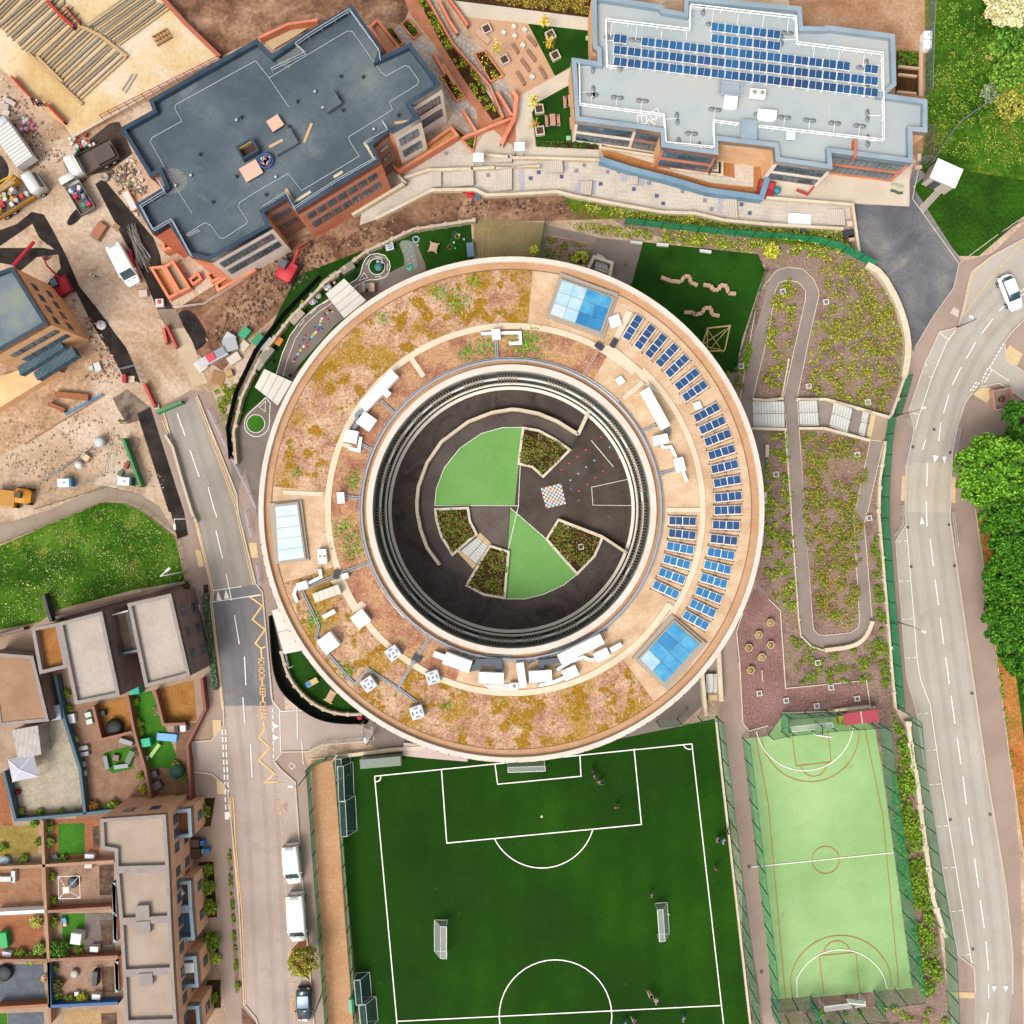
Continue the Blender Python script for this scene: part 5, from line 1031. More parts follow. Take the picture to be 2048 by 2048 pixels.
fence('green fence between the school road and the gravel strip', T(1, 2, '400,1932')+T(1, 3, '410,60 450,640 500,1300 552,1990'), 1.9, m=gtd)
fence('curved green fence at the top of the gravel strip', smooth(T(1, 2, '400,1925 480,1870 560,1840 600,1838'), 2), 2.2, m=gtd)
fence('long green fence between the planting bed and the main road', T(3, 1, '1030,915 1000,1030 945,1210 905,1230 880,1415 860,1700 855,1932')+T(3, 2, '858,90 905,690 950,1200 975,1480'), 2.4, m=gtd)
fence('green fence bending beside the lower road bays', T(3, 2, '975,1480 1075,1545 1110,1932')+T(3, 3, '1180,420 1270,1000 1330,1290 1360,1900 1400,2000'), 3.2)
fence('curved green fence above the north-east bed', T(2, 0, '850,1690 1240,1735 1640,1775 1932,1800')+T(3, 0, '80,1800 330,1830 500,1870 620,1932')+T(3, 1, '780,80'), 2.4, step=2.1, m=gtd)
fence('short green fence beside the tan play surface', F('1028,422 1016,490'), 1.8, m=gtd); fence('green edge fence along the play lawn', F('1443,512 1404,640 1385,706'), 1.2)
wire = mat('grey_mesh', '#9aa5a5', alpha=.25, fine=.02); gp2 = flat('#8e9a9c')
fence('grey wire fence between the soil field and the grass', T(3, 0, '1210,-40 1190,300 1180,740'), 2.4, m=wire, pm=gp2, pr_=.04)
fence('grey wire fence curving through the rough grass', smooth(T(3, 0, '1190,1265 1300,1090 1400,960 1500,890 1720,740'), 1), 2.0, m=wire, pm=gp2, pr_=.04)
fence('black balcony fence at the east corner of the pale block', T(3, 0, '1110,1000 1185,1010 1185,1240 1120,1230'), 2.6, 1.0, m=wire, pm=flat('#6e6259'))
# black curved screen with a pale block fence inside it, round the nursery garden
BF = F('893,415 780,432 690,474 612,533 545,602 492,672 455,750 440,815 445,875')
blackm = mat('black_screen', '#17211e', '#212c28', scale=1, fine=.1)
fence('black curved screen fence around the north-west play garden', [(x-6, y-8) for x, y in BF[3:]], 1.7, m=blackm, pm=blk)
wall('block_fence', 'curved fence of pale timber blocks around the north-west play garden', BF, .3, 1.1, mat('weathered_timber', '#c9b59c', '#dccab2', scale=1, fine=.08), cat='fence', blocks=1.6)
BS = smooth(T(1, 2, '190,1060 230,1220 300,1330 400,1430 520,1500 640,1530 800,1530'), 2)
wall('block_fence', 'curved fence of pale blocks around the south-west play garden', BS, .28, .9, mat('weathered_timber'), cat='fence', blocks=1.4)
BS2 = smooth(T(1, 2, '120,780 130,980 150,1200 210,1350 350,1470 480,1550 640,1582 850,1580'), 2)
fence('black curved screen around the south-west play garden', BS2, 1.4, m=blackm, pm=blk)
sheet('screen_shade_strip', BS2+BS[::-1], mat('painted_ground_shade', '#1c2118', '#262a1c', fine=.2), L(7))  # dark strip paints shade on the ground between screen and block fence
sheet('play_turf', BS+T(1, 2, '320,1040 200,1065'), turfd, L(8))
# cream retaining walls
rw = mat('cream_render', '#e3d0b2', '#efe0c6', scale=.5, fine=.06, fscale=4)
wall('retaining_wall', 'cream wall along the southern edge of the stepped stone path', T(1, 0, '900,1650 1330,1432 1650,1428 1740,1470 1932,1465')+T(2, 0, '340,1445 480,1480 830,1545 1130,1600 1380,1608 1600,1660 1932,1692')+T(3, 0, '570,1725'), .35, .8, rw, cat='retaining wall')
wall('retaining_wall', 'cream wall closing the eastern end of the stone path', T(3, 0, '-10,1490 640,1542 690,1900'), .3, .8, rw, cat='retaining wall')
wall('retaining_wall', 'cream wall above the western ramp steps', T(1, 0, '1120,1340 1300,1280 1640,1272 1800,1262'), .3, .7, rw); wall('retaining_wall', 'cream wall dividing the wide stone steps', T(1, 0, '1810,1268 1932,1262')+T(2, 0, '0,1262 210,1250'), .28, .7, rw)
wall('retaining_wall', 'cream wall below the beige landing and turf', T(1, 0, '1720,1165 1932,1185')+T(2, 0, '0,1190 190,1190 660,1205'), .3, .7, rw)
wall('retaining_wall', 'slanting cream wall south of the orange brick front', T(1, 0, '725,1620 1120,1380'), .35, 1.0, rw); wall('retaining_wall', 'short cream wall at the corner of the orange brick front', T(1, 0, '1070,1320 1130,1385'), .3, 1.0, rw)
wall('retaining_wall', 'stepped blue coping wall between stone path and rust gravel', T(2, 0, '665,1200 900,1275 1200,1352 1480,1435 1880,1490')+T(3, 0, '-45,1480 20,1270'), .62, 1.3, mat('blue_coping', '#7c9db4', '#8babc0', scale=.4, fine=.04))
wall('planter_wall', 'cream kerb round the outer planting beds of the pale block', T(2, 0, '667,995 670,1112 1200,1192 1203,1270 1588,1320 1588,1200'), .25, .5, rw); wall('planter_wall', 'cream kerb round the inner patio of the pale block', T(2, 0, '704,998 708,1092 1236,1166 1236,1240 1552,1286 1552,1200'), .22, .5, rw)
wall('curved_wall', 'curved cream stone wall with shrubs east of the large bed', smooth(T(3, 1, '750,60 860,130 960,300 1020,450 1060,620 1055,780 1030,915'), 1), .7, .9, rw, cat='retaining wall')
for k, (s_, lb) in enumerate((('1030,915 1010,980 935,1200 905,1225', 'above the bridge steps'), ('890,1410 845,1700 840,1932', 'beside the lower crossing'))): wall('low_wall', 'cream block wall '+lb, T(3, 1, s_), .3, .6, rw, blocks=2.6)
wall('low_wall', 'cream block wall running down beside the road fence', T(3, 2, '838,0 900,720 935,1150 965,1480'), .25, .5, rw, blocks=2.6); wall('low_wall', 'cream block wall by the lower road bays', T(3, 2, '1060,1600 1105,1932')+T(3, 3, '1120,30 1170,440 1250,1000 1350,1280'), .45, .7, rw, blocks=2.4)
wall('low_wall', 'cream block edging along the left leg of the hairpin ramp', T(3, 1, '-10,1310 130,1310 178,1932')+T(3, 2, '175,0 232,800 250,935 330,1015 430,1048'), .14, .35, rw, blocks=2.0); wall('low_wall', 'thick cream wall round the bottom bend of the ramp', smooth(T(3, 2, '430,1045 660,1015 750,935 792,825'), 2), .45, .7, rw)
wall('low_wall', 'cream edging beside the upper ramp', T(3, 1, '158,780 105,1070 -10,1080'), .16, .35, rw, blocks=1.4)
STW = [T(3, 1, '-115,1080 0,1090 120,1075'), T(3, 1, '215,1082 440,1080 740,1165 915,1215'), T(3, 1, '235,1300 430,1300 775,1392'), T(3, 1, '-120,1300 140,1308')]
for p_s, lb in zip(STW, ('short wall north of the western bridge steps', 'long wall north of the bridge steps', 'long wall south of the bridge steps', 'short wall south of the western bridge steps')): wall('step_wall', 'cream '+lb, p_s, .28, .7, rw)
wall('pitch_wall', 'cream coping along the east side of the football pitch', T(2, 2, '1540,1560 1580,1932')+T(2, 3, '1800,1932'), .22, .4, rw); wall('pitch_wall', 'cream wall along the north-west edge of the pitch', T(1, 2, '600,1850 1000,1800 1350,1770'), .4, .6, rw)
wall('pitch_wall', 'pinkish concrete ledge under the ring by the pitch', T(1, 2, '1110,1790 1300,1810 1600,1835'), 1.5, .5, mat('pink_concrete', '#dbc3bc', fine=.05)); wall('kerb_wall', 'narrow stone coping along the western pitch fence', T(1, 2, '600,1850')+T(1, 3, '608,0 650,560 690,1050 755,1932'), .16, .3, rw)
wall('court_wall', 'cream wall and shelter edge at the top of the ball court', T(3, 2, '500,1500 750,1470 812,1480'), .3, .6, rw)
def steps(q, n, label, m=None, nose=None, z=0, h=.16, rails=True, name='steps'):
    """q: four photo corners, the treads run from q0-q3 to q1-q2"""
    w_ = PP(q); c = w_[0]; t = thing(name, label, 'steps', (*c, z))
    b = MB(); b2_ = MB()
    for i in range(n):
        f = [lerp(w_[0], w_[1], i/n), lerp(w_[0], w_[1], (i+.88)/n), lerp(w_[3], w_[2], (i+.88)/n), lerp(w_[3], w_[2], i/n)]
        b.prism(f, z, z+.14+h*.35*i); g = [lerp(w_[0], w_[1], (i+.88)/n), lerp(w_[0], w_[1], (i+1)/n), lerp(w_[3], w_[2], (i+1)/n), lerp(w_[3], w_[2], (i+.88)/n)]
        b2_.prism(g, z, z+.135+h*.35*i)
    b.build('tread', m or white, t); b2_.build('nosing', nose or grey, t)
    if rails:
        b = MB()
        for u in (.03, .5, .97):
            p, r_ = lerp(w_[0], w_[3], u), lerp(w_[1], w_[2], u); b.tube((*p, z+1), (*r_, z+1.2), .035); b.tube((*p, z), (*p, z+1), .03); b.tube((*r_, z), (*r_, z+1.2), .03)
        b.build('handrail', gpost if m is None else flat('#8d8177'), t)
    return t
sw = flat('#e6e4dd'); sg = flat('#9aa7a0'); sbm = mat('stone_tread', '#d9cbbb', '#e2d5c6', fine=.06); sn_ = flat('#a89a8e')
steps(T(3, 1, '-118,1095 108,1100 115,1295 -110,1295'), 11, 'white-edged steps at the west of the ramp crossing', sw, sg); steps(T(3, 1, '230,1092 360,1090 375,1280 240,1285'), 7, 'white steps just east of the ramp crossing', sw, sg)
steps(T(3, 1, '495,1105 628,1158 587,1340 460,1288'), 7, 'middle flight of white steps towards the road', sw, sg); steps(T(3, 1, '715,1170 757,1182 722,1367 680,1347'), 3, 'shortest white flight nearest the road', sw, sg)
steps(T(1, 0, '1320,1290 1400,1285 1400,1415 1320,1420'), 6, 'western end of the stone ramp treads', sbm, sn_, rails=False); steps(T(1, 0, '1480,1280 1640,1278 1645,1410 1475,1412'), 11, 'stone treads left of the small white gate', sbm, sn_, rails=False)
steps(T(1, 0, '1745,1175 1932,1185 1932,1235 1750,1230'), 12, 'upper stone treads beside the terrace', sbm, flat('#8d7a6c'), rails=False); steps(T(1, 0, '1800,1280 1932,1275 1932,1440 1800,1445'), 8, 'wide stone treads below the dividing wall', sbm, sn_, rails=False)
steps(T(2, 0, '245,1200 375,1205 385,1310 250,1305'), 9, 'stone treads below the turf terrace', sbm, flat('#8d7a6c'), rails=False); steps(T(2, 0, '525,1370 605,1375 595,1480 515,1470'), 6, 'small lower stone flight between lilac bands', sbm, sn_, rails=False)
steps(T(2, 0, '895,1290 955,1300 945,1400 890,1395'), 4, 'small stone flight beside the blue coping', sbm, flat('#7d6e62'), rails=False); steps(T(2, 0, '1600,1490 1690,1495 1700,1660 1620,1655'), 5, 'eastern stone flight near the parked board', sbm, sn_, rails=False); steps(T(3, 0, '440,1580 560,1590 575,1710 450,1700'), 8, 'last stone treads at the east end of the path', sbm, sn_, rails=False)
sheet('tactile_strip', T(1, 2, '1510,290 1545,290 1665,395 1640,430'), tactile, L(9)); sheet('tactile_strip', T(1, 2, '1660,185 1690,155 1775,235 1760,265'), tactile, L(9))
steps(T(1, 2, '1665,190 1545,288 1668,392 1755,265'), 8, 'white courtyard steps between the two planters', sw, sg)
steps(T(2, 2, '1460,1360 1460,1215 1550,1215 1555,1360'), 9, 'white steps beneath the east rim of the ring', sw, sg); wall('stair_wall', 'long cream wall east of the rim steps', T(2, 2, '1560,1040 1580,1430'), .5, 1.2, rw); wall('stair_wall', 'cream wall west of the rim steps', T(2, 2, '1435,1190 1465,1540'), .4, 1.2, rw)
sheet('tactile_strip', T(2, 2, '1480,1380 1560,1380 1560,1420 1480,1420'), tactile, L(9))
steps(T(2, 1, '620,100 740,145 700,15 640,-20')[0:4], 4, 'cream stair head at the north rim of the ring', sw, sg); wall('stair_wall', 'cream wall around the north rim stair', T(2, 1, '575,90 620,5 755,50 740,150'), .35, 1.2, rw)
# wall of the courtyard ramp
wall('ramp_wall', 'curved pale wall with a rail along the courtyard ramp', T(1, 2, '1385,400 1290,270 1240,130 1215,0')+T(1, 1, '1213,1850 1225,1740 1290,1560 1400,1400 1600,1250 1780,1180 1932,1155')+T(2, 1, '60,1160 200,1188 340,1245 500,1345'), .35, 1.1, rw)
wall('ramp_wall', 'straight pale wall joining the ramp to the courtyard front', T(2, 1, '500,1345 585,1160'), .4, 1.1, rw); wall('ramp_wall', 'pale wall joining the south-east planter to the front', T(2, 2, '350,58 680,185 868,310'), .3, 1.0, rw)
rail(T(1, 2, '1385,400 1590,550'), 0, 'thin rail between the ramp end and the south planter', 1.5, 1.1, .03, flat('#3f4a46')); rail(T(2, 1, '435,1465 500,1350'), 0, 'thin green rail beside the north planter', 1.2, 1.1, .03, gpost)
rail(T(3, 1, '1060,1220 1100,1310 1040,1595'), .1, 'white guard rail on the bend of the main road', 1.5, 1.0, .06, name='road_barrier', cat='barrier'); rail(T(3, 2, '1022,-50 1025,95 968,178'), .1, 'white guard rail below the bend of the main road', 1.5, 1.0, .06, name='road_barrier', cat='barrier')
rail(T(3, 1, '1455,1297 1415,1600'), .1, 'white rail on the far pavement of the main road', 1.5, 1.0, .04); rail(T(3, 2, '1405,0 1440,265'), .1, 'lower white rail on the far pavement', 1.5, 1.0, .04)
for s_, l_ in ((T(0, 1, '1560,1155 1932,1910'), 'upper'), (T(0, 2, '1845,0 1890,190'), 'middle'), (T(1, 2, '0,400 20,560'), 'lower')): rail(s_, .1, l_+' silver pedestrian rail beside the school road', 1.8, 1.0, .06, flat('#d6d2e6'))
# barriers and hoardings on the site side of the school road
for s_, m_, l_, h_ in ((T(0, 1, '1245,1350 1300,1440 1380,1720 1445,1932')+T(0, 2, '1480,80'), '#d5c5b0', 'long row of concrete barrier blocks beside the school road', .8), (T(0, 1, '1175,1180 1370,1100'), '#4f9a63', 'green hoarding panel closing the top of the school road', 1.2), (T(0, 1, '925,1375 1060,1740'), '#3f8f55', 'long green hoarding on the dirt yard', 1.4),
                    (T(0, 1, '1250,520 1330,690'), '#c9544d', 'right red plastic barrier row in the site lane', .9), (T(0, 1, '1232,540 1255,660'), '#d66a58', 'left red plastic barrier row in the site lane', .9), (T(0, 1, '1085,960 1165,1140'), '#d05248', 'red plastic barriers beside the road crossing', .9), (T(0, 1, '490,1195 770,1045'), '#3b8cc4', 'blue pipe lying along the kerb line', .2), (T(0, 0, '975,1880 1020,2090'), '#c23b46', 'red barrier beside the pile of scaffold poles', .8)):
    one('site_barrier', MB().strip(PP(s_, h_), .28 if '8cc4' not in m_ else .22, .03, h_), flat(m_), l_, 'barrier')
for s_, l_ in ((T(0, 1, '190,1420 790,1050'), 'long'), (T(0, 1, '480,1600 700,1445'), 'short'), ): one('timber_edge', MB().strip(PP(s_), .12, .02, .2), flat('#a87a4f'), l_+' timber edging board across the dirt yard', 'board')
rail(T(0, 1, '310,1690 500,1580 690,1450'), 0, 'thin grey site fence west of the cable drums', 2.2, 1.4, .03, gp2); rail(T(0, 1, '530,1760 790,1640 840,1360'), 0, 'thin grey site fence around the drums and pallet', 2.2, 1.4, .03, gp2); rail(T(0, 1, '1300,385 1530,355 1932,110'), 0, 'white string fence below the brick planters', 2.2, 1.0, .035, flat('#e5dccd'))
rail(T(0, 2, '-50,255 600,-10 770,-80 920,-70 1060,-15 1320,190 1400,530'), 0, 'timber post and rail fence round the daisy lawn', 1.6, 1.0, .04, flat('#8c7a55')); rail(T(0, 1, '250,1910 800,1740 1050,1800'), 0, 'timber fence between dirt yard and footpath', 1.6, 1.0, .04, flat('#8c7a55'))
rail(T(0, 1, '900,850 1010,820 1080,960'), 0, 'grey pedestrian barriers round the road pit', .8, 1.1, .035, gp2)
# brick tanks and terrace at the feet of the dark-roofed block
tr_ = mat('terrace_sand', '#cf9d55', '#e0b374', scale=.6, fine=.15); tk = flat('#c58240')
def tank(q, h, label, fl, wallm=obrick, wd=.3):
    w_ = PP(q, h); t = thing('brick_planter', label, 'planter', (*w_[0], 0), 0, 'brick planters at the foot of the dark-roofed block'); MB().strip(w_, wd, 0, h, closed=True).build('brick_wall', wallm, t); MB().sheet(w_, h*.5).build('fill', fl, t)
z5 = lambda s_: Z7(320, 400, s_); z2 = lambda s_: Z7(700, 130, s_); z1 = lambda s_: Z7(500, 300, s_, 6.9)
tank(z2('620,1460 850,1330 1160,1170 1500,930 1590,1040 720,1570'), 1.6, 'long sandy brick terrace under the white brick front', tr_)
tank(z5('830,1240 1310,960 1400,1040 860,1340'), 1.2, 'timber-lined brick tank nearest the excavator', tk); tank(z5('690,1100 1250,870 1300,950 770,1210'), 1.3, 'beige-floored brick tank under the white wing', mat('beige_render', '#dcae84', fine=.05))
tank(z5('70,990 190,920 430,1300 290,1370'), 1.2, 'grey-floored brick tank at the west corner', mat('grey_render', '#b1a287', fine=.05)); tank(z5('-130,1010 30,990 250,1390 130,1450'), 1.2, 'long timber-lined brick tank at the far west', tk)
tank(z5('-10,420 110,380 300,650 60,740'), 2.0, 'terracotta-floored bay beside the dark roof', mat('terracotta', '#c0593a', fine=.05)); tank(T(1, 0, '860,200 915,150 1075,350 1000,400'), 1.5, 'peach-floored bay at the north-east corner', mat('peach_render', '#edb890', fine=.05))
tank(z5('440,1180 560,1090 600,1170 490,1250'), .8, 'tiny stepped brick box below the west wing', flat('#4a3b30'))
MB().strip(PP(T(1, 0, '30,300 250,195 470,165'), 1), .3, 0, 1.5).build('curved_bay_wall', obrick, t1)
one('curved_bay', MB().sheet(PP(T(1, 0, '45,300 250,205 470,172 290,290 130,385')), .3), mat('cream_bay', '#e4cba3', fine=.05), 'cream-floored curved bay north of the dark roof', 'terrace')
for i, s_ in enumerate(('1340,400 1430,560', '1410,480 1500,640', '1560,830 1660,990', '1820,690 1932,870')): wall('brick_wall', ['short red brick wall by the upper stone steps', 'red brick wall along the plant bed', 'red brick wall below the octagonal landing', 'red brick wall beside the beige landing'][i], T(1, 0, s_), .3, 1.0, obrick)
wall('brick_wall', 'rounded red brick wall dropping to the small gate', T(1, 0, '1932,680')+T(2, 0, '35,730 15,900 -40,1000 -80,1090'), .45, 1.1, obrick); wall('brick_wall', 'red brick wall at the top of the stepped garden', T(1, 0, '1380,0 1460,160 1520,250'), .3, 1.0, obrick); wall('brick_wall', 'red brick wall right of the stone path', T(1, 0, '1450,-20 1560,130 1600,190'), .25, .9, obrick)
wall('brick_wall', 'diagonal red brick wall closing the garden beds', T(1, 0, '1560,1040 1800,940 1932,890'), .3, 1.0, obrick); wall('brick_wall', 'long red brick wall right of the green bed', T(1, 0, '1280,-40 1480,320 1760,640 1870,890'), .18, .8, obrick)
BD = [('1650,410 1725,392 1865,580 1770,625', 'with yellow flowers under the terrace'), ('1395,590 1445,570 1580,740 1515,770', 'with yellow flowers beside the white front'), ('1100,190 1150,150 1240,262 1188,300', 'nearest the peach bay'), ('980,225 1030,215 1112,335 1070,362', 'narrow and bare near the corner'), ('1485,965 1555,1060 1640,1150 1660,1010 1600,1040', 'below the sandy terrace')]
for s_, l_ in BD:
    q = T(1, 0, s_); w_ = PP(q); t = thing('garden_bed', 'dark planted bed '+l_, 'garden bed', (*w_[0], 0)); MB().strip(w_, .16, 0, .4, closed=True).build('edging', obrick, t); MB().sheet(w_, .2).build('soil', bedsoil, t)
    leaves('planting', scatter(w_, 260, .25, .6, 12, .4), .11, [lf('#c8b52a' if 'yellow' in l_ else '#5d7a20'), lf('#3e5a18')], t)['kind'] = 'stuff'
# small gates, benches, tables, planters on the turf
for q, l_ in ((T(1, 0, '1680,1210')[0], 'left'), (T(2, 0, '55,1130')[0], 'right')): 
    x, y = P(*q, 1); t = thing('entrance_porch', l_+' white slab porch roof beside the stone steps', 'porch', (x, y, 0)); MB().box(0, 0, 1.9, 1.15, .95, .12).build('roof', white, t, local=True); b = MB(); [b.box(a_*.5, c_*.4, 0, .07, .07, 1.9) for a_ in (-1, 1) for c_ in (-1, 1)]; b.build('post', grey, t, local=True)
pk = mat('pink_timber', '#c99a84', '#d9ad96', scale=1, fine=.08, stripe=(5, 0, '#b58670', .3))
def picnic(q, ang, label, top=None):
    x, y = P(*q); t = thing('picnic_table', label, 'picnic table', (x, y, .05), R(ang), 'picnic tables on the turf terrace'); MB().box(0, 0, .7, .62, 1.35, .06).build('table_top', top or pk, t, local=True)
    for s in (-1, 1): MB().box(s*.68, 0, .42, .36, 1.35, .05).build('bench_seat', pk, t, local=True)
    b = MB(); [b.box(0, s*.5, 0, 1.3, .08, .7) for s in (-1, 1)]; b.build('leg_frame', dkgrey, t, local=True)
picnic(T(2, 0, '305,923')[0], 4, 'pink picnic table in the open turf'); picnic(T(2, 0, '490,940')[0], 4, 'pink picnic table against the pale block')
picnic(T(2, 0, '442,780')[0], 4, 'picnic bench half hidden by the pale roof edge')
def tub(q, label, tree=True, col='#e6c23a', off=(0, 0), ang=8, leafs=160, sz=.6):
    x, y = P(*q); t = thing('planter_box', label, 'planter', (x, y, .05), R(ang), 'square planters beside the turf'); MB().strip([(-.45, -.45), (.45, -.45), (.45, .45), (-.45, .45)], .12, 0, .55, closed=True).build('box', flat('#e3d6c4'), t, local=True); MB().box(0, 0, .05, .8, .8, .35).build('soil', flat('#5a3626'), t, local=True)
    if tree:
        tt = thing('sapling', 'young yellow-leaved sapling '+label.split(' ', 2)[2] if 0 else 'small yellow sapling growing in the '+label, 'tree', (x, y, .4), 0, 'yellow saplings in planters'); MB().tube((x, y, .4), (x+off[0], y+off[1], 2.4), .03).build('trunk', brown, tt)
        c = np.array([x+off[0], y+off[1], 2.6]); leaves('crown', c+RNG.normal(size=(leafs, 3))*[sz*.42, sz*.42, .5], .12, [lf(col), lf('#8a7a2c')], tt)
tub(T(2, 0, '290,278')[0], 'planter at the top of the northern turf', off=(-.75, .55), ang=28); tub(T(2, 0, '325,432')[0], 'planter lower on the northern turf', off=(-.7, .4), ang=28)
tub(T(2, 0, '205,835')[0], 'planter at the corner of the southern turf', off=(-.7, .1), col='#d8cf52'); tub(T(2, 0, '210,998')[0], 'planter at the foot of the southern turf', off=(-.7, 0), col='#b98a4a', leafs=90)
tub(T(1, 0, '1740,232')[0], 'empty planter on the tan terrace', False, ang=28); tub(T(1, 0, '1875,465')[0], 'planter on the tan terrace', off=(-.8, .3), col='#c8c23a', ang=28, leafs=120)
for i, q in enumerate(T(2, 0, '15,210 97,233 20,280 82,350 152,588')+T(1, 0, '1870,255')): x, y = P(*q); one('stone_seat', MB().box(x, y, .04, .5, .4, .4, R(-30)), flat('#f0e7da'), 'small white cube seat on the tan terrace, '+['upper left', 'upper right', 'second row left', 'centre', 'lowest', 'far west'][i], 'seat', 'cube seats on the terrace')
for i, s_ in enumerate(('115,280 180,355', '110,385 175,470', '0,340 45,410', '65,455 130,545', '35,550 95,650', '205,515 255,600')): one('bench', MB().strip(PP(T(2, 0, s_)), .22, .04, .45), flat('#a9806a'), ORD[i]+' slatted bench on the tan terrace counting downwards', 'bench', 'benches on the terrace')
one('terrace_slab', MB().prism(PP(T(1, 0, '1650,255 1680,220 1780,310 1745,345')), .04, .35), flat('#dcb296'), 'tan platform seat beside the empty planter', 'platform')
for q, l_ in ((T(2, 0, '425,1045')[0], 'pale green square pad on the southern turf'), (T(2, 0, '573,1012')[0], 'small pale pad by the southern hedge'), (T(2, 0, '572,290')[0], 'small pale pad on the northern turf')): x, y = P(*q); one('access_cover', MB().box(x, y, .05, .5, .5, .08), flat('#a9d3a0'), l_, 'cover')
# white drain covers in the beds
DC = [(T(3, 1, '108,272'), 'inside the top loop of the ramp'), (T(3, 1, '433,350'), 'right of the top loop of the ramp'), (T(3, 1, '55,1648'), 'in the bed beside the ring'), (T(3, 2, '757,45'), 'by the right leg of the ramp'), (T(3, 2, '370,1135'), 'below the bottom bend of the ramp'), (T(3, 2, '470,1322'), 'in the upper purple gravel'), (T(3, 2, '667,1405'), 'at the east of the purple gravel'), (T(3, 2, '363,1460'), 'above the court goal'), (T(3, 2, '132,1420'), 'round and pale in the purple gravel'), (T(2, 2, '1862,1365'), 'in the western purple gravel'), (T(2, 1, '1724,835'), 'at the tip of the play lawn'), (T(2, 2, '520,262'), 'in the south-east courtyard planter'), (T(2, 2, '403,110'), 'pale pink, in the south-east planter'), (T(3, 1, '302,985'), 'lilac, near the step wall'), (T(3, 1, '748,1105'), 'lilac, above the long step wall'), (T(3, 1, '668,1500'), 'lilac, in the lower bed')]
for (q,), l_ in DC:
    x, y = P(*q); t = thing('drain_cover', 'white-framed drain cover '+l_, 'drain cover', (x, y, .1), R(10), 'white drain covers'); MB().strip([(-.26, -.26), (.26, -.26), (.26, .26), (-.26, .26)], .1, 0, .25, closed=True).build('frame', flat('#e9e4da'), t, local=True); MB().box(0, 0, .02, .44, .44, .12).build('lid', flat('#77757c' if 'lilac' not in l_ else '#a79fb5'), t, local=True)
hx = flat('#d9c193')
for i, q in enumerate(T(2, 2, '1855,922 1780,1020 1878,1090 1795,1188 1942,832 1945,998')):
    x, y = P(*q); t = thing('hexagon_planter', 'timber hexagon planter on purple gravel, '+['top left', 'left of the middle', 'centre right', 'lowest', 'topmost', 'rightmost'][i], 'planter', (x, y, .05), 0, 'hexagon planters'); MB().strip([(.42*math.cos(k*1.0472), .42*math.sin(k*1.0472)) for k in range(6)], .1, 0, .5, closed=True).build('box', hx, t, local=True); MB().lathe(0, 0, [(.36, .1), (.36, .4)], 6).build('soil', flat('#a8924e' if i % 2 else '#c9a86a'), t, local=True)
one('timber_log', MB().strip(PP(T(2, 2, '1882,1190 1888,1280')), .16, .05, .3), flat('#cfae9b'), 'single pinkish log lying on the purple gravel', 'log')
# ================================================================ play things
wd1 = mat('pale_timber', '#c9a486', '#dcb99a', scale=1.2, fine=.08); wd2 = flat('#d9b977')
def zigzag(s_, hs, label):
    p = PP(T(2, 1, s_), .4); t = thing('timber_bench', label, 'bench', (*p[0], .05), 0, 'folded timber benches on the play lawn'); b = MB()
    for i, (a, c) in enumerate(zip(p, p[1:])): MB().strip([a, c], .4, .05+hs[i], .5+hs[i]).build('seat_block', wd1, t)
zigzag('1125,160 1200,188 1275,195 1300,155 1340,160 1345,195 1400,222', [0, 0, .1, .3, .1, 0], 'longest folded timber bench, at the north-west')
zigzag('1445,215 1500,225 1515,255 1560,255 1570,220 1620,230 1635,280 1690,285', [0, .1, 0, .1, .2, 0, 0], 'folded timber bench at the north-east'); zigzag('1300,425 1365,425 1380,445 1435,430 1450,395 1500,395 1505,440 1565,452', [0, 0, 0, .2, .3, .1, 0], 'folded timber bench south of the other two')
cf = T(2, 1, '1475,545 1645,530 1600,715 1480,722 1435,670'); w_ = PP(cf, 1.5); t = thing('climbing_frame', 'timber climbing frame of crossed poles on the play lawn', 'climbing frame', (*w_[0], 0)); b = MB()
for i in range(5): b.tube((*w_[i], 1.5), (*w_[(i+1) % 5], 1.9), .09); b.tube((*w_[i], 0), (*w_[i], 1.6), .09)
b.build('outer_pole', wd2, t); b = MB()
for i, j, zi, zj in ((0, 3, 1.5, 1.0), (1, 3, 1.9, .6), (0, 2, 1.2, .8), (4, 1, 1.4, 1.2), (4, 2, .8, 1.6), (3, 0, .6, 1.6)): b.tube((*lerp(w_[i], w_[j], .05), zi), (*lerp(w_[i], w_[j], .85), zj), .06)
b.build('cross_pole', wd2, t)
for i, s_ in enumerate(('895,1815 985,1825 982,1845 893,1835', '1092,1832 1183,1840 1180,1862 1092,1855', '1418,1880 1505,1892 1503,1912 1417,1900')): one('bench', MB().prism(PP(T(2, 0, s_), .4), .08, .48), flat('#e6e2dc'), ['left', 'middle', 'right'][i]+' white bench on the edge of the play lawn', 'bench', 'white benches by the play lawn')
def shed(q, l, wd, h, ang, label, col, cat='storage box', name='storage_box', lid=None):
    x, y = P(*q, h); t = thing(name, label, cat, (x, y, .05), R(ang)); MB().box(0, 0, 0, l, wd, h).build('body', col, t, local=True, bevel=.02); MB().box(0, 0, h, l+.08, wd+.08, .08, 0, .96).build('lid', lid or col, t, local=True); return t
gs = flat('#8d8c79'); gs2 = flat('#a3a091')
shed(T(1, 1, '690,90')[0], 1.6, .8, 1.0, 33, 'large grey-green shed box under the pale block fence', gs); shed(T(1, 1, '590,148')[0], 1.0, .65, .8, 33, 'smaller grey shed box beside the large one', gs2); shed(T(1, 1, '530,190')[0], .9, .5, .6, 38, 'cream toy cupboard near the hexagon table', flat('#b5a67c'))
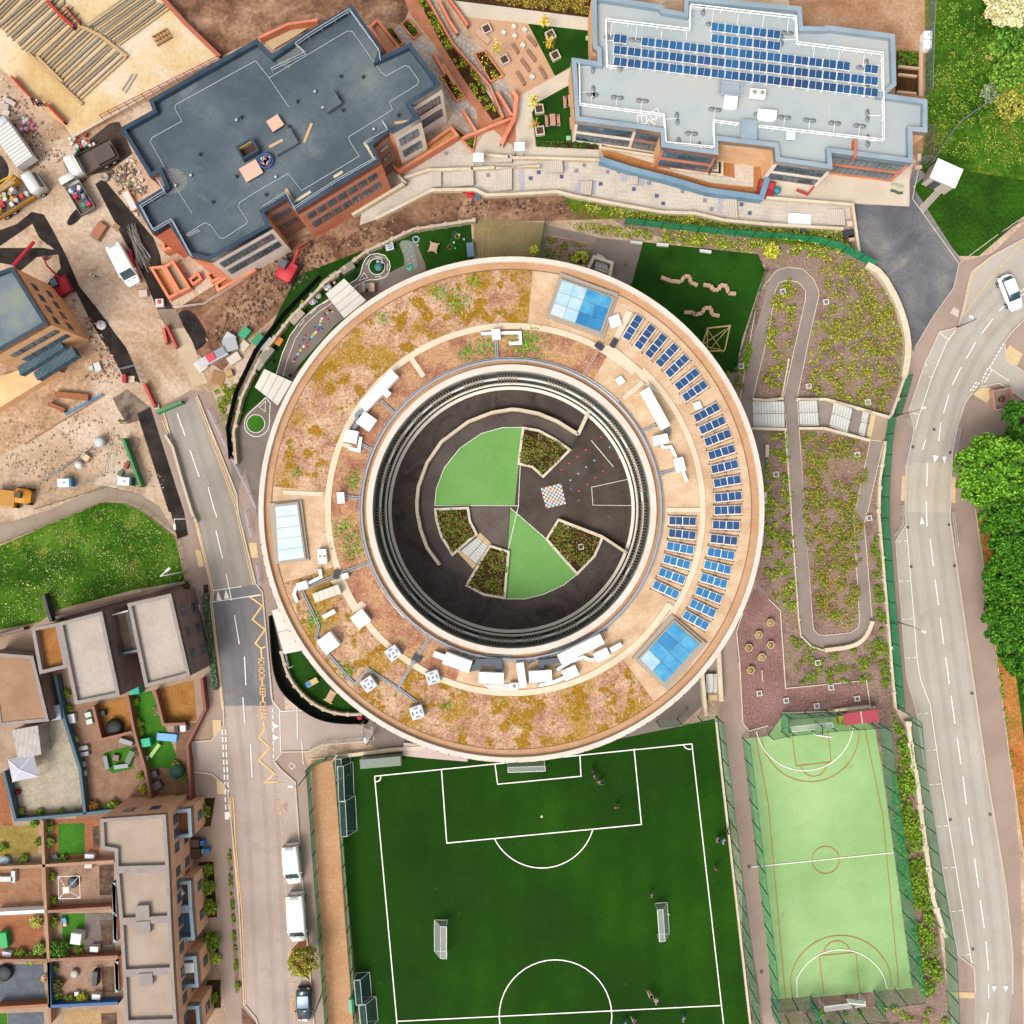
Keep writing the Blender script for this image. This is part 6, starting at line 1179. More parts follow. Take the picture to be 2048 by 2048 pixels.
shed(T(1, 1, '310,460')[0], 1.8, .75, .9, 48, 'tan timber cabin beside the play road', flat('#b7a68e')); shed(T(1, 1, '80,745')[0], 2.0, .8, 1.0, 52, 'grey shed box near the western canopy', gs); shed(T(1, 1, '22,825')[0], .9, .8, .9, 52, 'small silver bin beside the grey shed box', gs2, 'bin', 'bin')
shed(T(1, 1, '165,640')[0], .9, .95, .5, 60, 'bright orange slatted sand box in the nursery garden', flat('#d7861f'), 'sand box', 'sand_box')
def table(q, r, label, top, n=8, bits=0, legs=True, h=.55):
    x, y = P(*q, h); t = thing('play_table', label, 'table', (x, y, .05)); MB().lathe(0, 0, [(r, h-.08), (r, h)], n).build('table_top', top, t, local=True); b = MB()
    for k in range(4): b.tube((r*.6*math.cos(k*1.57+.8), r*.6*math.sin(k*1.57+.8), 0), (r*.6*math.cos(k*1.57+.8), r*.6*math.sin(k*1.57+.8), h-.08), .05)
    b.build('leg', grey, t, local=True)
    if bits:
        b = MB()
        for k in range(bits): b.mt(k % 4).box(random.uniform(-.6, .6)*r, random.uniform(-.6, .6)*r, h, .12, .1, .08, k)
        b.build('toys', [flat('#3c78b4'), flat('#c9418a'), flat('#e8e2da'), flat('#d9b23c')], t, local=True)
    return t
table(T(1, 1, '925,82')[0], .52, 'teal hexagon table on the roundabout turf', flat('#4f8f95'), 6); table(T(1, 1, '540,232')[0], .5, 'white hexagon table covered with toys', flat('#d9dfe2'), 6, 12); table(T(1, 1, '472,300')[0], .36, 'small round table with yellow and green toys', flat('#b6bd98'), 10, 8); table(T(1, 1, '425,342')[0], .42, 'round table with pink flower print', flat('#d8d2dc'), 12, 9)
for i, (q, c, l_) in enumerate(((T(1, 1, '925,48')[0], '#cfe3df', 'mint stool above the teal table'), (T(1, 1, '955,55')[0], '#e3ece8', 'white stool above the teal table'), (T(1, 1, '597,205')[0], '#e4a7a0', 'pink cube stool beside the canopy'), (T(1, 1, '458,345')[0], '#bfe0d6', 'pale green stool by the flower table'), (T(1, 1, '355,345')[0], '#c9a52c', 'yellow toy trike against the fence'), (T(1, 1, '130,805')[0], '#23281f', 'dark tyre in the nursery garden'), (T(1, 1, '262,905')[0], '#1e2a1c', 'dark plant pot beside the western canopy'))):
    x, y = P(*q); t = thing('play_stool' if i < 4 else ['toy_trike', 'tyre', 'plant_pot'][i-4], l_, 'stool' if i < 4 else ['toy', 'tyre', 'pot'][i-4], (x, y, .05)); MB().lathe(0, 0, [(.14, 0), (.19, .25), (.19, .34)], 10).build('body', flat(c), t, local=True); MB().lathe(0, 0, [(.15, .34), (.1, .38)], 10).build('top', flat(c), t, local=True)
pm_ = flat('#dab9a0')
for q, l_ in ((T(1, 1, '802,235')[0], 'left'), (T(1, 1, '872,235')[0], 'right')):
    x, y = P(*q, .9); t = thing('play_house', l_+' pink play kitchen block on the play road', 'play block', (x, y, .05)); MB().box(0, 0, 0, .66, .98, .9).build('body', pm_, t, local=True, bevel=.02); b = MB(); [b.box(-.15, -.3+.2*k, .9, .13, .1, .02) for k in range(4)]; b.build('hole', blk, t, local=True)
x, y = P(*T(1, 1, '842,235')[0]); one('toy_stack', MB().lathe(x, y, [(.2, .05), (.22, .6), (.1, .75)], 7, 1, 1.8), flat('#a8c9c4'), 'pale green toys between the two pink play blocks', 'toy')
q = T(1, 0, '1340,1865')[0]; x, y = P(*q, .5); t = thing('play_table', 'square timber sand table on the northern play turf', 'table', (x, y, .05), R(-14)); MB().box(0, 0, .4, .9, 1.0, .1).build('table_top', wd1, t, local=True); b = MB(); [b.box(a_*.42, c_*.5, 0, .3, .14, .42, c_*a_*.5) for a_ in (-1, 1) for c_ in (-1, 1)]; b.build('leg', wd1, t, local=True)
q = T(1, 0, '1008,1860')[0]; x, y = P(*q, .5); t = thing('play_table', 'white board table with a blue flower print', 'table', (x, y, .05), R(12)); MB().box(0, 0, .45, .92, .88, .08).build('table_top', flat('#e4e4e0'), t, local=True); MB().lathe(0, 0, [(.34, .53), (.34, .545)], 12).build('print', flat('#5f7c95'), t, local=True); b = MB(); [b.lathe(.2*math.cos(k*1.257), .2*math.sin(k*1.257), [(.12, .545), (.12, .555)], 8) for k in range(5)]; b.build('petal', flat('#dfe6ea'), t, local=True); b = MB(); [b.box(a_*.4, c_*.38, 0, .07, .07, .45) for a_ in (-1, 1) for c_ in (-1, 1)]; b.build('leg', grey, t, local=True)
for i, (q, c, r_) in enumerate(((T(1, 0, '1208,1808')[0], '#a9c4dc', .35), (T(1, 0, '1518,1785')[0], '#b5b93c', .27), (T(1, 0, '1465,1865')[0], '#a8743a', .27), (T(1, 0, '1502,1770')[0], '#4d6a8c', .3), (T(1, 0, '1485,1820')[0], '#2f6a58', .27))):
    x, y = P(*q); b = MB(); b.pipe([(x+r_*math.cos(k*.45), y+r_*math.sin(k*.45), .09) for k in range(15)], .035 if i else .09, 5); one('play_hoop', b, flat(c), ['pale blue plastic ring chair', 'yellow hoop', 'brown hoop', 'blue hoop', 'dark green hoop'][i]+' on the northern play turf', 'hoop')
for i, q in enumerate(T(1, 0, '1495,1833 1503,1875 1570,1808 1222,1852 1535,1775')): x, y = P(*q); one('play_ball', MB().lathe(x, y, [(.06, .05), (.14, .12), (.14, .2), (.06, .27)], 8), flat(['#cfe6e0', '#5fc48f', '#cfd8e6', '#c9cf7a', '#e6e2d0'][i]), ['pale', 'bright green', 'lilac', 'yellow-green', 'cream'][i]+' ball on the northern play turf', 'ball', 'balls on the play turf')
shed(T(1, 0, '1618,1885')[0], .75, 1.6, .6, 5, 'blue-grey storage chest at the corner of the play turf', flat('#6f8ba3'))
shed(T(1, 2, '425,1285')[0], 1.3, .6, .5, 28, 'timber play cabin with a blue flap in the south-west garden', wd2); shed(T(1, 2, '395,1300')[0], .5, .45, .55, 28, 'bright blue box on the south-west play turf', flat('#2f7fd0'))
q = T(1, 2, '565,1390')[0]; x, y = P(*q, .4); t = thing('play_table', 'timber sand table in the south-west play garden', 'table', (x, y, .05), R(60)); MB().box(0, 0, .35, 1.2, .8, .1).build('table_top', wd1, t, local=True); b = MB(); b.box(-.7, 0, 0, .12, 1.1, .4); b.box(.6, 0, 0, .12, .9, .4); b.build('side_bench', wd2, t, local=True)
rail(T(1, 2, '220,1070 245,1180 275,1165'), .05, 'white handrail at the end of the narrow canopy', .8, .9, .035); x, y = P(*T(1, 2, '790,1540')[0]); one('litter_bin', MB().lathe(x, y, [(.3, .05), (.32, .8), (.25, .95)], 10), flat('#c81f3c'), 'red litter bin at the foot of the ring wall', 'bin')
for s_, l_ in (('1905,1425 1932,1425 1932,1520 1905,1520', 'northern'), ('1895,1780 1918,1780 1915,1870 1893,1870', 'southern')): one('bench', MB().prism(PP(T(2, 1, s_)), .05, .5), flat('#dcc6bd'), l_+' pink bench on the walkway east of the ring', 'bench', 'pink benches east of the ring')
for q, l_ in ((T(2, 1, '1915,1538')[0], 'beside the northern pink bench'), (T(2, 2, '1848,378')[0], 'at the rim of the ring')): x, y = P(*q); one('green_ball', MB().lathe(x, y, [(.08, .1), (.17, .2), (.17, .3), (.08, .42)], 10), flat('#18a868'), 'green ball bollard '+l_, 'bollard')
# ---------------------------------------------------------------- goals
net = mat('white_net', '#e9ebe6', alpha=.38, fine=.02); gw = flat('#eef0ea')
def goal(q, ang, w_, d, h, label, z=.12, nm=None, group='football goals', cage=False):
    x, y = P(*q, h*.5); t = thing('goal', label, 'goal', (x, y, z), R(ang), group); hw = w_/2
    b = MB(); b.pipe([(-d/2, -hw, 0), (-d/2, -hw, h), (-d/2, hw, h), (-d/2, hw, 0)], .06, 6); b.build('goal_frame', gw, t, local=True)
    b = MB(); bt = d*.45 if not cage else d
    for s in (-1, 1): b.tube((-d/2, s*hw, h), (-d/2+bt, s*hw, h*.98), .04); b.tube((-d/2+bt, s*hw, h*.98), (d/2, s*hw, 0), .04); b.tube((d/2, s*hw, 0), (-d/2, s*hw, 0), .04)
    b.tube((d/2, -hw, 0), (d/2, hw, 0), .04); b.tube((-d/2+bt, -hw, h*.98), (-d/2+bt, hw, h*.98), .03); b.build('back_frame', gw, t, local=True)
    b = MB(); b.add([(-d/2, -hw, h), (-d/2, hw, h), (-d/2+bt, hw, h*.98), (-d/2+bt, -hw, h*.98), (d/2, hw, 0), (d/2, -hw, 0), (-d/2, -hw, 0), (-d/2, hw, 0)], [(0, 1, 2, 3), (3, 2, 4, 5), (0, 3, 5, 6), (1, 2, 4, 7)]); b.build('net', nm or net, t, local=True); return t
goal(T(1, 3, '1392,1288')[0], 180, 3.6, 1.5, 1.9, 'white goal standing alone in the left half of the pitch'); goal(T(2, 3, '1142,1158')[0], 4, 3.6, 1.4, 1.9, 'white goal with a ball, in the right half of the pitch')
gn = mat('dark_net', '#33564f', '#4b6b64', alpha=.6, fine=.1)
goal(T(1, 3, '680,100')[0], 2, 4.0, 1.4, 2.0, 'upper goal stored against the western pitch fence', nm=gn); goal(T(1, 3, '697,360')[0], 3, 4.0, 1.5, 2.0, 'second goal stored against the western pitch fence', nm=gn); goal(T(1, 3, '808,1660')[0], 5, 2.8, 1.5, 1.8, 'small goal stored lower on the western fence', nm=gn); goal(T(1, 3, '850,1845')[0], 5, 2.8, 1.7, 1.8, 'lowest goal stored beside the western fence', nm=gn)
goal(T(1, 2, '660,1920')[0], 2, 2.2, 1.4, 1.8, 'goal stored at the north-west corner of the pitch', nm=gn); goal(T(3, 2, '310,1585')[0], 96, 4.6, 1.2, 2.0, 'white goal in the recess north of the ball court', group='court goals'); goal(T(3, 3, '560,1785')[0], 277, 4.6, 1.2, 2.0, 'white goal in the recess south of the ball court', group='court goals')
goal(F('993,1441')[0], 92, 4.2, 1.2, 2.0, 'white goal under the southern rim of the ring')
def hoop(q, ang, label):
    x, y = P(*q, 3); t = thing('basketball_hoop', label, 'basketball hoop', (x, y, .1), R(ang)); MB().box(0, 0, 2.7, 1.8, .08, 1.05).build('backboard', white, t, local=True); b = MB(); b.tube((0, .9, 0), (0, .9, 2.9), .07); b.tube((0, .9, 2.9), (0, 0, 3.1), .06); b.build('post', gpost, t, local=True)
    b = MB(); b.pipe([(.23*math.cos(k*.55), -.32+.23*math.sin(k*.55), 3.05) for k in range(13)], .02, 4); b.build('rim', flat('#d06a3a'), t, local=True)
hoop(T(3, 2, '405,1680')[0], -8, 'basketball hoop at the north end of the ball court'); hoop(T(3, 3, '655,1755')[0], 174, 'basketball hoop at the south end of the ball court')
x, y = P(*T(3, 2, '700,1550')[0], 2.2); t = thing('shelter', 'shelter with a flat red roof at the corner of the ball court', 'shelter', (x, y, .1), R(8)); MB().box(-.95, 0, 2.1, 1.85, 1.35, .12).build('roof_panel', flat('#b5424f'), t, local=True); MB().box(1.05, 0, 2.1, 1.85, 1.35, .12).build('roof_panel', flat('#b5424f'), t, local=True); MB().box(.05, 0, 2.2, .1, 1.4, .06).build('roof_joint', flat('#e8d9cb'), t, local=True); b = MB(); [b.box(a_*1.9, c_*.6, 0, .08, .08, 2.1) for a_ in (-1, 1) for c_ in (-1, 1)]; b.build('post', grey, t, local=True)
shed(T(3, 2, '560,1570')[0], .8, 1.1, .9, 8, 'yellow-green cabinet left of the red shelter', flat('#a5a23f')); shed(T(1, 3, '722,1795')[0], .55, 1.5, 1.2, 4, 'mint green locker beside the western pitch fence', flat('#74c9a0'), lid=flat('#74c9a0')); shed(T(1, 2, '940,1890')[0], 4.6, 1.0, 2.0, 5, 'long glassy team shelter at the top of the pitch', mat('shelter_glass', '#8d9a8c', fine=.06, rough=.3), 'shelter', 'team_shelter')
# ---------------------------------------------------------------- lamps
def lamp(q, ang, label, h=7, arm=1.0, col=None):
    x, y = P(*q); t = thing('street_lamp', label, 'street lamp', (x, y, 0), R(ang), 'street lamps'); MB().tube((0, 0, 0), (0, 0, h), .09, 8, .05).build('pole', col or flat('#7d7a78'), t, local=True); MB().tube((0, 0, h), (arm, 0, h+.1), .04).build('arm', col or flat('#7d7a78'), t, local=True); MB().box(arm+.25, 0, h+.03, .6, .26, .1).build('lamp_head', flat('#e4e2e0'), t, local=True)
lamp(T(0, 2, '1395,450')[0], 40, 'white lamp on the pavement beside the daisy lawn', 8, .8, white); lamp(T(0, 2, '1470,50')[0], -85, 'white lamp by the barrier blocks', 7, .6, white); lamp(T(3, 2, '935,820')[0], -25, 'lamp behind the road fence with a white head', 6, 1.0); lamp(T(3, 1, '970,1205')[0], 20, 'lamp beside the white road guard rail', 5, .8); lamp(T(3, 0, '1740,1770')[0], -15, 'lamp at the grass edge near the top road', 6, 1.0)
lamp(T(1, 3, '500,1700')[0], 180, 'lamp beside the lower gravel fence', 6, .5); lamp(T(1, 3, '400,30')[0], 180, 'lamp at the top of the gravel fence', 6, .5); lamp(T(1, 2, '880,1690')[0], 100, 'lamp at the pitch gate', 5, .4); lamp(T(3, 1, '1420,540')[0], 160, 'lamp on the pavement tip of the main road', 5, .4)
rail(T(1, 2, '400,1800 490,1757 690,1740 870,1720'), .1, 'long grey handrail along the car park kerb', 2, 1, .04, flat('#c9bfb3')); rail(T(1, 2, '870,1620 885,1725'), .1, 'short grey gate rail by the pitch entrance', .9, 1.2, .04, flat('#c9bfb3')); rail(T(1, 2, '800,1590 800,1700 760,1720'), .1, 'tiny corner rail by the pitch entrance', .9, 1.2, .04, flat('#c9bfb3'))
# ---------------------------------------------------------------- vehicles
tyre = flat('#1b1b1c', rough=.8); carglass = mat('car_glass', '#1f3d44', '#2d555c', scale=.8, fine=0, rough=.08, spec=.8)
def hull(b, prof, wid, n=6, z0=.3, shoulder=.12):
    """prof: [(x, top z, half width)] along the length; a rounded body"""
    vs = []; 
    for x, zt, hw in prof:
        for y, z in ((-hw, z0), (-hw, zt-shoulder), (-hw+shoulder*.9, zt), (hw-shoulder*.9, zt), (hw, zt-shoulder), (hw, z0)): vs.append((x, y, z))
    fs = []
    for i in range(len(prof)-1):
        for k in range(6): fs.append((6*i+k, 6*i+(k+1) % 6, 6*i+6+(k+1) % 6, 6*i+6+k))
    fs += [tuple(range(6)), tuple(reversed(range(6*(len(prof)-1), 6*len(prof))))]
    fs = [tuple(reversed(f)) for f in fs]; return b.add(vs, fs, True)
def wheels(t, xs, hw, r=.33):
    for x in xs:
        for s in (-1, 1):
            g = MB().tube((x, s*(hw-.22), r), (x, s*hw, r), r, 14).build('wheel', tyre, t, local=True); MB().tube((x, s*(hw), r), (x, s*(hw+.015), r), r*.55, 10).build('rim', flat('#a9acb0'), g, local=True)
def car(q, ang, label, col, L_=4.3, Wd=1.8, van=False, roofc=None, group=None, extra=None, glass=None):
    """front towards +x"""
    x, y = P(*q, .8); t = thing('parked_'+('van' if van else 'car'), label, 'van' if van else 'car', (x, y, .07), R(ang), group); h = L_/2; w2_ = Wd/2; b = MB()
    if van: hull(b, [(-h, 1.85, w2_*.88), (-h+.12, 1.95, w2_*.97), (h-1.5, 1.95, w2_), (h-.75, 1.15, w2_*.98), (h-.15, .95, w2_*.86), (h, .75, w2_*.66)], Wd)
    else: hull(b, [(-h, .75, w2_*.75), (-h+.15, .98, w2_*.9), (-h+.8, 1.02, w2_), (h-1.2, 1.0, w2_), (h-.3, .82, w2_*.88), (h, .62, w2_*.68)], Wd)
    b.build('body', mat('car_paint_'+col.strip('#'), lin(col, 1.15), fine=.02, rough=.22, spec=.5), t, local=True)
    g = glass or carglass
    if van:
        ws = MB(); ws.add([(h-1.5, -w2_*.78, 1.955), (h-1.5, w2_*.78, 1.955), (h-.78, w2_*.84, 1.22), (h-.78, -w2_*.84, 1.22)], [(0, 3, 2, 1)]); ws.v = [(a+.03, c, d+.05) for a, c, d in ws.v]; ws.build('windscreen', g, t, local=True)
        b = MB(); b.box(h-.6, -.35, 1.08, .1, .4, .03); b.box(h-.6, .35, 1.08, .1, .4, .03); b.build('bonnet_vent', dkgrey, t, local=True); MB().box(-h+.2, 0, 1.9, .28, Wd*.5, .1).build('rear_spoiler', flat('#b9bcbc'), t, local=True); b = MB(); [b.box(-.5, Wd*k_, 1.95, L_*.62, .035, .02) for k_ in (-.3, -.1, .1, .3)]; b.build('roof_rib', flat('#d3d4d0'), t, local=True)
    else:
        b = MB(); hull(b, [(-h+.3, 1.05, w2_*.7), (-h+.85, 1.42, w2_*.74), (-.35*h+.7, 1.46, w2_*.76), (h-1.95, 1.44, w2_*.76), (h-1.1, 1.02, w2_*.84)], Wd, z0=.9, shoulder=.1); b.build('cabin', g, t, local=True)
        b = MB(); hull(b, [(-h+.72, 1.46, w2_*.74), (h-1.85, 1.51, w2_*.76)], Wd, z0=1.36, shoulder=.05); b.build('roof', mat('car_paint_'+(roofc or col).strip('#'), lin(roofc or col, 1.15), fine=.02, rough=.22, spec=.5), t, local=True)
    for s in (-1, 1):
        MB().box(h-.22, s*w2_*.62, .62, .2, .32, .14).build('headlight', flat('#dfe6ea', rough=.2), t, local=True); MB().box(-h+.08, s*w2_*.68, .75, .14, .26, .2).build('tail_light', flat('#b01822', rough=.3), t, local=True); MB().box(h-1.35, s*(w2_+.1), 1.0 if not van else 1.2, .14, .2, .14).build('wing_mirror', flat(col), t, local=True)
    wheels(t, (-h+.8, h-.85), w2_)
    if extra: extra(t, h, w2_)
    return t
def fireext(t, h, w2_):
    MB().box(-h+.35, 0, 1.72, .5, 1.6, .2).build('red_tail', flat('#cf2f3c'), t, local=True); MB().box(-h+.02, 0, 1.35, .06, 1.5, .35).build('amber_chevron', flat('#e0a02c'), t, local=True)
    for s in (-1, 1): MB().box(.55, s*(w2_*.98), 1.3, .3, .05, .4).build('yellow_stripe', flat('#d8d42a'), t, local=True)
car(T(1, 3, '277,722')[0], -85, 'white van with a red and amber striped tail, parked in a bay', '#f2f1ec', 4.5, 1.8, True, extra=fireext, group='vehicles parked along the school road'); car(T(1, 3, '312,1125')[0], -86.5, 'long plain white van parked below the striped one', '#f4f2ea', 5.5, 1.95, True, group='vehicles parked along the school road')
car(T(1, 3, '363,1783')[0], -88, 'small dark hatchback with a pale blue glass roof', '#26292f', 3.9, 1.7, roofc='#a9bfd4', group='vehicles parked along the school road'); car(T(3, 1, '1832,275')[0], -68, 'white saloon driving on the main road at the right edge', '#f1f3f4', 4.2, 1.75, group=None)
car(T(0, 1, '945,75')[0], -63, 'white pickup-style van parked on the dirt lane', '#eef2ee', 4.8, 1.8, True)
def truck(q, ang, label, cabc, bedc, L_=6.0, Wd=2.2, cabl=1.7, load=None, bedh=.5, cath='truck', boxh=0):
    x, y = P(*q, 1.5); t = thing('truck', label, cath, (x, y, .03), R(ang)); h = L_/2
    b = MB(); hull(b, [(h-cabl, 2.2, Wd/2*.96), (h-cabl+.2, 2.35, Wd/2), (h-.5, 2.3, Wd/2*.98), (h-.1, 1.4, Wd/2*.9), (h, 1.1, Wd/2*.8)], Wd, z0=.5); b.build('cab', flat(cabc, rough=.3), t, local=True); MB().add([(h-.52, -Wd*.42, 2.3), (h-.52, Wd*.42, 2.3), (h-.06, Wd*.4, 1.4), (h-.06, -Wd*.4, 1.4)], [(0, 3, 2, 1)]).build('windscreen', carglass, t, local=True)
    MB().box(-cabl/2, 0, .75, L_-cabl, Wd, .15).build('bed_floor', flat('#6a5a50'), t, local=True); MB().box(0, 0, .45, L_*.95, .8, .3).build('chassis', blk, t, local=True)
    if boxh: MB().box(-cabl/2-.1, 0, .9, L_-cabl-.2, Wd, boxh).build('cargo_box', flat(bedc), t, local=True); b = MB(); [b.box(-h+.2+k*(L_-cabl-.4)/11, 0, .9+boxh, .08, Wd, .05) for k in range(12)]; b.build('roof_rib', flat('#b9b2ad'), t, local=True)
    else:
        for s in (-1, 1): MB().box(-cabl/2, s*Wd/2, .9, L_-cabl, .08, bedh).build('side_board', flat(bedc), t, local=True)
        MB().box(-h+.04, 0, .9, .08, Wd, bedh).build('tailboard', flat(bedc), t, local=True)
    wheels(t, (-h+.9, -h+1.9, h-.9) if L_ > 5.5 else (-h+.9, h-.9), Wd/2, .42)
    if load:
        for k, (lx, ly, lw, ld, lh, c) in enumerate(load): MB().box(lx, ly, .9, lw, ld, lh, k*.3).build('load', flat(c), t, local=True)
    return t
truck(T(0, 0, '95,1070')[0]  , 125, 'truck with a white ribbed box body at the left edge', '#e9e6f2', '#f0eee8', 6.2, 2.2, 1.3, boxh=1.5); truck(T(0, 0, '680,1200')[0], -152, 'tipper truck with a white cab on the brown asphalt', '#f0efe8', '#4c4039', 6.0, 2.4, 1.7, bedh=.4, load=[(-1.6, .2, 2.2, 1.5, .45, '#5a4d48')])
random.seed(4); LD = lambda n, cs, a, w_: [(random.uniform(-a, a)-.8, random.uniform(-w_, w_), .5, .4, random.uniform(.3, .9), cs[k % len(cs)]) for k in range(n)]
truck(T(0, 0, '575,1450')[0], 120, 'small flatbed with a jumble of coloured tools and sacks', '#e8ebe6', '#8a857c', 4.9, 1.8, 1.3, bedh=.35, load=LD(14, ['#2f62a8', '#d22f4a', '#e6e2dc', '#3a9a7a', '#8d8f92', '#e9eef4'], 1.4, .6)); truck(T(0, 0, '120,1470')[0], 32, 'yellow grab lorry with a white cab and full bed', '#eff2ec', '#c8912a', 6.6, 2.4, 1.6, bedh=.6, load=LD(18, ['#d0453a', '#e6e2dc', '#b9a78f', '#caa23a', '#c9c4bb'], 1.9, .8))
x, y = P(*T(0, 0, '50,1400')[0], 2); t = thing('crane_arm', 'folded yellow crane arm beside the grab lorry', 'crane', (x, y, 0), R(35)); MB().tube((-1.6, 0, 2.2), (1.3, .2, 2.6), .12).build('lower_boom', flat('#d9a020'), t, local=True); MB().tube((1.3, .3, 2.6), (-1.5, .5, 2.8), .09).build('upper_boom', flat('#e0b040'), t, local=True); MB().box(1.2, .1, 0, .5, .5, 2.4).build('column', flat('#c8902a'), t, local=True)
def excavator(q, ang, label, col, boom=True, k=1.0, boomang=0, L_=2.6):
    x, y = P(*q, 1); t = thing('excavator', label, 'excavator', (x, y, 0), R(ang), 'red excavators on the site')
    for s in (-1, 1): MB().box(0, s*.85*k, 0, 2.7*k, .45*k, .55*k).build('track', flat('#3a3634'), t, local=True, bevel=.08)
    b = MB(); hull(b, [(-1.35*k, 1.3*k, .7*k), (-1.1*k, 1.5*k, .95*k), (.3*k, 1.5*k, 1.0*k), (.9*k, 1.2*k, .9*k)], 2, z0=.6*k); b.build('engine_deck', flat(col), t, local=True)
    MB().box(.35*k, .45*k, 1.2*k, 1.1*k, .8*k, .95*k).build('cab', flat('#39474f', rough=.2), t, local=True); MB().box(.25*k, .45*k, 2.15*k, .9*k, .75*k, .06).build('cab_roof', flat('#5e6f79'), t, local=True)
    if boom:
        c, s = math.cos(R(boomang)), math.sin(R(boomang)); b = MB(); b.tube((.8*k, -.2, 1.1*k), (.8*k+1.7*k*c, -.2+1.7*k*s, 2.5*k), .17*k, 6, .13*k); b.build('boom', flat(col), t, local=True); b = MB(); b.tube((.8*k+1.7*k*c, -.2+1.7*k*s, 2.5*k), (.8*k+L_*k*c, -.2+L_*k*s, 1.2*k), .12*k, 6, .1*k); b.build('dipper_arm', flat(col), t, local=True)
        MB().box(.8*k+L_*k*c, -.2+L_*k*s, .4*k, .5*k, .7*k, .7*k, R(boomang), .7).build('bucket', flat('#8c6a5c'), t, local=True)
excavator(T(1, 1, '240,105')[0], 62, 'red excavator on the brown soil below the white wing', '#d2333a', boomang=-8, L_=2.9); excavator(T(0, 1, '460,215')[0], 118, 'red mini excavator on fresh asphalt by the yellow brick block', '#c9202c', boomang=10, k=.85, L_=3.6)
one('digger_boom', MB().tube((*P(*T(0, 0, '295,1845')[0]), 1.2), (*P(*T(0, 1, '165,105')[0]), 2), .2, 6), flat('#c8242e'), 'single red boom lying above the asphalt at the left', 'boom'); b = MB()
x, y = P(*T(0, 1, '50,1830')[0], 1.2); t = thing('dump_truck', 'yellow dump truck body at the left edge', 'dump truck', (x, y, 0), R(-8)); MB().box(-.3, 0, .7, 2.6, 1.9, .7).build('skip', flat('#d69a3c'), t, local=True, bevel=.05); MB().box(-.3, 0, 1.38, 2.3, 1.6, .04).build('skip_floor', flat('#c68a30'), t, local=True); wheels(t, (-1, .8), .95, .45)
x, y = P(*T(0, 1, '165,1810')[0], 1.2); t = thing('dump_truck_cab', 'yellow tractor unit coupled beside the dump body', 'tractor', (x, y, 0), R(-8)); b = MB(); hull(b, [(-.9, 1.2, .6), (-.6, 1.4, .85), (.6, 1.4, .85), (.95, 1.0, .6)], 1.8, z0=.5); b.build('bonnet', flat('#dc9322'), t, local=True); MB().box(-.2, .1, 1.4, .7, .7, .5).build('seat_frame', flat('#5a4630'), t, local=True); wheels(t, (-.5, .6), .95, .42)
def genset(q, ang, label, c1, c2):
    x, y = P(*q, 1.2); t = thing('generator', label, 'generator', (x, y, 0), R(ang)); MB().box(0, 0, .15, 1.35, .95, 1.2).build('casing', flat(c1), t, local=True, bevel=.05); MB().box(.78, 0, .15, .2, .92, 1.1).build('end_panel', flat(c2), t, local=True); MB().lathe(.1, 0, [(.08, 1.35), (.06, 1.5)], 8).build('exhaust', dkgrey, t, local=True)
genset(T(0, 1, '480,1712')[0], 3, 'white generator with a blue end on the dirt yard', '#e9edf0', '#2f86c0'); genset(T(0, 1, '935,1700')[0], -3, 'white generator with a dark green end by the hoarding', '#e8efee', '#175a50')
x, y = P(*T(0, 1, '738,1400')[0], 1.2); one('water_tank', MB().lathe(x, y, [(.5, 0), (.62, .3), (.62, .9), (.4, 1.1), (.14, 1.12)], 10), flat('#cfd8dc'), 'pale octagonal water tank with a black cap', 'tank'); x, y = P(*T(0, 1, '590,1575')[0], .6); one('cable_drum', MB().lathe(x, y, [(.42, 0), (.42, .1), (.2, .12), (.2, .5), (.42, .52), (.42, .62)], 14), flat('#e9e4dc'), 'white cable drum on the dirt yard', 'drum')
x, y = P(*T(0, 0, '775,1322')[0], 1); one('concrete_ring', MB().lathe(x, y, [(.45, 0), (.48, .6), (.3, .62), (.28, .5)], 14), flat('#b5a89c'), 'round concrete chamber cover by the fresh footway', 'chamber cover')
def pallet(q, ang, label, l=1.2, wd=1.0, col='#b98a58', stack=1, top=None):
    x, y = P(*q); t = thing('pallet', label, 'pallet', (x, y, .02), R(ang)); b = MB()
    for k in range(7): b.box(-l/2+l*(k+.5)/7, 0, .12*stack, l/9, wd, .03)
    b.build('deck_board', flat(col), t, local=True); b = MB(); [b.box(0, s*wd*.42, 0, l, .09, .12*stack) for s in (-1, 0, 1)]; b.build('bearer', flat('#8a6238'), t, local=True)
    if top: MB().box(0, 0, .12*stack+.03, l*.85, wd*.85, .5).build('load', flat(top), t, local=True)
pallet(T(0, 1, '1645,925')[0], 75, 'large timber pallet below the pile of white sheets', 1.6, 1.5); pallet(T(0, 1, '1738,890')[0], 20, 'pallet with a tan crate beside the large pallet', .9, .8, top='#c9a36e'); pallet(T(0, 1, '1015,1405')[0], -20, 'grey timber pallet on the dirt near the hoarding', 1.2, 1.0, '#9d8470'); pallet(T(0, 1, '660,1520')[0], -35, 'pallet with pale slabs on the dirt yard', 1.1, .8, top='#e3cba4'); pallet(T(0, 0, '880,1715')[0], -40, 'small pallet beside the scaffold pole pile', .8, .7, '#c39468'); pallet(T(0, 0, '760,1750')[0], -33, 'narrow trailer-like pallet on the dirt lane', 1.3, 2.2, '#a98c70', top='#b9795a')
rl_ = flat('#b98558')
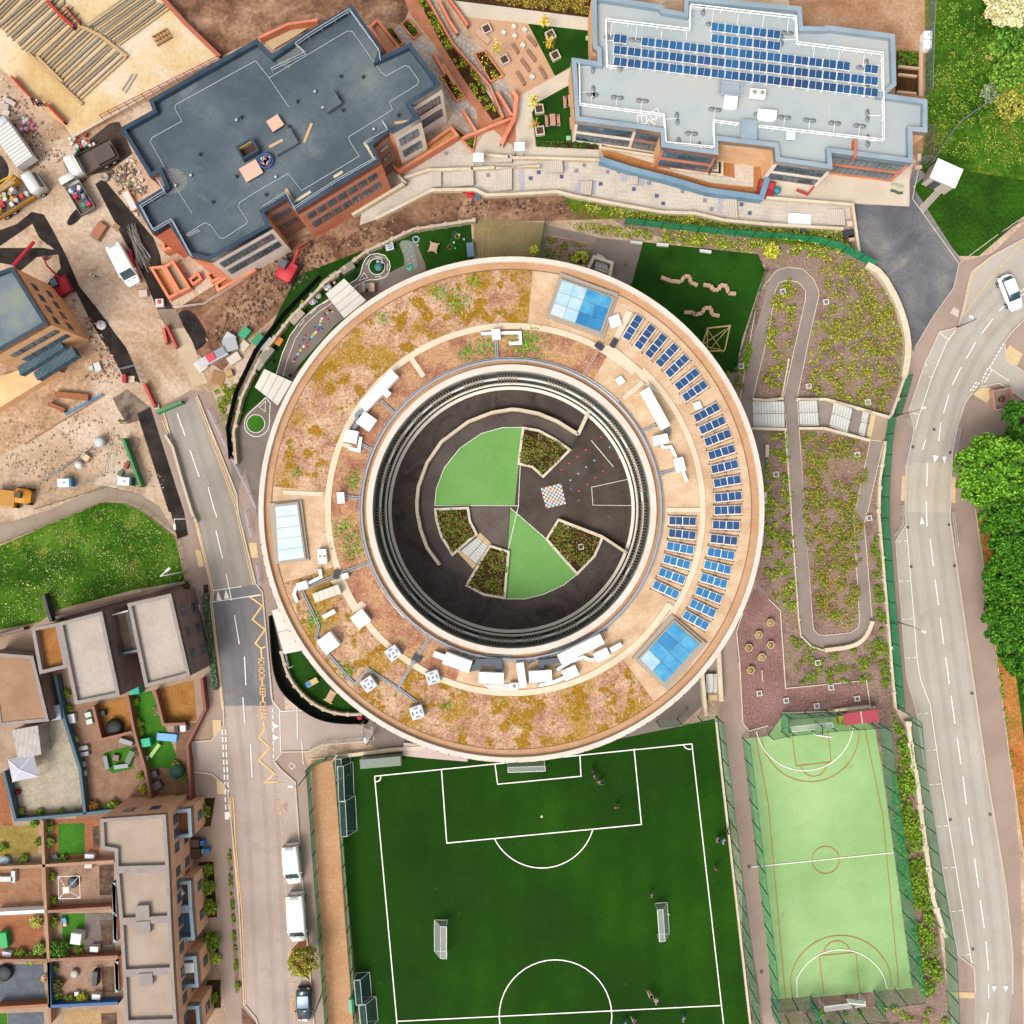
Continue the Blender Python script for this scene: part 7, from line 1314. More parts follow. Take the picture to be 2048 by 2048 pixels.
for s_, nm in (('410,1020 665,1045 660,1090 408,1060', 'longer'), ('362,1100 490,1150 480,1180 358,1130', 'shorter')): one('brick_stack', MB().prism(PP(T(0, 1, s_), .8), 0, .8), mat('brick_pack', '#a96b4a', '#bb7c58', scale=2, fine=.12, stripe=(3, 10, '#8a5338', .4)), nm+' pack of orange bricks on the dirt', 'bricks')
b = MB(); 
for k in range(34): p, q = P(*T(0, 0, '%g,%g' % (960+random.uniform(0, 60), 1700+random.uniform(-30, 90)))[0], .4), P(*T(0, 0, '%g,%g' % (1080+random.uniform(-40, 60), 2000+random.uniform(-60, 60)))[0], .4); b.mt(k % 3).tube((*p, .1+k*.012), (*q, .1+k*.012), .035, 5)
one('scaffold_poles', b, [flat('#a3a29c'), flat('#c3c1ba'), flat('#7e8073')], 'heap of grey scaffold poles on the fresh footway', 'scaffold poles', kind='stuff')
def sheets(q, ang, items, label):
    x, y = P(*q); t = thing('material_stack', label, 'materials', (x, y, 0), R(ang))
    for k, (dx, dy, l, wd, h, a, c) in enumerate(items): MB().box(dx, dy, .02+k*.02, l, wd, h, R(a)).build('sheet_pack', flat(c), t, local=True)
sheets(T(0, 1, '1650,755')[0], 28, [(-.6, 0, 3.6, 1.0, .7, 0, '#d4cdd4'), (-2.2, -.1, 1.2, 1.3, .5, 10, '#e4ddd2'), (1.9, .4, 1.6, 1.5, .6, -12, '#b7b9bd'), (1.5, -1.2, 1.5, 1.0, .4, 5, '#ddd0be'), (-.7, .05, 1.0, .8, .85, 5, '#e04a58'), (.5, .1, 1.2, .8, .8, 0, '#9aa2ad'), (2.2, 1.1, 1.0, 1.2, .5, 30, '#c9cdd2')], 'long pile of wrapped white and grey sheet materials with a red patch')
sheets(T(0, 0, '640,1090')[0], 20, [(random.uniform(-1.2, 1.2), random.uniform(-.8, .8), .35, .3, random.uniform(.2, .5), k*20, ['#eae6df', '#cfd0d4', '#c8323a', '#2f9a5c', '#d9cfc0'][k % 5]) for k in range(26)], 'cluster of white tubs and red sacks behind the tipper truck')
sheets(T(0, 0, '210,950')[0], 20, [(random.uniform(-.7, .7), random.uniform(-.8, .8), .4, .3, .4, k*20, ['#eae6df', '#e25d8a', '#cfd0d4'][k % 3]) for k in range(12)], 'small heap of white and pink sacks near the ribbed truck'); sheets(T(0, 0, '70,800')[0], -30, [(0, .4, 1.6, .5, .5, 0, '#cfc2b4'), (-.1, -.4, .9, .7, .5, 20, '#c9b9a9'), (.3, -.9, .8, .6, .4, 10, '#d9cabb')], 'pale concrete blocks at the left edge of the site')
sheets(T(0, 0, '990,1520')[0], -62, [(0, 0, 2.6, .9, .5, 0, '#d99a62'), (.1, 0, 2.3, .7, .55, 0, '#e4e2dc')], 'orange-framed pack wrapped in white plastic by the dark roof'); sheets(T(0, 1, '1215,360')[0], 5, [(0, 0, .9, .9, .5, 0, '#e6ded4'), (0, .1, .35, .4, .6, 0, '#d63a56')], 'white block with a red lid beside the brick planters'); sheets(T(0, 1, '1090,290')[0], 8, [(0, 0, .95, .8, .5, 0, '#d9c9b3')], 'tan concrete block with two holes in the lane')
sheets(T(0, 1, '1860,590')[0], 50, [(0, 0, 1.3, .9, .9, 0, '#37a877'), (-1.2, -.7, 1.1, .9, .2, 0, '#d9ccb4')], 'green lidded skip bin beside a white board'); sheets(T(0, 1, '1960,640')[0], 50, [(0, 0, 1.4, .9, .9, 0, '#2f9a6c'), (.2, -.9, 1.8, .4, .3, 0, '#dcd9d2')], 'second green skip bin further from the road'); sheets(T(0, 1, '955,930')[0], 0, [(0, 0, .4, .9, .8, 0, '#b83042'), (.6, 0, .7, .7, .1, 0, '#e0d2bd')], 'red machine beside the grey barriers in the road pit')
sheets(T(0, 1, '745,840')[0], 20, [(0, 0, .7, 1.0, .4, 0, '#e8e3dc'), (-.7, .1, .5, .5, .5, 0, '#c8d8cc')], 'white and pale green sacks below the yellow brick block'); sheets(T(0, 1, '1190,1140')[0], 10, [(0, 0, .6, .5, .4, 0, '#e3cfb2'), (0, 0, .3, .3, .5, 0, '#3f7db0')], 'tan block with a blue cap beside the green hoarding'); sheets(T(0, 1, '970,1580')[0], 60, [(0, 0, .8, .4, .6, 0, '#a83a34'), (.2, -.5, .6, .4, .4, 20, '#8f7a66'), (-1.2, .2, .6, .5, .5, 10, '#5c7a5e')], 'red plate compactor beside the long green hoarding')
sheets(T(1, 0, '1600,1455')[0], -8, [(0, .1, 1.5, .45, .4, 0, '#dc2334'), (.3, -.35, .9, .3, .3, -20, '#d92338'), (1.1, -.1, .8, .35, .3, -35, '#6f7785'), (1.2, -.5, .7, .2, .2, 0, '#2f80b5')], 'crumpled red tarpaulin with a blue tray below the stone steps'); sheets(T(0, 0, '465,860')[0], 0, [(0, 0, .8, .8, .5, 0, '#ddd5cb')], 'white four-hole block beside the lower red barrier')
x, y = P(*T(0, 1, '760,520')[0], .6); t = thing('bulk_bag', 'white bulk bag with dark letters on the fresh footway', 'bulk bag', (x, y, .04)); MB().lathe(0, 0, [(.45, 0), (.55, .3), (.5, .6)], 12, rough=.05).build('bag', flat('#e9e6e4'), t, local=True); text('NOZ', None, 0, .36, R(-70), flat('#3a3c3a'), z=0, name='letters', parent=None, kind=None)
l_ = bpy.data.objects['letters']; l_.data.transform(Matrix.Translation((0, 0, .68))); l_.parent = t
x, y = P(*T(3, 0, '245,1648')[0], .5); t = thing('sign_board', 'white board with red lettering lying on the stone path', 'board', (x, y, .1), R(-4)); MB().box(0, 0, 0, 2.6, 1.3, .12).build('board', white, t, local=True, bevel=.05); text('BOULSDOWN', None, 0, .3, 0, flat('#cf8a90'), z=0, name='board_letters', kind=None)
l_ = bpy.data.objects['board_letters']; l_.data.transform(Matrix.Translation((.05, -.1, .13))); l_.parent = t
b = MB(); b.strip(PP(T(3, 0, '210,1440 295,1472 345,1410 375,1350 380,1305')), .2, .1, .45); one('red_hose', b, flat('#c43f44'), 'red barrier tape curling across the concrete yard', 'barrier tape')
x, y = P(*T(3, 0, '5,1420')[0], 1); t = thing('red_truck_bed', 'red slatted skip against the blue coping wall', 'skip', (x, y, .1), R(-12)); MB().box(-.2, 0, 0, 1.9, 1.9, .6).build('body', flat('#a5232c'), t, local=True); MB().box(-.2, .4, .6, 1.6, .7, .1).build('grille', flat('#c8444a'), t, local=True); MB().lathe(1.1, .1, [(.35, .1), (.4, .6), (.3, .8)], 10).build('blue_drum', flat('#2f9ab8'), t, local=True)
x, y = P(*T(3, 0, '1345,1310')[0], 2.6); t = thing('substation_hut', 'white flat-roofed hut at the end of the grass path', 'hut', (x, y, 0), R(-24)); MB().box(0, 0, 0, 2.9, 2.1, 2.6).build('wall', mat('hut_render', '#cfc3b5', fine=.05), t, local=True); MB().box(0, 0, 2.6, 3.1, 2.3, .12).build('roof', white, t, local=True); MB().box(-.4, -1.07, .1, .9, .04, 2.0).build('door', dkgrey, t, local=True)
for q, l_ in ((T(3, 0, '1210,262')[0], 'upper'), (T(3, 0, '1207,332')[0], 'lower')): x, y = P(*q, 1.2); t = thing('utility_cabinet', l_+' white utility cabinet on the grass edge', 'cabinet', (x, y, 0)); MB().box(0, 0, 0, .95, .95, 1.2).build('body', white, t, local=True, bevel=.04); MB().lathe(0, 0, [(.07, 1.2), (.07, 1.28)], 8).build('cap', blk, t, local=True)
for s_, l_ in (('1145,400 1145,735', 'upright timber edge'), ('975,510 1130,525', 'first timber rung'), ('975,570 1115,585', 'second timber rung'), ('965,700 1110,715', 'last timber rung')): one('timber_edging', MB().strip(PP(T(3, 0, s_)), .45 if 'upright' in l_ else .25, .02, .4), flat('#dcb58f'), l_+' of the raised beds beside the pale block', 'edging')
sheet('planting_bed', T(3, 0, '970,380 1140,400 1130,720 960,710'), bedsoil, L(3)); x, y = P(*T(3, 0, '1665,438')[0]); one('plank', MB().box(x, y, .02, .95, .4, .1, R(-20)), flat('#d6b182'), 'pale board lying in the rough grass', 'plank'); 
for i, (q, l, wd, c) in enumerate(((T(3, 0, '605,1765')[0], 1.2, .9, '#3a3a40'), (T(3, 0, '630,1800')[0], .6, .6, '#dcb898'), (T(3, 0, '615,1690')[0], .6, .6, '#e8cbb0'), (T(3, 0, '265,1735')[0], .45, .4, '#55586c'), (T(3, 0, '1135,1262')[0], .7, .35, '#e0b8a4'), (T(3, 0, '1140,1190')[0], .35, .8, '#e8d3c6'))): x, y = P(*q, .5); t = thing('storage_crate', ['black covered crate', 'tan box below the black crate', 'pale box above the black crate', 'slate-coloured box in the verge', 'pink step block', 'pale panel behind the balcony fence'][i]+' near the forecourt', 'crate', (x, y, .05), R(5)); MB().box(0, 0, 0, l, wd, .5).build('body', flat(c), t, local=True); MB().box(0, 0, .5, l+.06, wd+.06, .06).build('lid', flat(c), t, local=True)
x, y = P(*T(3, 1, '1770,1080')[0], .8); t = thing('fenced_pit', 'small pit with white barriers beside the side street', 'barrier', (x, y, .1), R(10)); MB().strip([(-1.1, -1.1), (1.1, -1.1), (1.1, 1.1), (-1.1, 1.1)], .08, .2, 1.0, closed=True).build('barrier', flat('#d9a48e'), t, local=True); MB().lathe(.1, 0, [(.3, 0), (.3, .5)], 9).build('stump', flat('#7a4a3c'), t, local=True)
# ---------------------------------------------------------------- people
SK = {}
def skin_mesh(key, verts, edges, rad, root=0, sub=1):
    me = bpy.data.meshes.new(key); me.from_pydata(verts, edges, []); o = bpy.data.objects.new(key, me); C.objects.link(o)
    o.modifiers.new('s', 'SKIN'); 
    for i, r in enumerate(rad): me.skin_vertices[0].data[i].radius = (r, r)
    me.skin_vertices[0].data[root].use_root = True
    sd_ = o.modifiers.new('d', 'SUBSURF'); sd_.levels = sub; sd_.render_levels = sub
    bpy.context.view_layer.update(); m = bpy.data.meshes.new_from_object(o.evaluated_get(bpy.context.evaluated_depsgraph_get())); bpy.data.objects.remove(o); m.name = key; return m
def pose_mesh(st):
    if st in SK: return SK[st]
    k = {'stand': .06, 'walk': .32, 'run': .55}[st]; ar_ = {'stand': .08, 'walk': .3, 'run': .45}[st]
    V = [(0, 0, .95), (0, 0, 1.12), (.01, 0, 1.35), (.02, 0, 1.5), (.03, 0, 1.58), (.04, 0, 1.7), (.05, 0, 1.76), (.14, 0, 1.66)]
    Rr = [.14, .13, .15, .06, .07, .105, .08, .02]; Ed = [(0, 1), (1, 2), (2, 3), (3, 4), (4, 5), (5, 6), (5, 7)]
    def chain(a, pts, rs):
        for p, r in zip(pts, rs): V.append(p); Rr.append(r); Ed.append((a, len(V)-1)); a = len(V)-1
        return a
    for s in (-1, 1):
        f = s*k; chain(0, [(0, s*.1, .9), (f*.5, s*.11, .5), (f*.8-.05, s*.11, .1), (f*.8+.12, s*.12, .04)], [.1, .065, .045, .035])
        g = -s*ar_; h_ = chain(2, [(.01, s*.2, 1.42), (g*.5, s*.25, 1.15), (g+.12, s*.24, .95), (g+.17, s*.24, .88)], [.06, .045, .032, .035])
        bx_, by_, bz_ = V[h_]
        for n_, dy in enumerate((-.03, -.01, .01, .03)): chain(h_, [(bx_+.03, by_+dy, bz_-.06), (bx_+.05, by_+dy, bz_-.1+.008*abs(n_-1.5))], [.009, .008])
        chain(h_, [(bx_+.04, by_-s*.045, bz_-.03)], [.009])
        chain(5, [(.04, s*.1, 1.67)], [.02])
    body = skin_mesh('person_body_'+st, V, Ed, Rr)
    sh = skin_mesh('shirt_'+st, [(0, 0, 1.0), (0, 0, 1.12), (.01, 0, 1.35), (.01, 0, 1.46)]+[p for s in (-1, 1) for p in ((.01, s*.2, 1.42), (-s*ar_*.45, s*.25, 1.2))], [(0, 1), (1, 2), (2, 3), (2, 4), (4, 5), (2, 6), (6, 7)], [.155, .15, .175, .08, .085, .065, .085, .065])
    tr = skin_mesh('trousers_'+st, [(0, 0, .98)]+[p for s in (-1, 1) for p in ((0, s*.1, .88), (s*k*.5, s*.11, .5), (s*k*.78-.04, s*.11, .2))], [(0, 1), (1, 2), (2, 3), (0, 4), (4, 5), (5, 6)], [.16, .115, .085, .06, .115, .085, .06])
    b = MB().lathe(.03, 0, [(.1, 1.7), (.122, 1.75), (.1, 1.83), (.04, 1.86)], 12); hr = b.build('tmp', []); hm = hr.data; bpy.data.objects.remove(hr); hm.name = 'hair_'+st
    SK[st] = (body, sh, tr, hm); return SK[st]
def person(q, ang, st, label, shirt, trous, hair='#3a2a20', skin='#c99b7e', k=.8, group=None, z=.12, hi=None):
    x, y = P(*q, .7); t = thing('person', label, 'person', (x, y, z), R(ang), group); t.scale = (k, k, k)
    for me, nm, c in zip(pose_mesh(st), ('body', 'shirt', 'trousers', 'hair'), (skin, shirt, trous, hair)):
        m = me.copy(); m.materials.clear(); m.materials.append(flat(c)); m.polygons.foreach_set('material_index', [0]*len(m.polygons)); o = bpy.data.objects.new(nm, m); C.objects.link(o); o.parent = t
    if hi:
        o = MB().box(.0, 0, 1.08, .44, .36, .09).build('reflective_band', flat('#e8ecd8'), t, local=True)
G = 'pupils playing on the football pitch'
PL = [(T(2, 3, '607,18')[0], 20, 'stand', 'child in a dark top, first of three near the six-yard line', '#3b4150', '#2a2b30'), (T(2, 3, '622,62')[0], 10, 'walk', 'child in a pink top, second of three near the six-yard line', '#d9a9a0', '#3a3336'), (T(2, 3, '662,105')[0], 0, 'run', 'child in a blue top with arm out, lowest of three', '#7f9fc9', '#c98a4a'),
      (T(2, 3, '787,290')[0], 90, 'stand', 'child in a tan top standing inside the penalty area', '#c2a58c', '#3b2f2c'), (T(2, 3, '1588,540')[0], -40, 'walk', 'adult in a white top and blue trousers by the east touchline', '#f0f0f0', '#2a62b8'), (T(2, 3, '1552,540')[0], 150, 'stand', 'person in dark clothes just left of the white-topped adult', '#1f242c', '#c9c6b4'), (T(2, 3, '1622,478')[0], 0, 'walk', 'child in a navy top against the eastern fence', '#25314d', '#32343c'),
      (T(2, 3, '1537,758')[0], 60, 'stand', 'child with brown hair alone outside the east touchline', '#a88a70', '#4a5a7a'), (T(2, 3, '1052,952')[0], -30, 'stand', 'child in a pale blue top above the right-hand goal', '#9fb4cc', '#5a4436'), (T(2, 3, '1085,1745')[0], -35, 'walk', 'adult in a long white shirt above the halfway line', '#f5ece8', '#e0d4cc'), (T(2, 3, '1045,1712')[0], 130, 'run', 'adult in black beside the one in a long white shirt', '#14161a', '#e6e8b8'),
      (T(2, 3, '1290,1885')[0], -40, 'run', 'child in a striped blue and white top below the halfway line', '#cdd4e6', '#3a4468'), (T(2, 3, '920,1905')[0], -50, 'run', 'child in a pink and white top inside the centre circle', '#d65a80', '#e0d9de'), (T(2, 3, '852,1915')[0], -40, 'walk', 'child in a sky blue top beside the pink one', '#9fc0e0', '#2d3550')]
for q, a, st, l_, c1, c2 in PL: person(q, a, st, l_, c1, c2, group=G, k=1.0 if 'adult' in l_ else .82)
person(T(0, 1, '710,155')[0], -20, 'walk', 'worker in a lime hi-vis jacket standing on the dirt lane', '#b9e03c', '#3a3f48', hair='#e9e7df', k=1, z=.02, hi=1); person(T(0, 1, '920,1250')[0], 0, 'walk', 'worker in hi-vis with a red helmet by the asphalt patch', '#b5dc3c', '#4a423c', hair='#d3352e', k=1, z=.02, hi=1); person(T(1, 0, '435,1660')[0], 0, 'stand', 'worker in lime hi-vis beside the orange brick wall foot', '#a6dc4c', '#22252a', hair='#e8e8e0', k=1, z=.02, hi=1)
person(T(3, 0, '655,1270')[0], 40, 'stand', 'person in black near the pale block entrance', '#23252b', '#2b2e36', k=1); person(T(3, 0, '675,1250')[0], -60, 'stand', 'person in a blue top near the pale block entrance', '#3a62a8', '#3a3a40', k=1)
for i, q in enumerate(T(0, 0, '280,790 340,810')): person(q, 30+i*120, 'walk', ['left', 'right'][i]+' worker in navy between the two red barrier rails', '#2c3f6b', '#2a2f3c', hair='#d9d4c6', k=1, z=.92)
x, y = P(*T(2, 3, '1178,1098')[0]); one('football', MB().lathe(x, y, [(.04, .13), (.11, .19), (.11, .26), (.04, .33)], 10), white, 'white football at the back of the right-hand goal', 'ball'); 
for q, c, l_ in ((T(3, 0, '975,1402')[0], '#b9bf9a', 'pale green dinosaur-shaped mat on the concrete yard'), (T(3, 0, '968,1452')[0], '#3f6b4a', 'dark green lizard-shaped mat on the concrete yard')): b = MB().strip(smooth([(P(*q)[0]-.7, P(*q)[1]+.15), (P(*q)[0]-.2, P(*q)[1]+.1), (P(*q)[0]+.2, P(*q)[1]-.15), (P(*q)[0]+.7, P(*q)[1]-.1)], 1), .25, .1, .2); one('play_mat', b, flat(c), l_, 'mat')
# ================================================================ houses and gardens, south west
hroof = mat('beige_flat_roof', '#b3a08f', '#bfac9b', scale=.3, fine=.04, fscale=4); hroof2 = mat('stone_flat_roof', '#bdb0a3', '#c9bdb0', scale=.25, fine=.05, fscale=4, speck=(.6, .66, '#a99c90')); hpar = mat('grey_coping', '#a0968f', '#aba19b', scale=1, fine=.04); hbr = mat('mauve_brick', lin('#75625d', 1.1), lin('#836f69', 1.1), scale=.6, fine=.1); hbt = mat('sand_brick', lin('#c9997a', 1.1), lin('#d5a988', 1.1), scale=.6, fine=.08); bl = flat('#9fb3bf')
def deck(c1, c2, ang, s=5, st=.35): return mat('deck_%s_%d' % (c1.strip('#'), ang), c1, c2, scale=.7, fine=.12, fscale=4, stripe=(s, ang, '#5f4a3c', st))
def house(label, pts, h, rm=hroof, wm=hbr, pm=hpar, ph=.45, edge=None, win=()):
    t, w_, a = block('terraced_house', label, pts, h, rm, wm, pm, .38, ph, edge, 'house')
    for i, n, zs in win: windows(t, w_, a, i, n, zs, 1.0, 1.3)
    return t
house('western of two detached flat-roofed houses with stone-coloured roofs', T(0, 2, '440,835 770,750 905,1385 565,1455'), 7.6, hroof2, win=((2, 2, (4.6, 1.2)), (1, 1, (4.8,))))
house('eastern stone-roofed house nearest the school road', T(0, 2, '960,690 1290,615 1435,1235 1095,1325'), 7.6, hroof2, win=((2, 2, (4.6, 1.2)), (1, 3, (5, 1.4))))
house('low link between two stone-roofed houses with a timber deck roof', T(0, 2, '805,775 965,740 1040,1060 880,1090'), 4.4, deck('#a58a76', '#b59a85', 80), ph=.2)
house('walled roof terrace with an orange deck west of the stone roofs', T(0, 2, '235,875 440,835 508,1175 298,1225'), 5.4, deck('#b3763c', '#c4874a', 10), ph=.9)
house('low brown-roofed house at the left edge below the lawn', T(0, 2, '-80,1060 110,1075 250,1085 370,1580 110,1605 -10,1620'), 3.4, mat('brown_tile_roof', '#a98467', '#bb9679', scale=.4, fine=.06, stripe=(4, 10, '#977256', .3)), ph=.1)
house('northernmost house of the long terraced row', T(0, 3, '755,385 1250,350 1275,758 868,770 865,630 765,612'), 7.6, wm=hbt, win=((1, 3, (4.6, 1.6)), (0, 2, (4.6,))))
for i, (s_, nm) in enumerate((('870,770 1275,758 1290,1140 903,1160', 'second house of the terraced row, with one roof box at its south'), ('903,1160 1290,1140 1310,1530 925,1550', 'third house of the terraced row, with a roof box at its north'), ('925,1550 1310,1530 1335,1920 943,1932', 'fourth house of the terraced row, above the last wall'), ('943,1932 1335,1920 1350,2200 960,2200', 'house at the bottom edge of the terraced row'))): house(nm, T(0, 3, s_), 7.6, wm=hbt, win=((1, 3, (4.6, 1.6)),))
for q, l_ in ((T(0, 3, '1075,1085')[0], 'at the south of the second row roof'), (T(0, 3, '1083,1205')[0], 'at the north of the third row roof'), (T(0, 3, '1100,1597')[0], 'on the fourth row roof')): roofbox(q, 1.35, 1.25, .5, 3, 'square beige roof box '+l_, 'roof_box', 'roof box', hroof, hpar, z=7.6)
for i, (s_, rm, nm) in enumerate((('1290,320 1440,305 1450,520 1310,540', deck('#9a5b3e', '#ab6b4c', 90), 'reddish deck'), ('1310,860 1440,850 1450,1060 1325,1075', deck('#6d5748', '#7f6858', 90), 'brown deck and two chairs'), ('1325,1075 1450,1062 1470,1300 1335,1310', mat('blue_membrane', '#4d6884', '#5f7b97', fine=.06), 'shiny blue floor'), ('1345,1430 1480,1420 1500,1655 1360,1665', deck('#8d8076', '#9c8f84', 90), 'grey deck and a white table'), ('1365,1800 1500,1795 1515,2000 1380,2010', deck('#8a5b40', '#9a6b50', 90), 'brown deck and a round table'))): house('projecting bay of the terraced row with '+nm, T(0, 3, s_), 4.2, rm, hbt, bl, .7, win=((1, 1, (1.4,)),))
for i, s_ in enumerate(('845,865 870,865 880,1105 850,1110', '855,1100 880,1100 885,1310 855,1320', '865,1460 890,1460 900,1690 870,1695')): house(ORD[i]+' thin blue balcony strip behind the terraced row', T(0, 3, s_), 3.4, bl, hbt, bl, .3)
def ys(name, tile, s_, m, lv=4): sheet(name, T(*tile, s_), m, L(lv))
dk1 = deck('#ac8a74', '#c09f87', 85); dk2 = deck('#997660', '#ae8a72', 5); dk3 = deck('#a86a48', '#b97a56', 90); dko = deck('#b37a3a', '#c68d49', 5); dkp = deck('#b9ad97', '#c8bda8', 80, 6, .2); dkb = deck('#66707c', '#76808b', 0)
ys('deck', (0, 2), '560,1450 1000,1385 1110,2050 1190,2430 640,2530 480,1932', dk2); ys('deck', (0, 2), '290,1600 475,1575 680,2230 190,2250 130,2000 320,1900', dkp); ys('deck', (0, 2), '1330,1600 1500,1590 1410,1760 1440,2230 1150,2240 1080,1932 1330,1900', deck('#8a6a4f', '#9b7a5e', 30))
ys('courtyard_deck', (0, 2), '700,1465 960,1400 1010,1655 755,1715', dko, 5); ys('courtyard_deck', (0, 2), '1160,1345 1460,1270 1485,1575 1230,1600', dko, 5); ys('turf_patch', (0, 2), '1000,1375 1145,1350 1330,1830 1340,1932 1100,1932', turfl, 5); ys('turf_patch', (0, 2), '780,1820 990,1760 1010,1932 860,1970 785,1932', turfl, 6)
ys('deck', (0, 2), '960,1130 1080,1110 1090,1330 1000,1370', dko, 5); ys('deck', (0, 3), '-60,60 30,30 100,440 -60,470', dk3); ys('lawn', (0, 3), '-60,440 290,430 285,650 -60,665', mat('dry_lawn', '#8f7a3a', '#a8944f', scale=.4, fine=.2)); ys('deck', (0, 3), '400,390 740,370 750,690 400,690', dk3); ys('turf_patch', (0, 3), '440,420 638,415 645,650 443,655', turfl, 5)
ys('deck', (0, 3), '-60,770 310,755 325,1060 -60,1080', deck('#a97b5c', '#bb8c6c', 90)); ys('deck', (0, 3), '400,740 860,720 860,1050 420,1060', dk1); ys('deck', (0, 3), '-60,1115 325,1110 340,1440 -60,1440', dk3); ys('turf_patch', (0, 3), '465,1100 640,1095 640,1350 480,1350', turfl); ys('deck', (0, 3), '640,1095 870,1090 870,1400 640,1350', deck('#7d7470', '#8f8681', 90)); ys('deck', (0, 3), '-60,1480 330,1480 340,1760 -60,1760', dkb); ys('deck', (0, 3), '430,1460 860,1450 860,1700 440,1720', dk1); ys('deck', (0, 3), '60,1850 330,1840 340,2000 60,2000', dkb); ys('turf_patch', (0, 3), '-60,1850 55,1850 55,2000 -60,2000', turfl); ys('deck', (0, 3), '490,1830 860,1820 860,2000 490,2000', deck('#c4a070', '#d2b080', 60)); ys('front_garden', (0, 3), '1490,230 1625,225 1590,440 1480,440', bedsoil); ys('front_garden', (0, 3), '1500,710 1610,705 1640,1125 1530,1130', bedsoil); ys('front_garden', (0, 3), '1540,1245 1640,1240 1655,1470 1540,1470', bedsoil); ys('front_garden', (0, 3), '1560,1600 1665,1595 1668,1810 1560,1810', bedsoil); ys('verge_strip', (0, 3), '1715,610 1745,610 1810,1690 1780,1700', mulch); ys('verge_strip', (0, 2), '1535,550 1570,545 1660,1340 1610,1345', bedsoil); ys('soil', (0, 3), '1825,1810 1870,1860 2000,2000 1830,2000', soil, 7)
[ys('stair_well', (0, 3), s_, mat('stair_well_floor', '#54433a', '#7a6250', scale=1.2, fine=.2), 6) for s_ in ('750,735 860,725 860,955 755,960', '760,1150 850,1145 850,1330 765,1340', '770,1500 860,1495 865,1690 775,1690', '700,440 750,438 755,600 705,600', '765,1850 880,1845 885,2000 770,2000')]
tw = flat('#3f6473'); rw2 = flat('#9a6448'); tanw = mat('garden_wall_cap', '#b38d72', '#c29c80', fine=.06)
for i, (tl_, s_, m_, l_) in enumerate((((0, 2), '415,1240 480,1560 600,1932 640,2280', tw, 'teal wall between the pale deck and the brown deck'), ((0, 2), '960,1390 1010,1660 1090,1932 1150,2230', rw2, 'brown wall between the big deck and the turf garden'), ((0, 3), '25,30 115,395 380,370 625,348 820,325 1145,300', tw, 'long teal wall at the foot of the upper gardens'), ((0, 2), '1520,1260 1545,1490 1410,1760 1425,1932 1440,2230', flat('#8a4a3a'), 'dark red wall between gardens and the side road'),
    ((0, 2), '420,800 1000,640 1395,530', hbr, 'long brick boundary wall below the daisy lawn'), ((0, 2), '-60,950 180,880', hbr, 'short brick boundary wall at the left edge'), ((0, 2), '325,620 355,740 385,830', flat('#4a4244'), 'dark wall stub rising into the lawn'), ((0, 3), '315,395 330,740 345,1100 365,1450 375,1932', tanw, 'long wall dividing the two columns of gardens'), ((0, 3), '-40,755 330,738 860,705', tanw, 'garden wall below the bright turf lawn'), ((0, 3), '-40,1100 340,1080', white, 'white garden wall at the left'), ((0, 3), '350,1085 840,1055', rw2, 'brown wall below the gazebo garden'), ((0, 3), '370,1450 890,1425', rw2, 'brown wall below the playhouse garden'), ((0, 3), '-40,1455 360,1452', rw2, 'brown wall above the blue deck'), ((0, 3), '365,1465 378,1800 890,1775', flat('#1f5f9c'), 'bright blue wall of the fire pit garden'), ((0, 3), '-40,1815 370,1790', flat('#a8683f'), 'orange timber wall below the blue deck'), ((0, 2), '700,1465 760,1720 1005,1660', rw2, 'low wall round the trampoline deck'), ((0, 2), '1165,1350 1230,1605 1400,1600', rw2, 'low wall round the sunken orange deck'))): wall('garden_wall', l_, T(*tl_, s_), .32, 1.35 if i != 4 else 1.2, m_)
wall('glass_fence', 'white glass balustrade of the link roof', T(0, 2, '805,790 965,745'), .12, 5.6, white, cat='balustrade'); wall('glass_fence', 'blue glass balustrade south of the link roof', T(0, 2, '870,1078 1035,1045'), .2, 5.2, bl, cat='balustrade')
def simple(tl_, s_, l, wd, h, ang, nm, cat, label, col, top=None, z=.05, n=0):
    q = T(*tl_, s_)[0]; x, y = P(*q, h+z); t = thing(nm, label, cat, (x, y, z), R(ang))
    if n: MB().lathe(0, 0, [(l/2*.8, 0), (l/2, h*.3), (l/2, h)], n).build('body', flat(col), t, local=True); MB().lathe(0, 0, [(l/2*.85, h), (l/2*.8, h+.04)], n).build('top', flat(top or col), t, local=True)
    else: MB().box(0, 0, 0, l, wd, h).build('body', flat(col), t, local=True, bevel=.03); MB().box(0, 0, h, l*.92, wd*.92, .06).build('top', flat(top or col), t, local=True)
A, B_ = (0, 2), (0, 3)
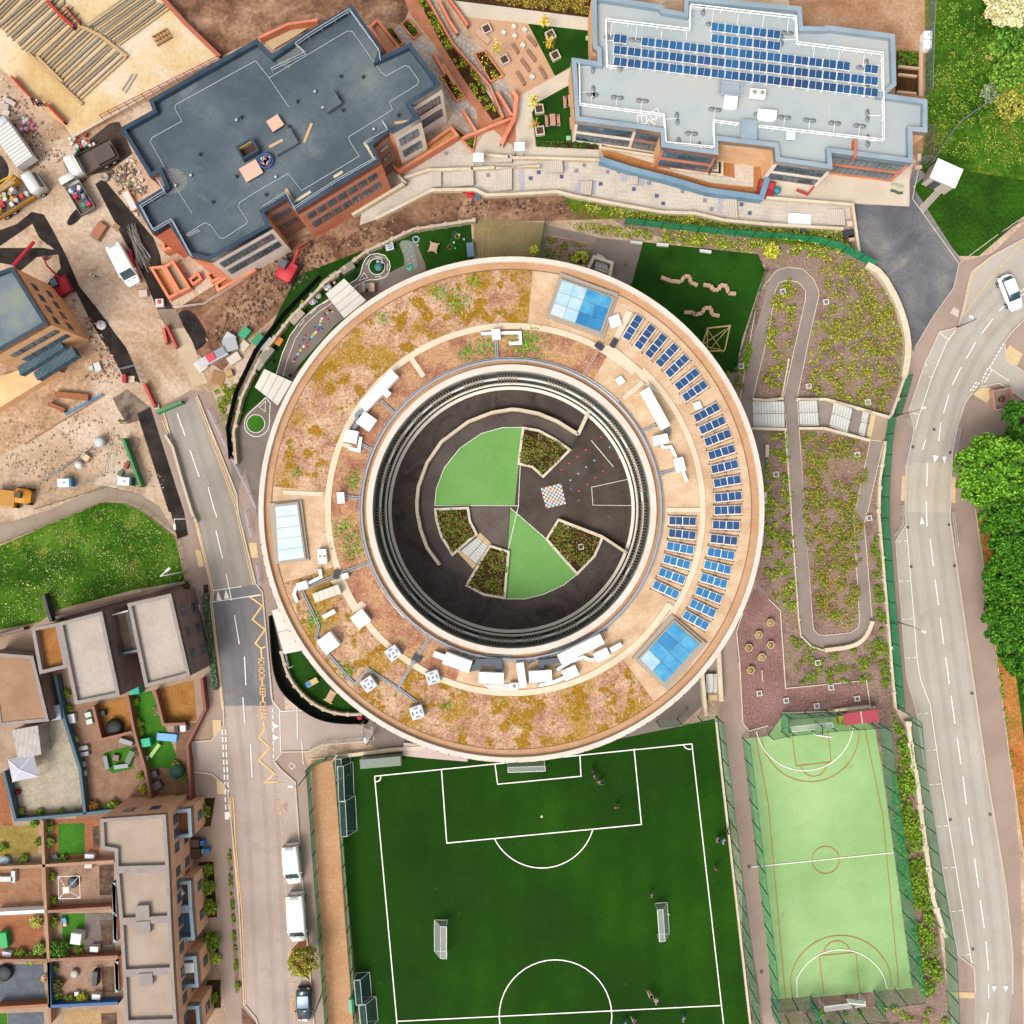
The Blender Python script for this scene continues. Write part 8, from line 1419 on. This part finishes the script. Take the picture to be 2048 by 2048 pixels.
for a in ((A, '860,1625', 1.9, 1, .7, 0, 'trampoline', 'trampoline', 'black round trampoline on the orange deck', '#20211f', '#111213', .05, 16), (A, '1010,1325', 1.15, 1.6, 1.5, 8, 'garden_shed', 'shed', 'bright teal shed between the two houses', '#12a38c', '#17b39b'), (A, '415,1515', 1.3, 1.7, 1.6, 8, 'garden_shed', 'shed', 'pale blue shed by the teal wall', '#8f9fae', '#a9b8c4'), (A, '1100,1740', 1.1, 1.0, .9, 10, 'play_house', 'play house', 'bright green play box on the turf', '#19b585', '#1ac48f'), (A, '1260,1700', 2.4, .9, .25, -5, 'paddling_pool', 'paddling pool', 'crumpled bright blue paddling pool', '#2f8fe0', '#7cc0ee'), (A, '875,1855', .75, .7, .4, -8, 'fire_table', 'fire pit', 'square fire pit on the round turf', '#5d4a48', '#8a6a64'), (A, '800,1890', .5, 1.6, .5, 12, 'garden_sofa', 'sofa', 'grey L-shaped sofa side left of the fire pit', '#6f7c80', '#8b979a'), (A, '915,1920', 1.7, .5, .5, 8, 'garden_sofa', 'sofa', 'grey sofa below the fire pit', '#7f8b8f', '#a0aaad'),
    (A, '980,1850', .7, 1.6, .5, -25, 'garden_sofa', 'sofa', 'grey-green covered seat right of the fire pit', '#5c6a58', '#6f7d68'), (A, '615,1785', 1.6, .5, .4, 12, 'sun_lounger', 'sun lounger', 'upper grey sun lounger on the brown deck', '#8d9394', '#a3a8a8'), (A, '620,1830', 1.6, .5, .4, 12, 'sun_lounger', 'sun lounger', 'lower grey sun lounger on the brown deck', '#8d9394', '#a3a8a8'), (A, '610,1910', .85, .6, .5, 10, 'garden_chair', 'chair', 'mint garden chair below the loungers', '#a7c9bd', '#c1ddd3'), (B_, '625,45', .8, .6, .5, 20, 'garden_chair', 'chair', 'mint garden chair by the flower pot', '#a7c9bd', '#c1ddd3'), (A, '665,1530', .75, .6, .5, 15, 'garden_chair', 'chair', 'pale green chair above its twin', '#b9d3c6', '#cfe3d8'), (A, '675,1582', .75, .6, .5, 15, 'garden_chair', 'chair', 'lower pale green chair beside the planter wall', '#b9d3c6', '#cfe3d8'), (A, '540,1560', .8, 1.1, .5, 8, 'garden_chest', 'chest', 'white chest against the teal wall', '#d5dbe6', '#e4e8ef'), (A, '1380,1632', .7, .8, .7, 5, 'garden_table', 'table', 'white table beside the dark bins', '#e3e6e6', '#f0f2f2'), (A, '1330,1635', .5, .9, .9, 5, 'waste_bin', 'bin', 'black bin beside the white table', '#1c1f22', '#2a2e31'), (A, '770,1520', .7, .6, .6, 10, 'barbecue', 'barbecue', 'black barbecue in the corner of the orange deck', '#17191c', '#2c3034'), (A, '950,1735', 1.6, .55, .6, -18, 'covered_barbecue', 'barbecue', 'grey covered barbecue right of the planter wall', '#8c8f93', '#a3a6aa'),
    (B_, '1330,28', 1.7, 1, .6, 0, 'hot_tub', 'tub', 'dark green round tub in the corner garden', '#1d6a4c', '#1a4a3c', .05, 14), (B_, '1180,135', 1.2, .9, .6, 30, 'covered_barbecue', 'barbecue', 'dark grey covered item on the corner deck', '#544b4a', '#6a605e'), (B_, '1155,50', 1.0, .8, .5, 20, 'garden_table', 'table', 'dark table near the hot tub', '#3f3e42', '#56555a'), (B_, '675,668', 1.1, .55, .7, -3, 'storage_chest', 'chest', 'white chest at the foot of the bright turf garden', '#dfe3e6', '#eef0f2'), (B_, '710,1368', 1.0, .65, .7, -3, 'storage_chest', 'chest', 'white chest in the playhouse garden', '#e2e4e4', '#f0f0f0'), (B_, '725,1728', 1.0, .65, .7, -5, 'storage_chest', 'chest', 'white chest in the blue-walled garden', '#e2e4e8', '#f2f2f4'), (B_, '50,1405', 1.1, .55, .6, -10, 'storage_chest', 'chest', 'white chest at the left above the blue deck', '#e2e4ea', '#f2f2f6'), (B_, '572,1290', 1.2, 1.3, 1.2, -8, 'play_house', 'play house', 'white playhouse on the left side of the turf', '#e9ebea', '#f4f4f2'), (B_, '25,1300', .9, 1.8, .9, 8, 'garden_slide', 'slide', 'bright green slide at the left edge', '#12a04e', '#17b359'), (B_, '485,1150', .5, .6, .3, 20, 'toy_car', 'toy', 'blue toy on the turf', '#2f7fc4', '#5f9fd4'), (B_, '490,1182', .4, .4, .3, 20, 'toy_car', 'toy', 'pink toy on the turf', '#e6a5a8', '#eebcbc'), (B_, '560,1555', 1.0, .9, .4, 5, 'fire_table', 'fire pit', 'round grey fire pit in the blue-walled garden', '#a8a094', '#c9c4bc', .05, 9), (B_, '715,1590', .6, 1.7, .8, -5, 'covered_barbecue', 'barbecue', 'black covered barbecue in the blue-walled garden', '#1d2428', '#33404a'), (B_, '550,865', 1.2, 1.2, .5, 0, 'garden_table', 'table', 'dark round table under the gazebo frame', '#30363a', '#56646c', .05, 14),
    (B_, '30,1550', 1.9, 1, .5, 0, 'trampoline', 'trampoline', 'black tyre-like swing seat on the blue deck', '#14181c', '#222a30', .05, 12), (B_, '1525,568', .45, .55, .9, 0, 'waste_bin', 'bin', 'upper blue wheeled bin by the steps', '#1f7fd0', '#2f8fe0'), (B_, '1560,628', .5, .5, .9, 0, 'waste_bin', 'bin', 'lower blue wheeled bin by the steps', '#1f86d8', '#2f96e8'), (B_, '1530,630', .35, .5, .9, 0, 'waste_bin', 'bin', 'green wheeled bin between blue bins', '#5fa58c', '#74b8a0'), (B_, '1435,570', 2.0, .9, 1.0, -2, 'bin_store', 'bin store', 'upper brown bin store beside the path', '#6b4f3c', '#7a5c47'), (B_, '1440,645', 2.0, 1.2, 1.0, -2, 'bin_store', 'bin store', 'lower brown bin store beside the path', '#4f3d33', '#5f4b40'), (B_, '1362,945', .7, .7, .45, 40, 'balcony_chair', 'chair', 'upper white chair on the bay terrace', '#cfd3d3', '#dfe2e2', 4.2), (B_, '1350,1008', .6, .7, .45, 10, 'balcony_chair', 'chair', 'lower white chair on the bay terrace', '#cfd3d3', '#dfe2e2', 4.2), (B_, '1425,1510', 1.3, 1.1, .7, 5, 'garden_table', 'table', 'white-topped table on the third bay terrace', '#e6e3e2', '#f2f0ef', 4.2), (B_, '1398,1895', .6, .6, .6, 0, 'garden_table', 'table', 'round pale table on the last bay terrace', '#d9d4cf', '#e6e2dd', 4.2, 12), (B_, '578,1705', .5, .5, .4, 0, 'garden_table', 'table', 'small white cube table by the fire pit', '#eceae6', '#f8f6f2'), (B_, '100,820', .5, 1.4, .5, 0, 'garden_sofa', 'sofa', 'right arm of the pale corner sofa', '#c9c9c6', '#dadad6'), (B_, '35,838', 2.0, .6, .5, 0, 'garden_sofa', 'sofa', 'long side of the pale corner sofa', '#c9c9c6', '#dadad6'), (B_, '35,705', 1.2, 1, .4, 0, 'water_butt', 'water butt', 'pale blue covered tub at the left edge', '#9dbccb', '#b9d3de', .05, 12), (B_, '665,740', .9, .5, .5, 0, 'storage_chest', 'chest', 'cream chest against the wall of the gazebo garden', '#e3d9c9', '#efe6d8')):
    simple(*a[:9], a[9], a[10] if len(a) > 10 else None, *a[11:])
for q, w1_, d1, l_, m_, z_ in ((T(A[0], A[1], '175,1932')[0], 3.0, 2.6, 'white pyramid gazebo with a cross seam on the pale deck', flat('#c9c8d4'), 2.4),):
    x, y = P(*q, z_); t = thing('gazebo', l_, 'gazebo', (x, y, 0), R(12)); MB().add([(-w1_/2, -d1/2, z_), (w1_/2, -d1/2, z_), (w1_/2, d1/2, z_), (-w1_/2, d1/2, z_), (0, 0, z_+.8)], [(0, 1, 4), (1, 2, 4), (2, 3, 4), (3, 0, 4)]).build('canopy', m_, t, local=True); b = MB(); [b.tube((a_*w1_*.48, c_*d1*.48, 0), (a_*w1_*.48, c_*d1*.48, z_), .05) for a_ in (-1, 1) for c_ in (-1, 1)]; b.build('post', white, t, local=True); b = MB(); [b.tube((a_*w1_/2, c_*d1/2, z_+.02), (0, 0, z_+.83), .03) for a_ in (-1, 1) for c_ in (-1, 1)]; b.build('seam', white, t, local=True)
x, y = P(*T(0, 3, '522,900')[0], 2.2); t = thing('gazebo', 'bare white gazebo frame with a small top over the brown deck', 'gazebo', (x, y, 0), R(2)); b = MB(); c4 = [(-1.2, -1.25), (1.2, -1.25), (1.2, 1.25), (-1.2, 1.25)]; b.pipe([(*p, 2.2) for p in c4+c4[:1]], .03); [b.tube((*p, 0), (*p, 2.2), .03) for p in c4]; [b.tube((*p, 2.2), (0, 0, 2.8), .025) for p in c4]; b.build('frame', white, t, local=True); MB().box(-.1, -.1, 2.75, .7, .7, .06).build('vent_top', flat('#f0e6da'), t, local=True)
one('conservatory', MB().prism(PP(T(0, 2, '90,1645 285,1612 312,1830 135,1862'), 2.6), 0, 2.6), mat('aluminium_roof', '#b9b0a9', '#cfc8c2', scale=.8, fine=.05, rough=.35, stripe=(2, 8, '#a39b95', .4)), 'silver conservatory roof at the corner of the pale deck', 'conservatory')
one('slide', MB().strip(PP(T(0, 2, '1215,1745 1145,1840')), .42, .3, .55), flat('#b5d97a'), 'lime green slide on the turf garden', 'slide'); one('toy_scooter', MB().strip(PP(T(0, 2, '1125,1835 1100,1890')), .3, .05, .5), flat('#b9c6d0'), 'silver scooter at the foot of the lime slide', 'scooter')
# ================================================================ shrubs and trees
def ground_cover(label, poly, n, cols, zmax=.5, clump=40, cr=.6, size=.1):
    o = leaves('ground_cover', scatter(PP(poly), int(n*.85), .1, zmax, int(clump*1.3), cr*.8*(.6+.4*math.sin(n)**2)), size, [lf(c) for c in cols]); return tag(o, label, 'ground cover', kind='stuff')
gy = ['#5f7a1f', '#7d8a26', '#9a9430', '#46641a']; gd = ['#466b18', '#5d841d', '#7a942a', '#7d6a35']
ground_cover('loose green and yellow shrubs over the bark of the north-eastern bed', F('1540,480 1620,495 1690,570 1712,640 1700,700 1670,780 1560,745 1520,745 1560,560'), 15000, gy+['#b0a040', '#93663c'], .45, 150, .75)
ground_cover('yellow shrubs along the middle of the upper ramp loop', F('1462,530 1500,525 1505,560 1475,740 1430,750 1445,620'), 4500, gy+['#c2b534'], .5, 34, .5)
ground_cover('patchy green shrubs between the legs of the hairpin ramp', F('1512,815 1640,830 1618,1150 1600,1195 1545,1195 1515,1000'), 15000, gd+['#9a9430', '#a0663a'], .5, 110, .75)
ground_cover('dense yellow-green shrubs between the ring and the ramp', F('1450,820 1485,815 1500,1000 1508,1200 1480,1170 1440,1100 1425,1060'), 9000, gd+['#8fae2c', '#b5a634'], .6, 60, .7)
ground_cover('straggling shrubs below the bottom bend of the ramp', F('1490,1200 1560,1225 1680,1200 1680,1290 1500,1290'), 6000, gd+['#8d8a3a'], .5, 45, .8); ground_cover('green shrubs along the strip beside the road fence', F('1640,1010 1665,1010 1678,1190 1690,1340 1640,1250 1650,1160'), 4500, gd, .5, 30, .6)
ground_cover('feathery green shrubs between the ball court and the road', F('1680,1340 1715,1400 1742,1600 1778,1870 1738,1880 1706,1700 1684,1560'), 15000, gd+['#7fa02a', '#6f9a24'], .9, 50, 1.4, .16); ground_cover('thin weeds below the ball court', F('1560,1890 1780,1885 1800,1950 1500,1950'), 3000, gd+['#a0a84a'], .4, 25, .7)
ground_cover('green shrubs along the fence above the play lawn', F('1060,420 1200,425 1440,455 1600,470 1590,490 1440,480 1210,455 1100,440'), 8000, gy+['#c9bf4a'], .6, 55, .7); ground_cover('yellow and green shrubs on the slope below the stone path', T(2, 0, '520,1480 1130,1610 1380,1630 1932,1710 2520,1740 2540,1880 1932,1790 1100,1700 580,1640'), 12000, gy+['#d6c530', '#8f9a78'], .6, 70, .8)
ground_cover('dark hedge plants around the turf terrace', T(2, 0, '180,1065 620,1082 650,1130 180,1110'), 3000, ['#2c4514', '#3f5c1c'], .5, 30, .4); ground_cover('low dark planting in the long north-western bed', T(1, 0, '1200,-40 1270,-40 1480,320 1640,520 1850,880 1800,920 1560,590 1400,330'), 6000, ['#2f4a16', '#4a6a1e', '#b5ab2c'], .5, 50, .5); ground_cover('rusty and green planting along the top edge', T(2, 0, '-290,-40 600,-40 600,120 0,50'), 5000, ['#7a5a24', '#8f8530', '#4a3a20', '#b09a3a'], .5, 50, .6)
ground_cover('clipped plants in the beds round the patio', T(2, 0, '672,1000 700,1000 706,1092 1236,1168 1236,1240 1550,1288 1550,1300 1206,1268 1202,1188 672,1108'), 2500, ['#7d7a22', '#4a5a1a', '#c9b53a'], .4, 40, .35); ground_cover('grass and weeds beside the raised beds', T(3, 0, '975,385 1135,400 1125,500 975,500'), 2500, ['#2f4a16', '#5d7a1f'], .5, 20, .6); ground_cover('clipped dark hedge along the left pavement', T(0, 2, '1540,640 1575,600 1660,1330 1612,1335'), 7000, ['#4f6148', '#3f5238', '#6b7d60'], .8, 0, .3, .11)
ground_cover('green planting along the verge island of the pavement', T(0, 3, '1718,620 1742,615 1808,1690 1782,1695'), 2500, gd, .4, 25, .4); ground_cover('tall rough grass corner beside the play garden fence', F('404,738 445,715 460,700 448,780 432,830'), 2500, gy, .4, 20, .6); ground_cover('dark bed plants at the play lawn mulch', F('1032,448 1122,465 1108,505 1026,495'), 1500, gd+['#6a4a34'], .4, 20, .5); ground_cover('seedlings in the mulch at the tip of the play lawn', F('1360,705 1395,690 1410,640 1420,660 1400,740'), 2000, gd, .4, 18, .5)
ground_cover('long grass tufts over the north-eastern field', T(3, 0, '1230,20 1932,20 1932,1280 1520,1220 1220,1150 1200,700'), 13000, ['#365f12', '#4a7418', '#5f8524', '#8f8f3a'], .3, 220, 1.3, .11); ground_cover('daisies and long tufts over the western lawn', T(0, 2, '20,300 750,-30 1040,-10 1300,200 1370,500 1000,570 430,720 300,800 20,860'), 7000, ['#3a6412', '#4a7618', '#7d8a30', '#c9c58a'], .15, 160, 1.2, .07)
def bush(q, r, label, cols, h=None, n=None, name='shrub', cat='shrub', group=None, z=.05):
    h = h or r*1.1; x, y = P(*q, h*.7); t = thing(name, label, cat, (x, y, z), 0, group); n = n or int(700*r+150); v = RNG.normal(size=(n, 3)); v /= np.linalg.norm(v, axis=1)[:, None]
    lump = 1+.22*np.sin(v[:, 0]*7+x)*np.cos(v[:, 1]*6+y); rad = RNG.uniform(.35, 1, (n, 1))**.5; c = v*rad*lump[:, None]*[r, r, h*.55]+[x, y, h*.55+z]; c[:, 2] = np.maximum(c[:, 2], z+.05)
    leaves('foliage', c, min(.2, .1+.04*r), [lf(k) for k in cols], t); MB().tube((x, y, z), (x, y, z+h*.6), .04, 5).build('stem', brown, t)
GB = [('1530,330', .95, 'in the top front garden, round and dark', gd), ('1560,770', .8, 'at the top of the second front garden', gd), ('1560,900', 1.1, 'in the middle of the second front garden', gd), ('1575,1050', 1.1, 'at the foot of the second front garden', gy), ('1590,1320', 1.3, 'filling the third front garden', gd), ('1625,1440', .8, 'pale, at the corner of the third front garden', ['#a3b04a', '#8a9a3a']), ('1600,1740', .8, 'in the fourth front garden', gd), ('1795,1640', .4, 'yellow, on the verge island', gy),
      ('365,450', .7, 'at the top of the western bed of the bright turf', gd), ('365,560', .8, 'below it in the bed of the bright turf', gd), ('480,690', .6, 'beside the white flowering pot', gd), ('415,680', .5, 'greyish, by the cream pot', ['#7d8f88', '#6a7d70']), ('358,700', .4, 'cream and dry, at the wall corner', ['#c9a98a', '#a98a6a']), ('385,820', .6, 'at the top left of the gazebo garden', gd), ('390,1000', .6, 'at the lower left of the gazebo garden', gd), ('390,1160', .8, 'at the top left of the playhouse garden', gd), ('440,1380', 1.4, 'large and dark at the foot of the playhouse garden', ['#2f4f16', '#456a1e', '#5a7d26']), ('590,1390', .6, 'beside the white playhouse chest', gd), ('420,1640', .9, 'in the bed of the blue-walled garden', ['#3a4a1c', '#5a5a2a']), ('520,1760', .8, 'by the blue wall', gd), ('270,1165', .8, 'spiky palm on the reddish deck', ['#b5ab5a', '#8a9440']), ('300,1370', .9, 'upper spiky palm by the lower wall', ['#8fa04a', '#6d8436']), ('230,1440', .8, 'spiky palm left of its pair', ['#8fa04a', '#6d8436']), ('310,1440', .7, 'lowest spiky palm by the wall', ['#a0a04a', '#7d8436']), ('150,1410', .8, 'dark shrub by the white chest', gd), ('615,1745', .8, 'yellow spiky plant by the blue wall', ['#c9b83a', '#8a9a30']), ('335,1590', .5, 'flowering climber at the edge of the blue deck', ['#d9b090', '#8a7a40']), ('410,1510', .5, 'small, at the top of the blue wall', gd),
      ('700,300', .8, 'rust-tinted at the foot of the big deck', ['#7a6a30', '#9a5a34']), ('850,295', .9, 'green in the bed of the big deck', gd), ('990,290', .7, 'yellow-flecked in the bed of the big deck', gy), ('1060,60', .5, 'climbing the wall right of the big deck', gy), ('1080,160', .5, 'yellow by the wall of the corner garden', ['#d0c030', '#7a9030']), ('1220,260', .9, 'dense green in the corner garden', gd), ('1340,240', .8, 'dark in the corner garden', ['#2f4f1e', '#4a6a2a']), ('1385,240', .6, 'cream-tipped beside the red wall', ['#c0a080', '#7a8a50']), ('1390,80', .5, 'climbing the red wall', gd), ('630,115', .45, 'red-flowered pot plant on the big deck', ['#c9552a', '#4f8a5a']), ('430,1720', .6, 'dark at the lower blue wall', gd), ('160,330', .5, 'in the trough of the pale deck', gd), ('300,335', .5, 'second in the trough of the pale deck', gd), ('460,335', .5, 'third in the trough of the pale deck', gd), ('130,180', .4, 'crimson, beside the gazebo', ['#7a2a34', '#5a2028']), ('255,420', .5, 'along the top of the dry lawn', gd), ('290,560', .5, 'right of the dry lawn', gd), ('20,600', .6, 'yellow at the left of the dry lawn', gy), ('180,690', .6, 'below the dry lawn', gd)]
for s_, r, l_, c in GB: bush(T(0, 3, s_)[0], r*.85, ('shrub ' if 'palm' not in l_ else '')+l_, c)
GA = [('1430,720', .9, 'bright green beside the eastern stone-roofed house', gd), ('1450,830', .9, 'dark beside the eastern stone-roofed house', ['#2f4a1c', '#45652a']), ('495,1370', .6, 'pale flowered behind the teal wall', gd), ('520,1480', .5, 'in a pot on the big deck', gd), ('1020,1430', .5, 'potted at the top of the turf strip', gd), ('1040,1590', .6, 'yellow along the turf strip', gy), ('1055,1660', .6, 'trailing along the turf strip', gy), ('560,1720', .5, 'yellow pot plant near the loungers', ['#c9c02a', '#7ab05a']), ('1010,1180', .8, 'dead brown between the houses', ['#8a6a3a', '#6a5028']), ('1020,1820', .5, 'against the wall right of the round turf', ['#6a5a40', '#5f7a2a']), ('1330,1910', .6, 'at the foot of the turf garden', gd), ('1405,560', .4, 'thorny at the lawn fence corner', ['#5a4a34', '#4a5a24']), ('440,810', .5, 'yellow-green by the dark wall stub', gy), ('1190,1500', .7, 'grey gravel plants beside the sunken deck', ['#7a6f5a', '#6a7a40'])]
for s_, r, l_, c in GA: bush(T(0, 2, s_)[0], r*.85, 'shrub '+l_, c)
for (tl_, s_), r, l_, c in ((((3, 0), '1740,355'), 1.0, 'light green bush standing in the rough grass', ['#7da63a', '#5f8a2a', '#8fb54a']), (((3, 0), '1700,690'), 1.2, 'grey-green bush at the end of the wire fence', ['#8a9a78', '#6f8458']), (((3, 0), '1860,560'), 2.6, 'large mid-green bush at the right edge', ['#5a8424', '#476e1a', '#7a9a34']), (((3, 0), '1880,250'), 2.4, 'dark green bush below the blossom tree', ['#4a7420', '#35581a', '#64902c']), (((3, 0), '1870,760'), 2.2, 'yellowish bush right of the wire fence', ['#8a8c34', '#6d7a2a', '#a39a44']), (((1, 1), '2100,-40'), .6, 'yellow bush in the mulch by the grey path', ['#c9c24a', '#8fa03a']), (((3, 0), '30,1890'), .9, 'yellow-leaved bush inside the curved green fence', ['#c2b83a', '#8f9a30'])): bush(T(*tl_, s_)[0], r, l_, c, n=int(900*r))
def tree(q, r, h, label, cols, n=9000, lean=(0, 0), lsz=.19, clumps=90, trunkc=None, name='tree', sparse=1.0):
    x, y = P(*q, h*.75); t = thing(name, label, 'tree', (x-lean[0], y-lean[1], 0)); k = clumps
    d = RNG.normal(size=(k, 3)); d[:, 2] = np.abs(d[:, 2])*.9-.15; d /= np.linalg.norm(d, axis=1)[:, None]; rr = RNG.uniform(.45, 1.0, (k, 1))**.6*sparse
    cc_ = d*rr*[r, r, h*.34]+[x, y, h*.62]; cr = RNG.uniform(.12, .24, k)*r; w_ = RNG.integers(0, k, n); v = RNG.normal(size=(n, 3)); v /= np.linalg.norm(v, axis=1)[:, None]; v *= RNG.uniform(.5, 1, (n, 1))**.4
    leaves('crown', cc_[w_]+v*cr[w_][:, None]*[1, 1, .8], lsz, [lf(c) for c in cols], t)
    b = MB(); tx, ty = x-lean[0], y-lean[1]; b.tube((tx, ty, 0), (x, y, h*.5), r*.07+.05, 8, r*.04+.03)
    for i in range(0, k, max(1, k//14)): b.tube((x, y, h*.35), tuple(cc_[i]), r*.03+.02, 5, .02)
    b.build('trunk', trunkc or flat('#5b4838'), t)
gt = ['#4c7d12', '#3a680f', '#6c9a24', '#244808']; gt2 = ['#3a6c12', '#2c560e', '#50871c', '#21440a']  # last, darkest green of each list paints shaded depth into the crowns
tree(F('1882,888')[0], 3.7, 9, 'bright green broad tree at the top of the roadside row', ['#5f9220', '#4b8016', '#7ea832', '#2c540c'], 26000, clumps=170); tree(F('1950,925')[0], 3.8, 9, 'bright green tree cut by the right edge beside the broad one', gt, 16000, clumps=120); tree(F('1925,990')[0], 3.6, 9, 'dark green tree below the bright roadside pair', gt2+['#4c7d12'], 18000, clumps=120); tree(F('1912,1080')[0], 3.0, 8.5, 'mid-green tree overhanging the orange verge', gt2+gt[:2], 17000, clumps=110); tree(F('1942,1150')[0], 4.2, 9, 'dense dark tree at the right edge above the verge bend', gt2+gt[:1], 20000, clumps=130); tree(F('1908,1180')[0], 2.6, 7, 'small green tree at the lower end of the roadside row', gt2+gt[:2], 10000, clumps=70); tree(F('1930,1240')[0], 2.2, 6, 'last dark tree of the roadside row at the edge', gt2, 7000, clumps=60); tree(F('1940,790')[0], 2.4, 5, 'low dark tree north of the bright roadside tree', gt2, 8000, clumps=60)
tree(T(3, 0, '1830,20')[0], 2.5, 5, 'cream blossom tree in the top right corner', ['#d9cfa0', '#c2b684', '#e9e2bd', '#8f8a50'], 14000, clumps=120, lsz=.17); tree(T(1, 3, '350,1470')[0], 1.7, 5, 'thin yellow-green street tree between two parked vehicles', ['#8d8c2c', '#777c24', '#9c9238', '#7d6a2a'], 3000, clumps=80, lsz=.13, name='street_tree'); tree(T(2, 1, '520,20')[0], .9, 2.5, 'small yellow tree by the north stair', ['#b5b53a', '#8a9a30'], 900, clumps=20, lsz=.12)
ground_cover('thick undergrowth beneath the roadside trees', T(3, 2, '1720,-560 1990,-560 1990,1700 1932,1500 1880,1200 1800,900 1740,200'), 12000, ['#2f5a10', '#45751a', '#5f8f24'], .9, 90, 1.0, .18); ground_cover('ivy-like weeds on the orange verge edge', T(3, 2, '1565,-40 1600,-40 1720,900 1850,1932 1830,1932 1690,900'), 1800, ['#6f8a24', '#8a8a30'], .25, 60, .4, .11)
sheet('tree_pit', T(1, 3, '265,1365 325,1300 385,1300 408,1600 340,1560 265,1470'), mat('tree_pit_soil', '#7a4a34', '#8f5a3e', fine=.2), L(8)); kerb(T(1, 3, '325,1300 262,1365 268,1470 408,1605'), .12, .12)

ground_cover('tiny green seedlings all over the north-eastern bark', F('1540,480 1640,500 1710,640 1670,780 1520,745'), 4500, ['#6f9a2c', '#9aa83a', '#b5a634'], .2, 130, .25, .08)
ground_cover('rust-coloured leaves among the ramp beds', F('1512,815 1640,830 1600,1195 1545,1195'), 4000, ['#b0703f', '#a58a4a', '#6f8a24'], .2, 130, .3, .08)
# ---------------------------------------------------------------- litter of the building site
def rubble(label, poly, n, cols, smin=.06, smax=.3):
    b = MB()
    for i, (x, y, z) in enumerate(scatter(PP(poly), n, 0, .05, max(3, n//9), 1.6)): l = random.uniform(smin, smax); b.mt(i % len(cols)).box(x, y, 0, l, l*random.uniform(.3, 1), l*.5, random.random()*3, .8)
    o = b.build('rubble', [flat(c) for c in cols]); tag(o, label, 'rubble', kind='stuff')
rubble('stones, blocks and scraps scattered along the dirt lane edges', T(0, 0, '0,560 420,1000 520,1180 300,1300 0,1000'), 420, ['#c9b39a', '#8f7a66', '#e0d5c6', '#6f6258', '#b5573f'])
rubble('brick scraps and stones beside the yellow brick block', T(0, 1, '480,320 620,330 900,830 940,960 560,960 750,780'), 420, ['#8a6a55', '#c9b39a', '#a04f38', '#ddd0bf'])
rubble('boards and offcuts around the western brick planters', T(0, 0, '820,1310 1010,1180 1120,1450 1000,1500 1060,1640 930,1560'), 260, ['#c9a26c', '#8d7a68', '#dcd2c4', '#6a5a4c'], .1, .5)
rubble('lumps of earth on the brown soil below the dark block', F('480,500 700,420 880,380 1080,370 1080,400 800,415 620,490 540,560 440,660 370,640'), 1100, ['#6a4a34', '#8a6a4e', '#a88a6c', '#553a28'], .08, .4)
rubble('small stones and scraps over the lower dirt yard', T(0, 1, '0,1150 800,1080 900,1300 1250,1700 1200,1850 850,1650 300,1800 0,1750'), 650, ['#b5946f', '#d9c7ae', '#8f7358'], .05, .25)
rubble('offcuts and packing between the concrete joists', T(0, 0, '0,100 600,0 1200,0 1000,420 620,760'), 420, ['#d9c39a', '#8d8272', '#b39468', '#e3d7c0', '#6f675b'], .1, .6)
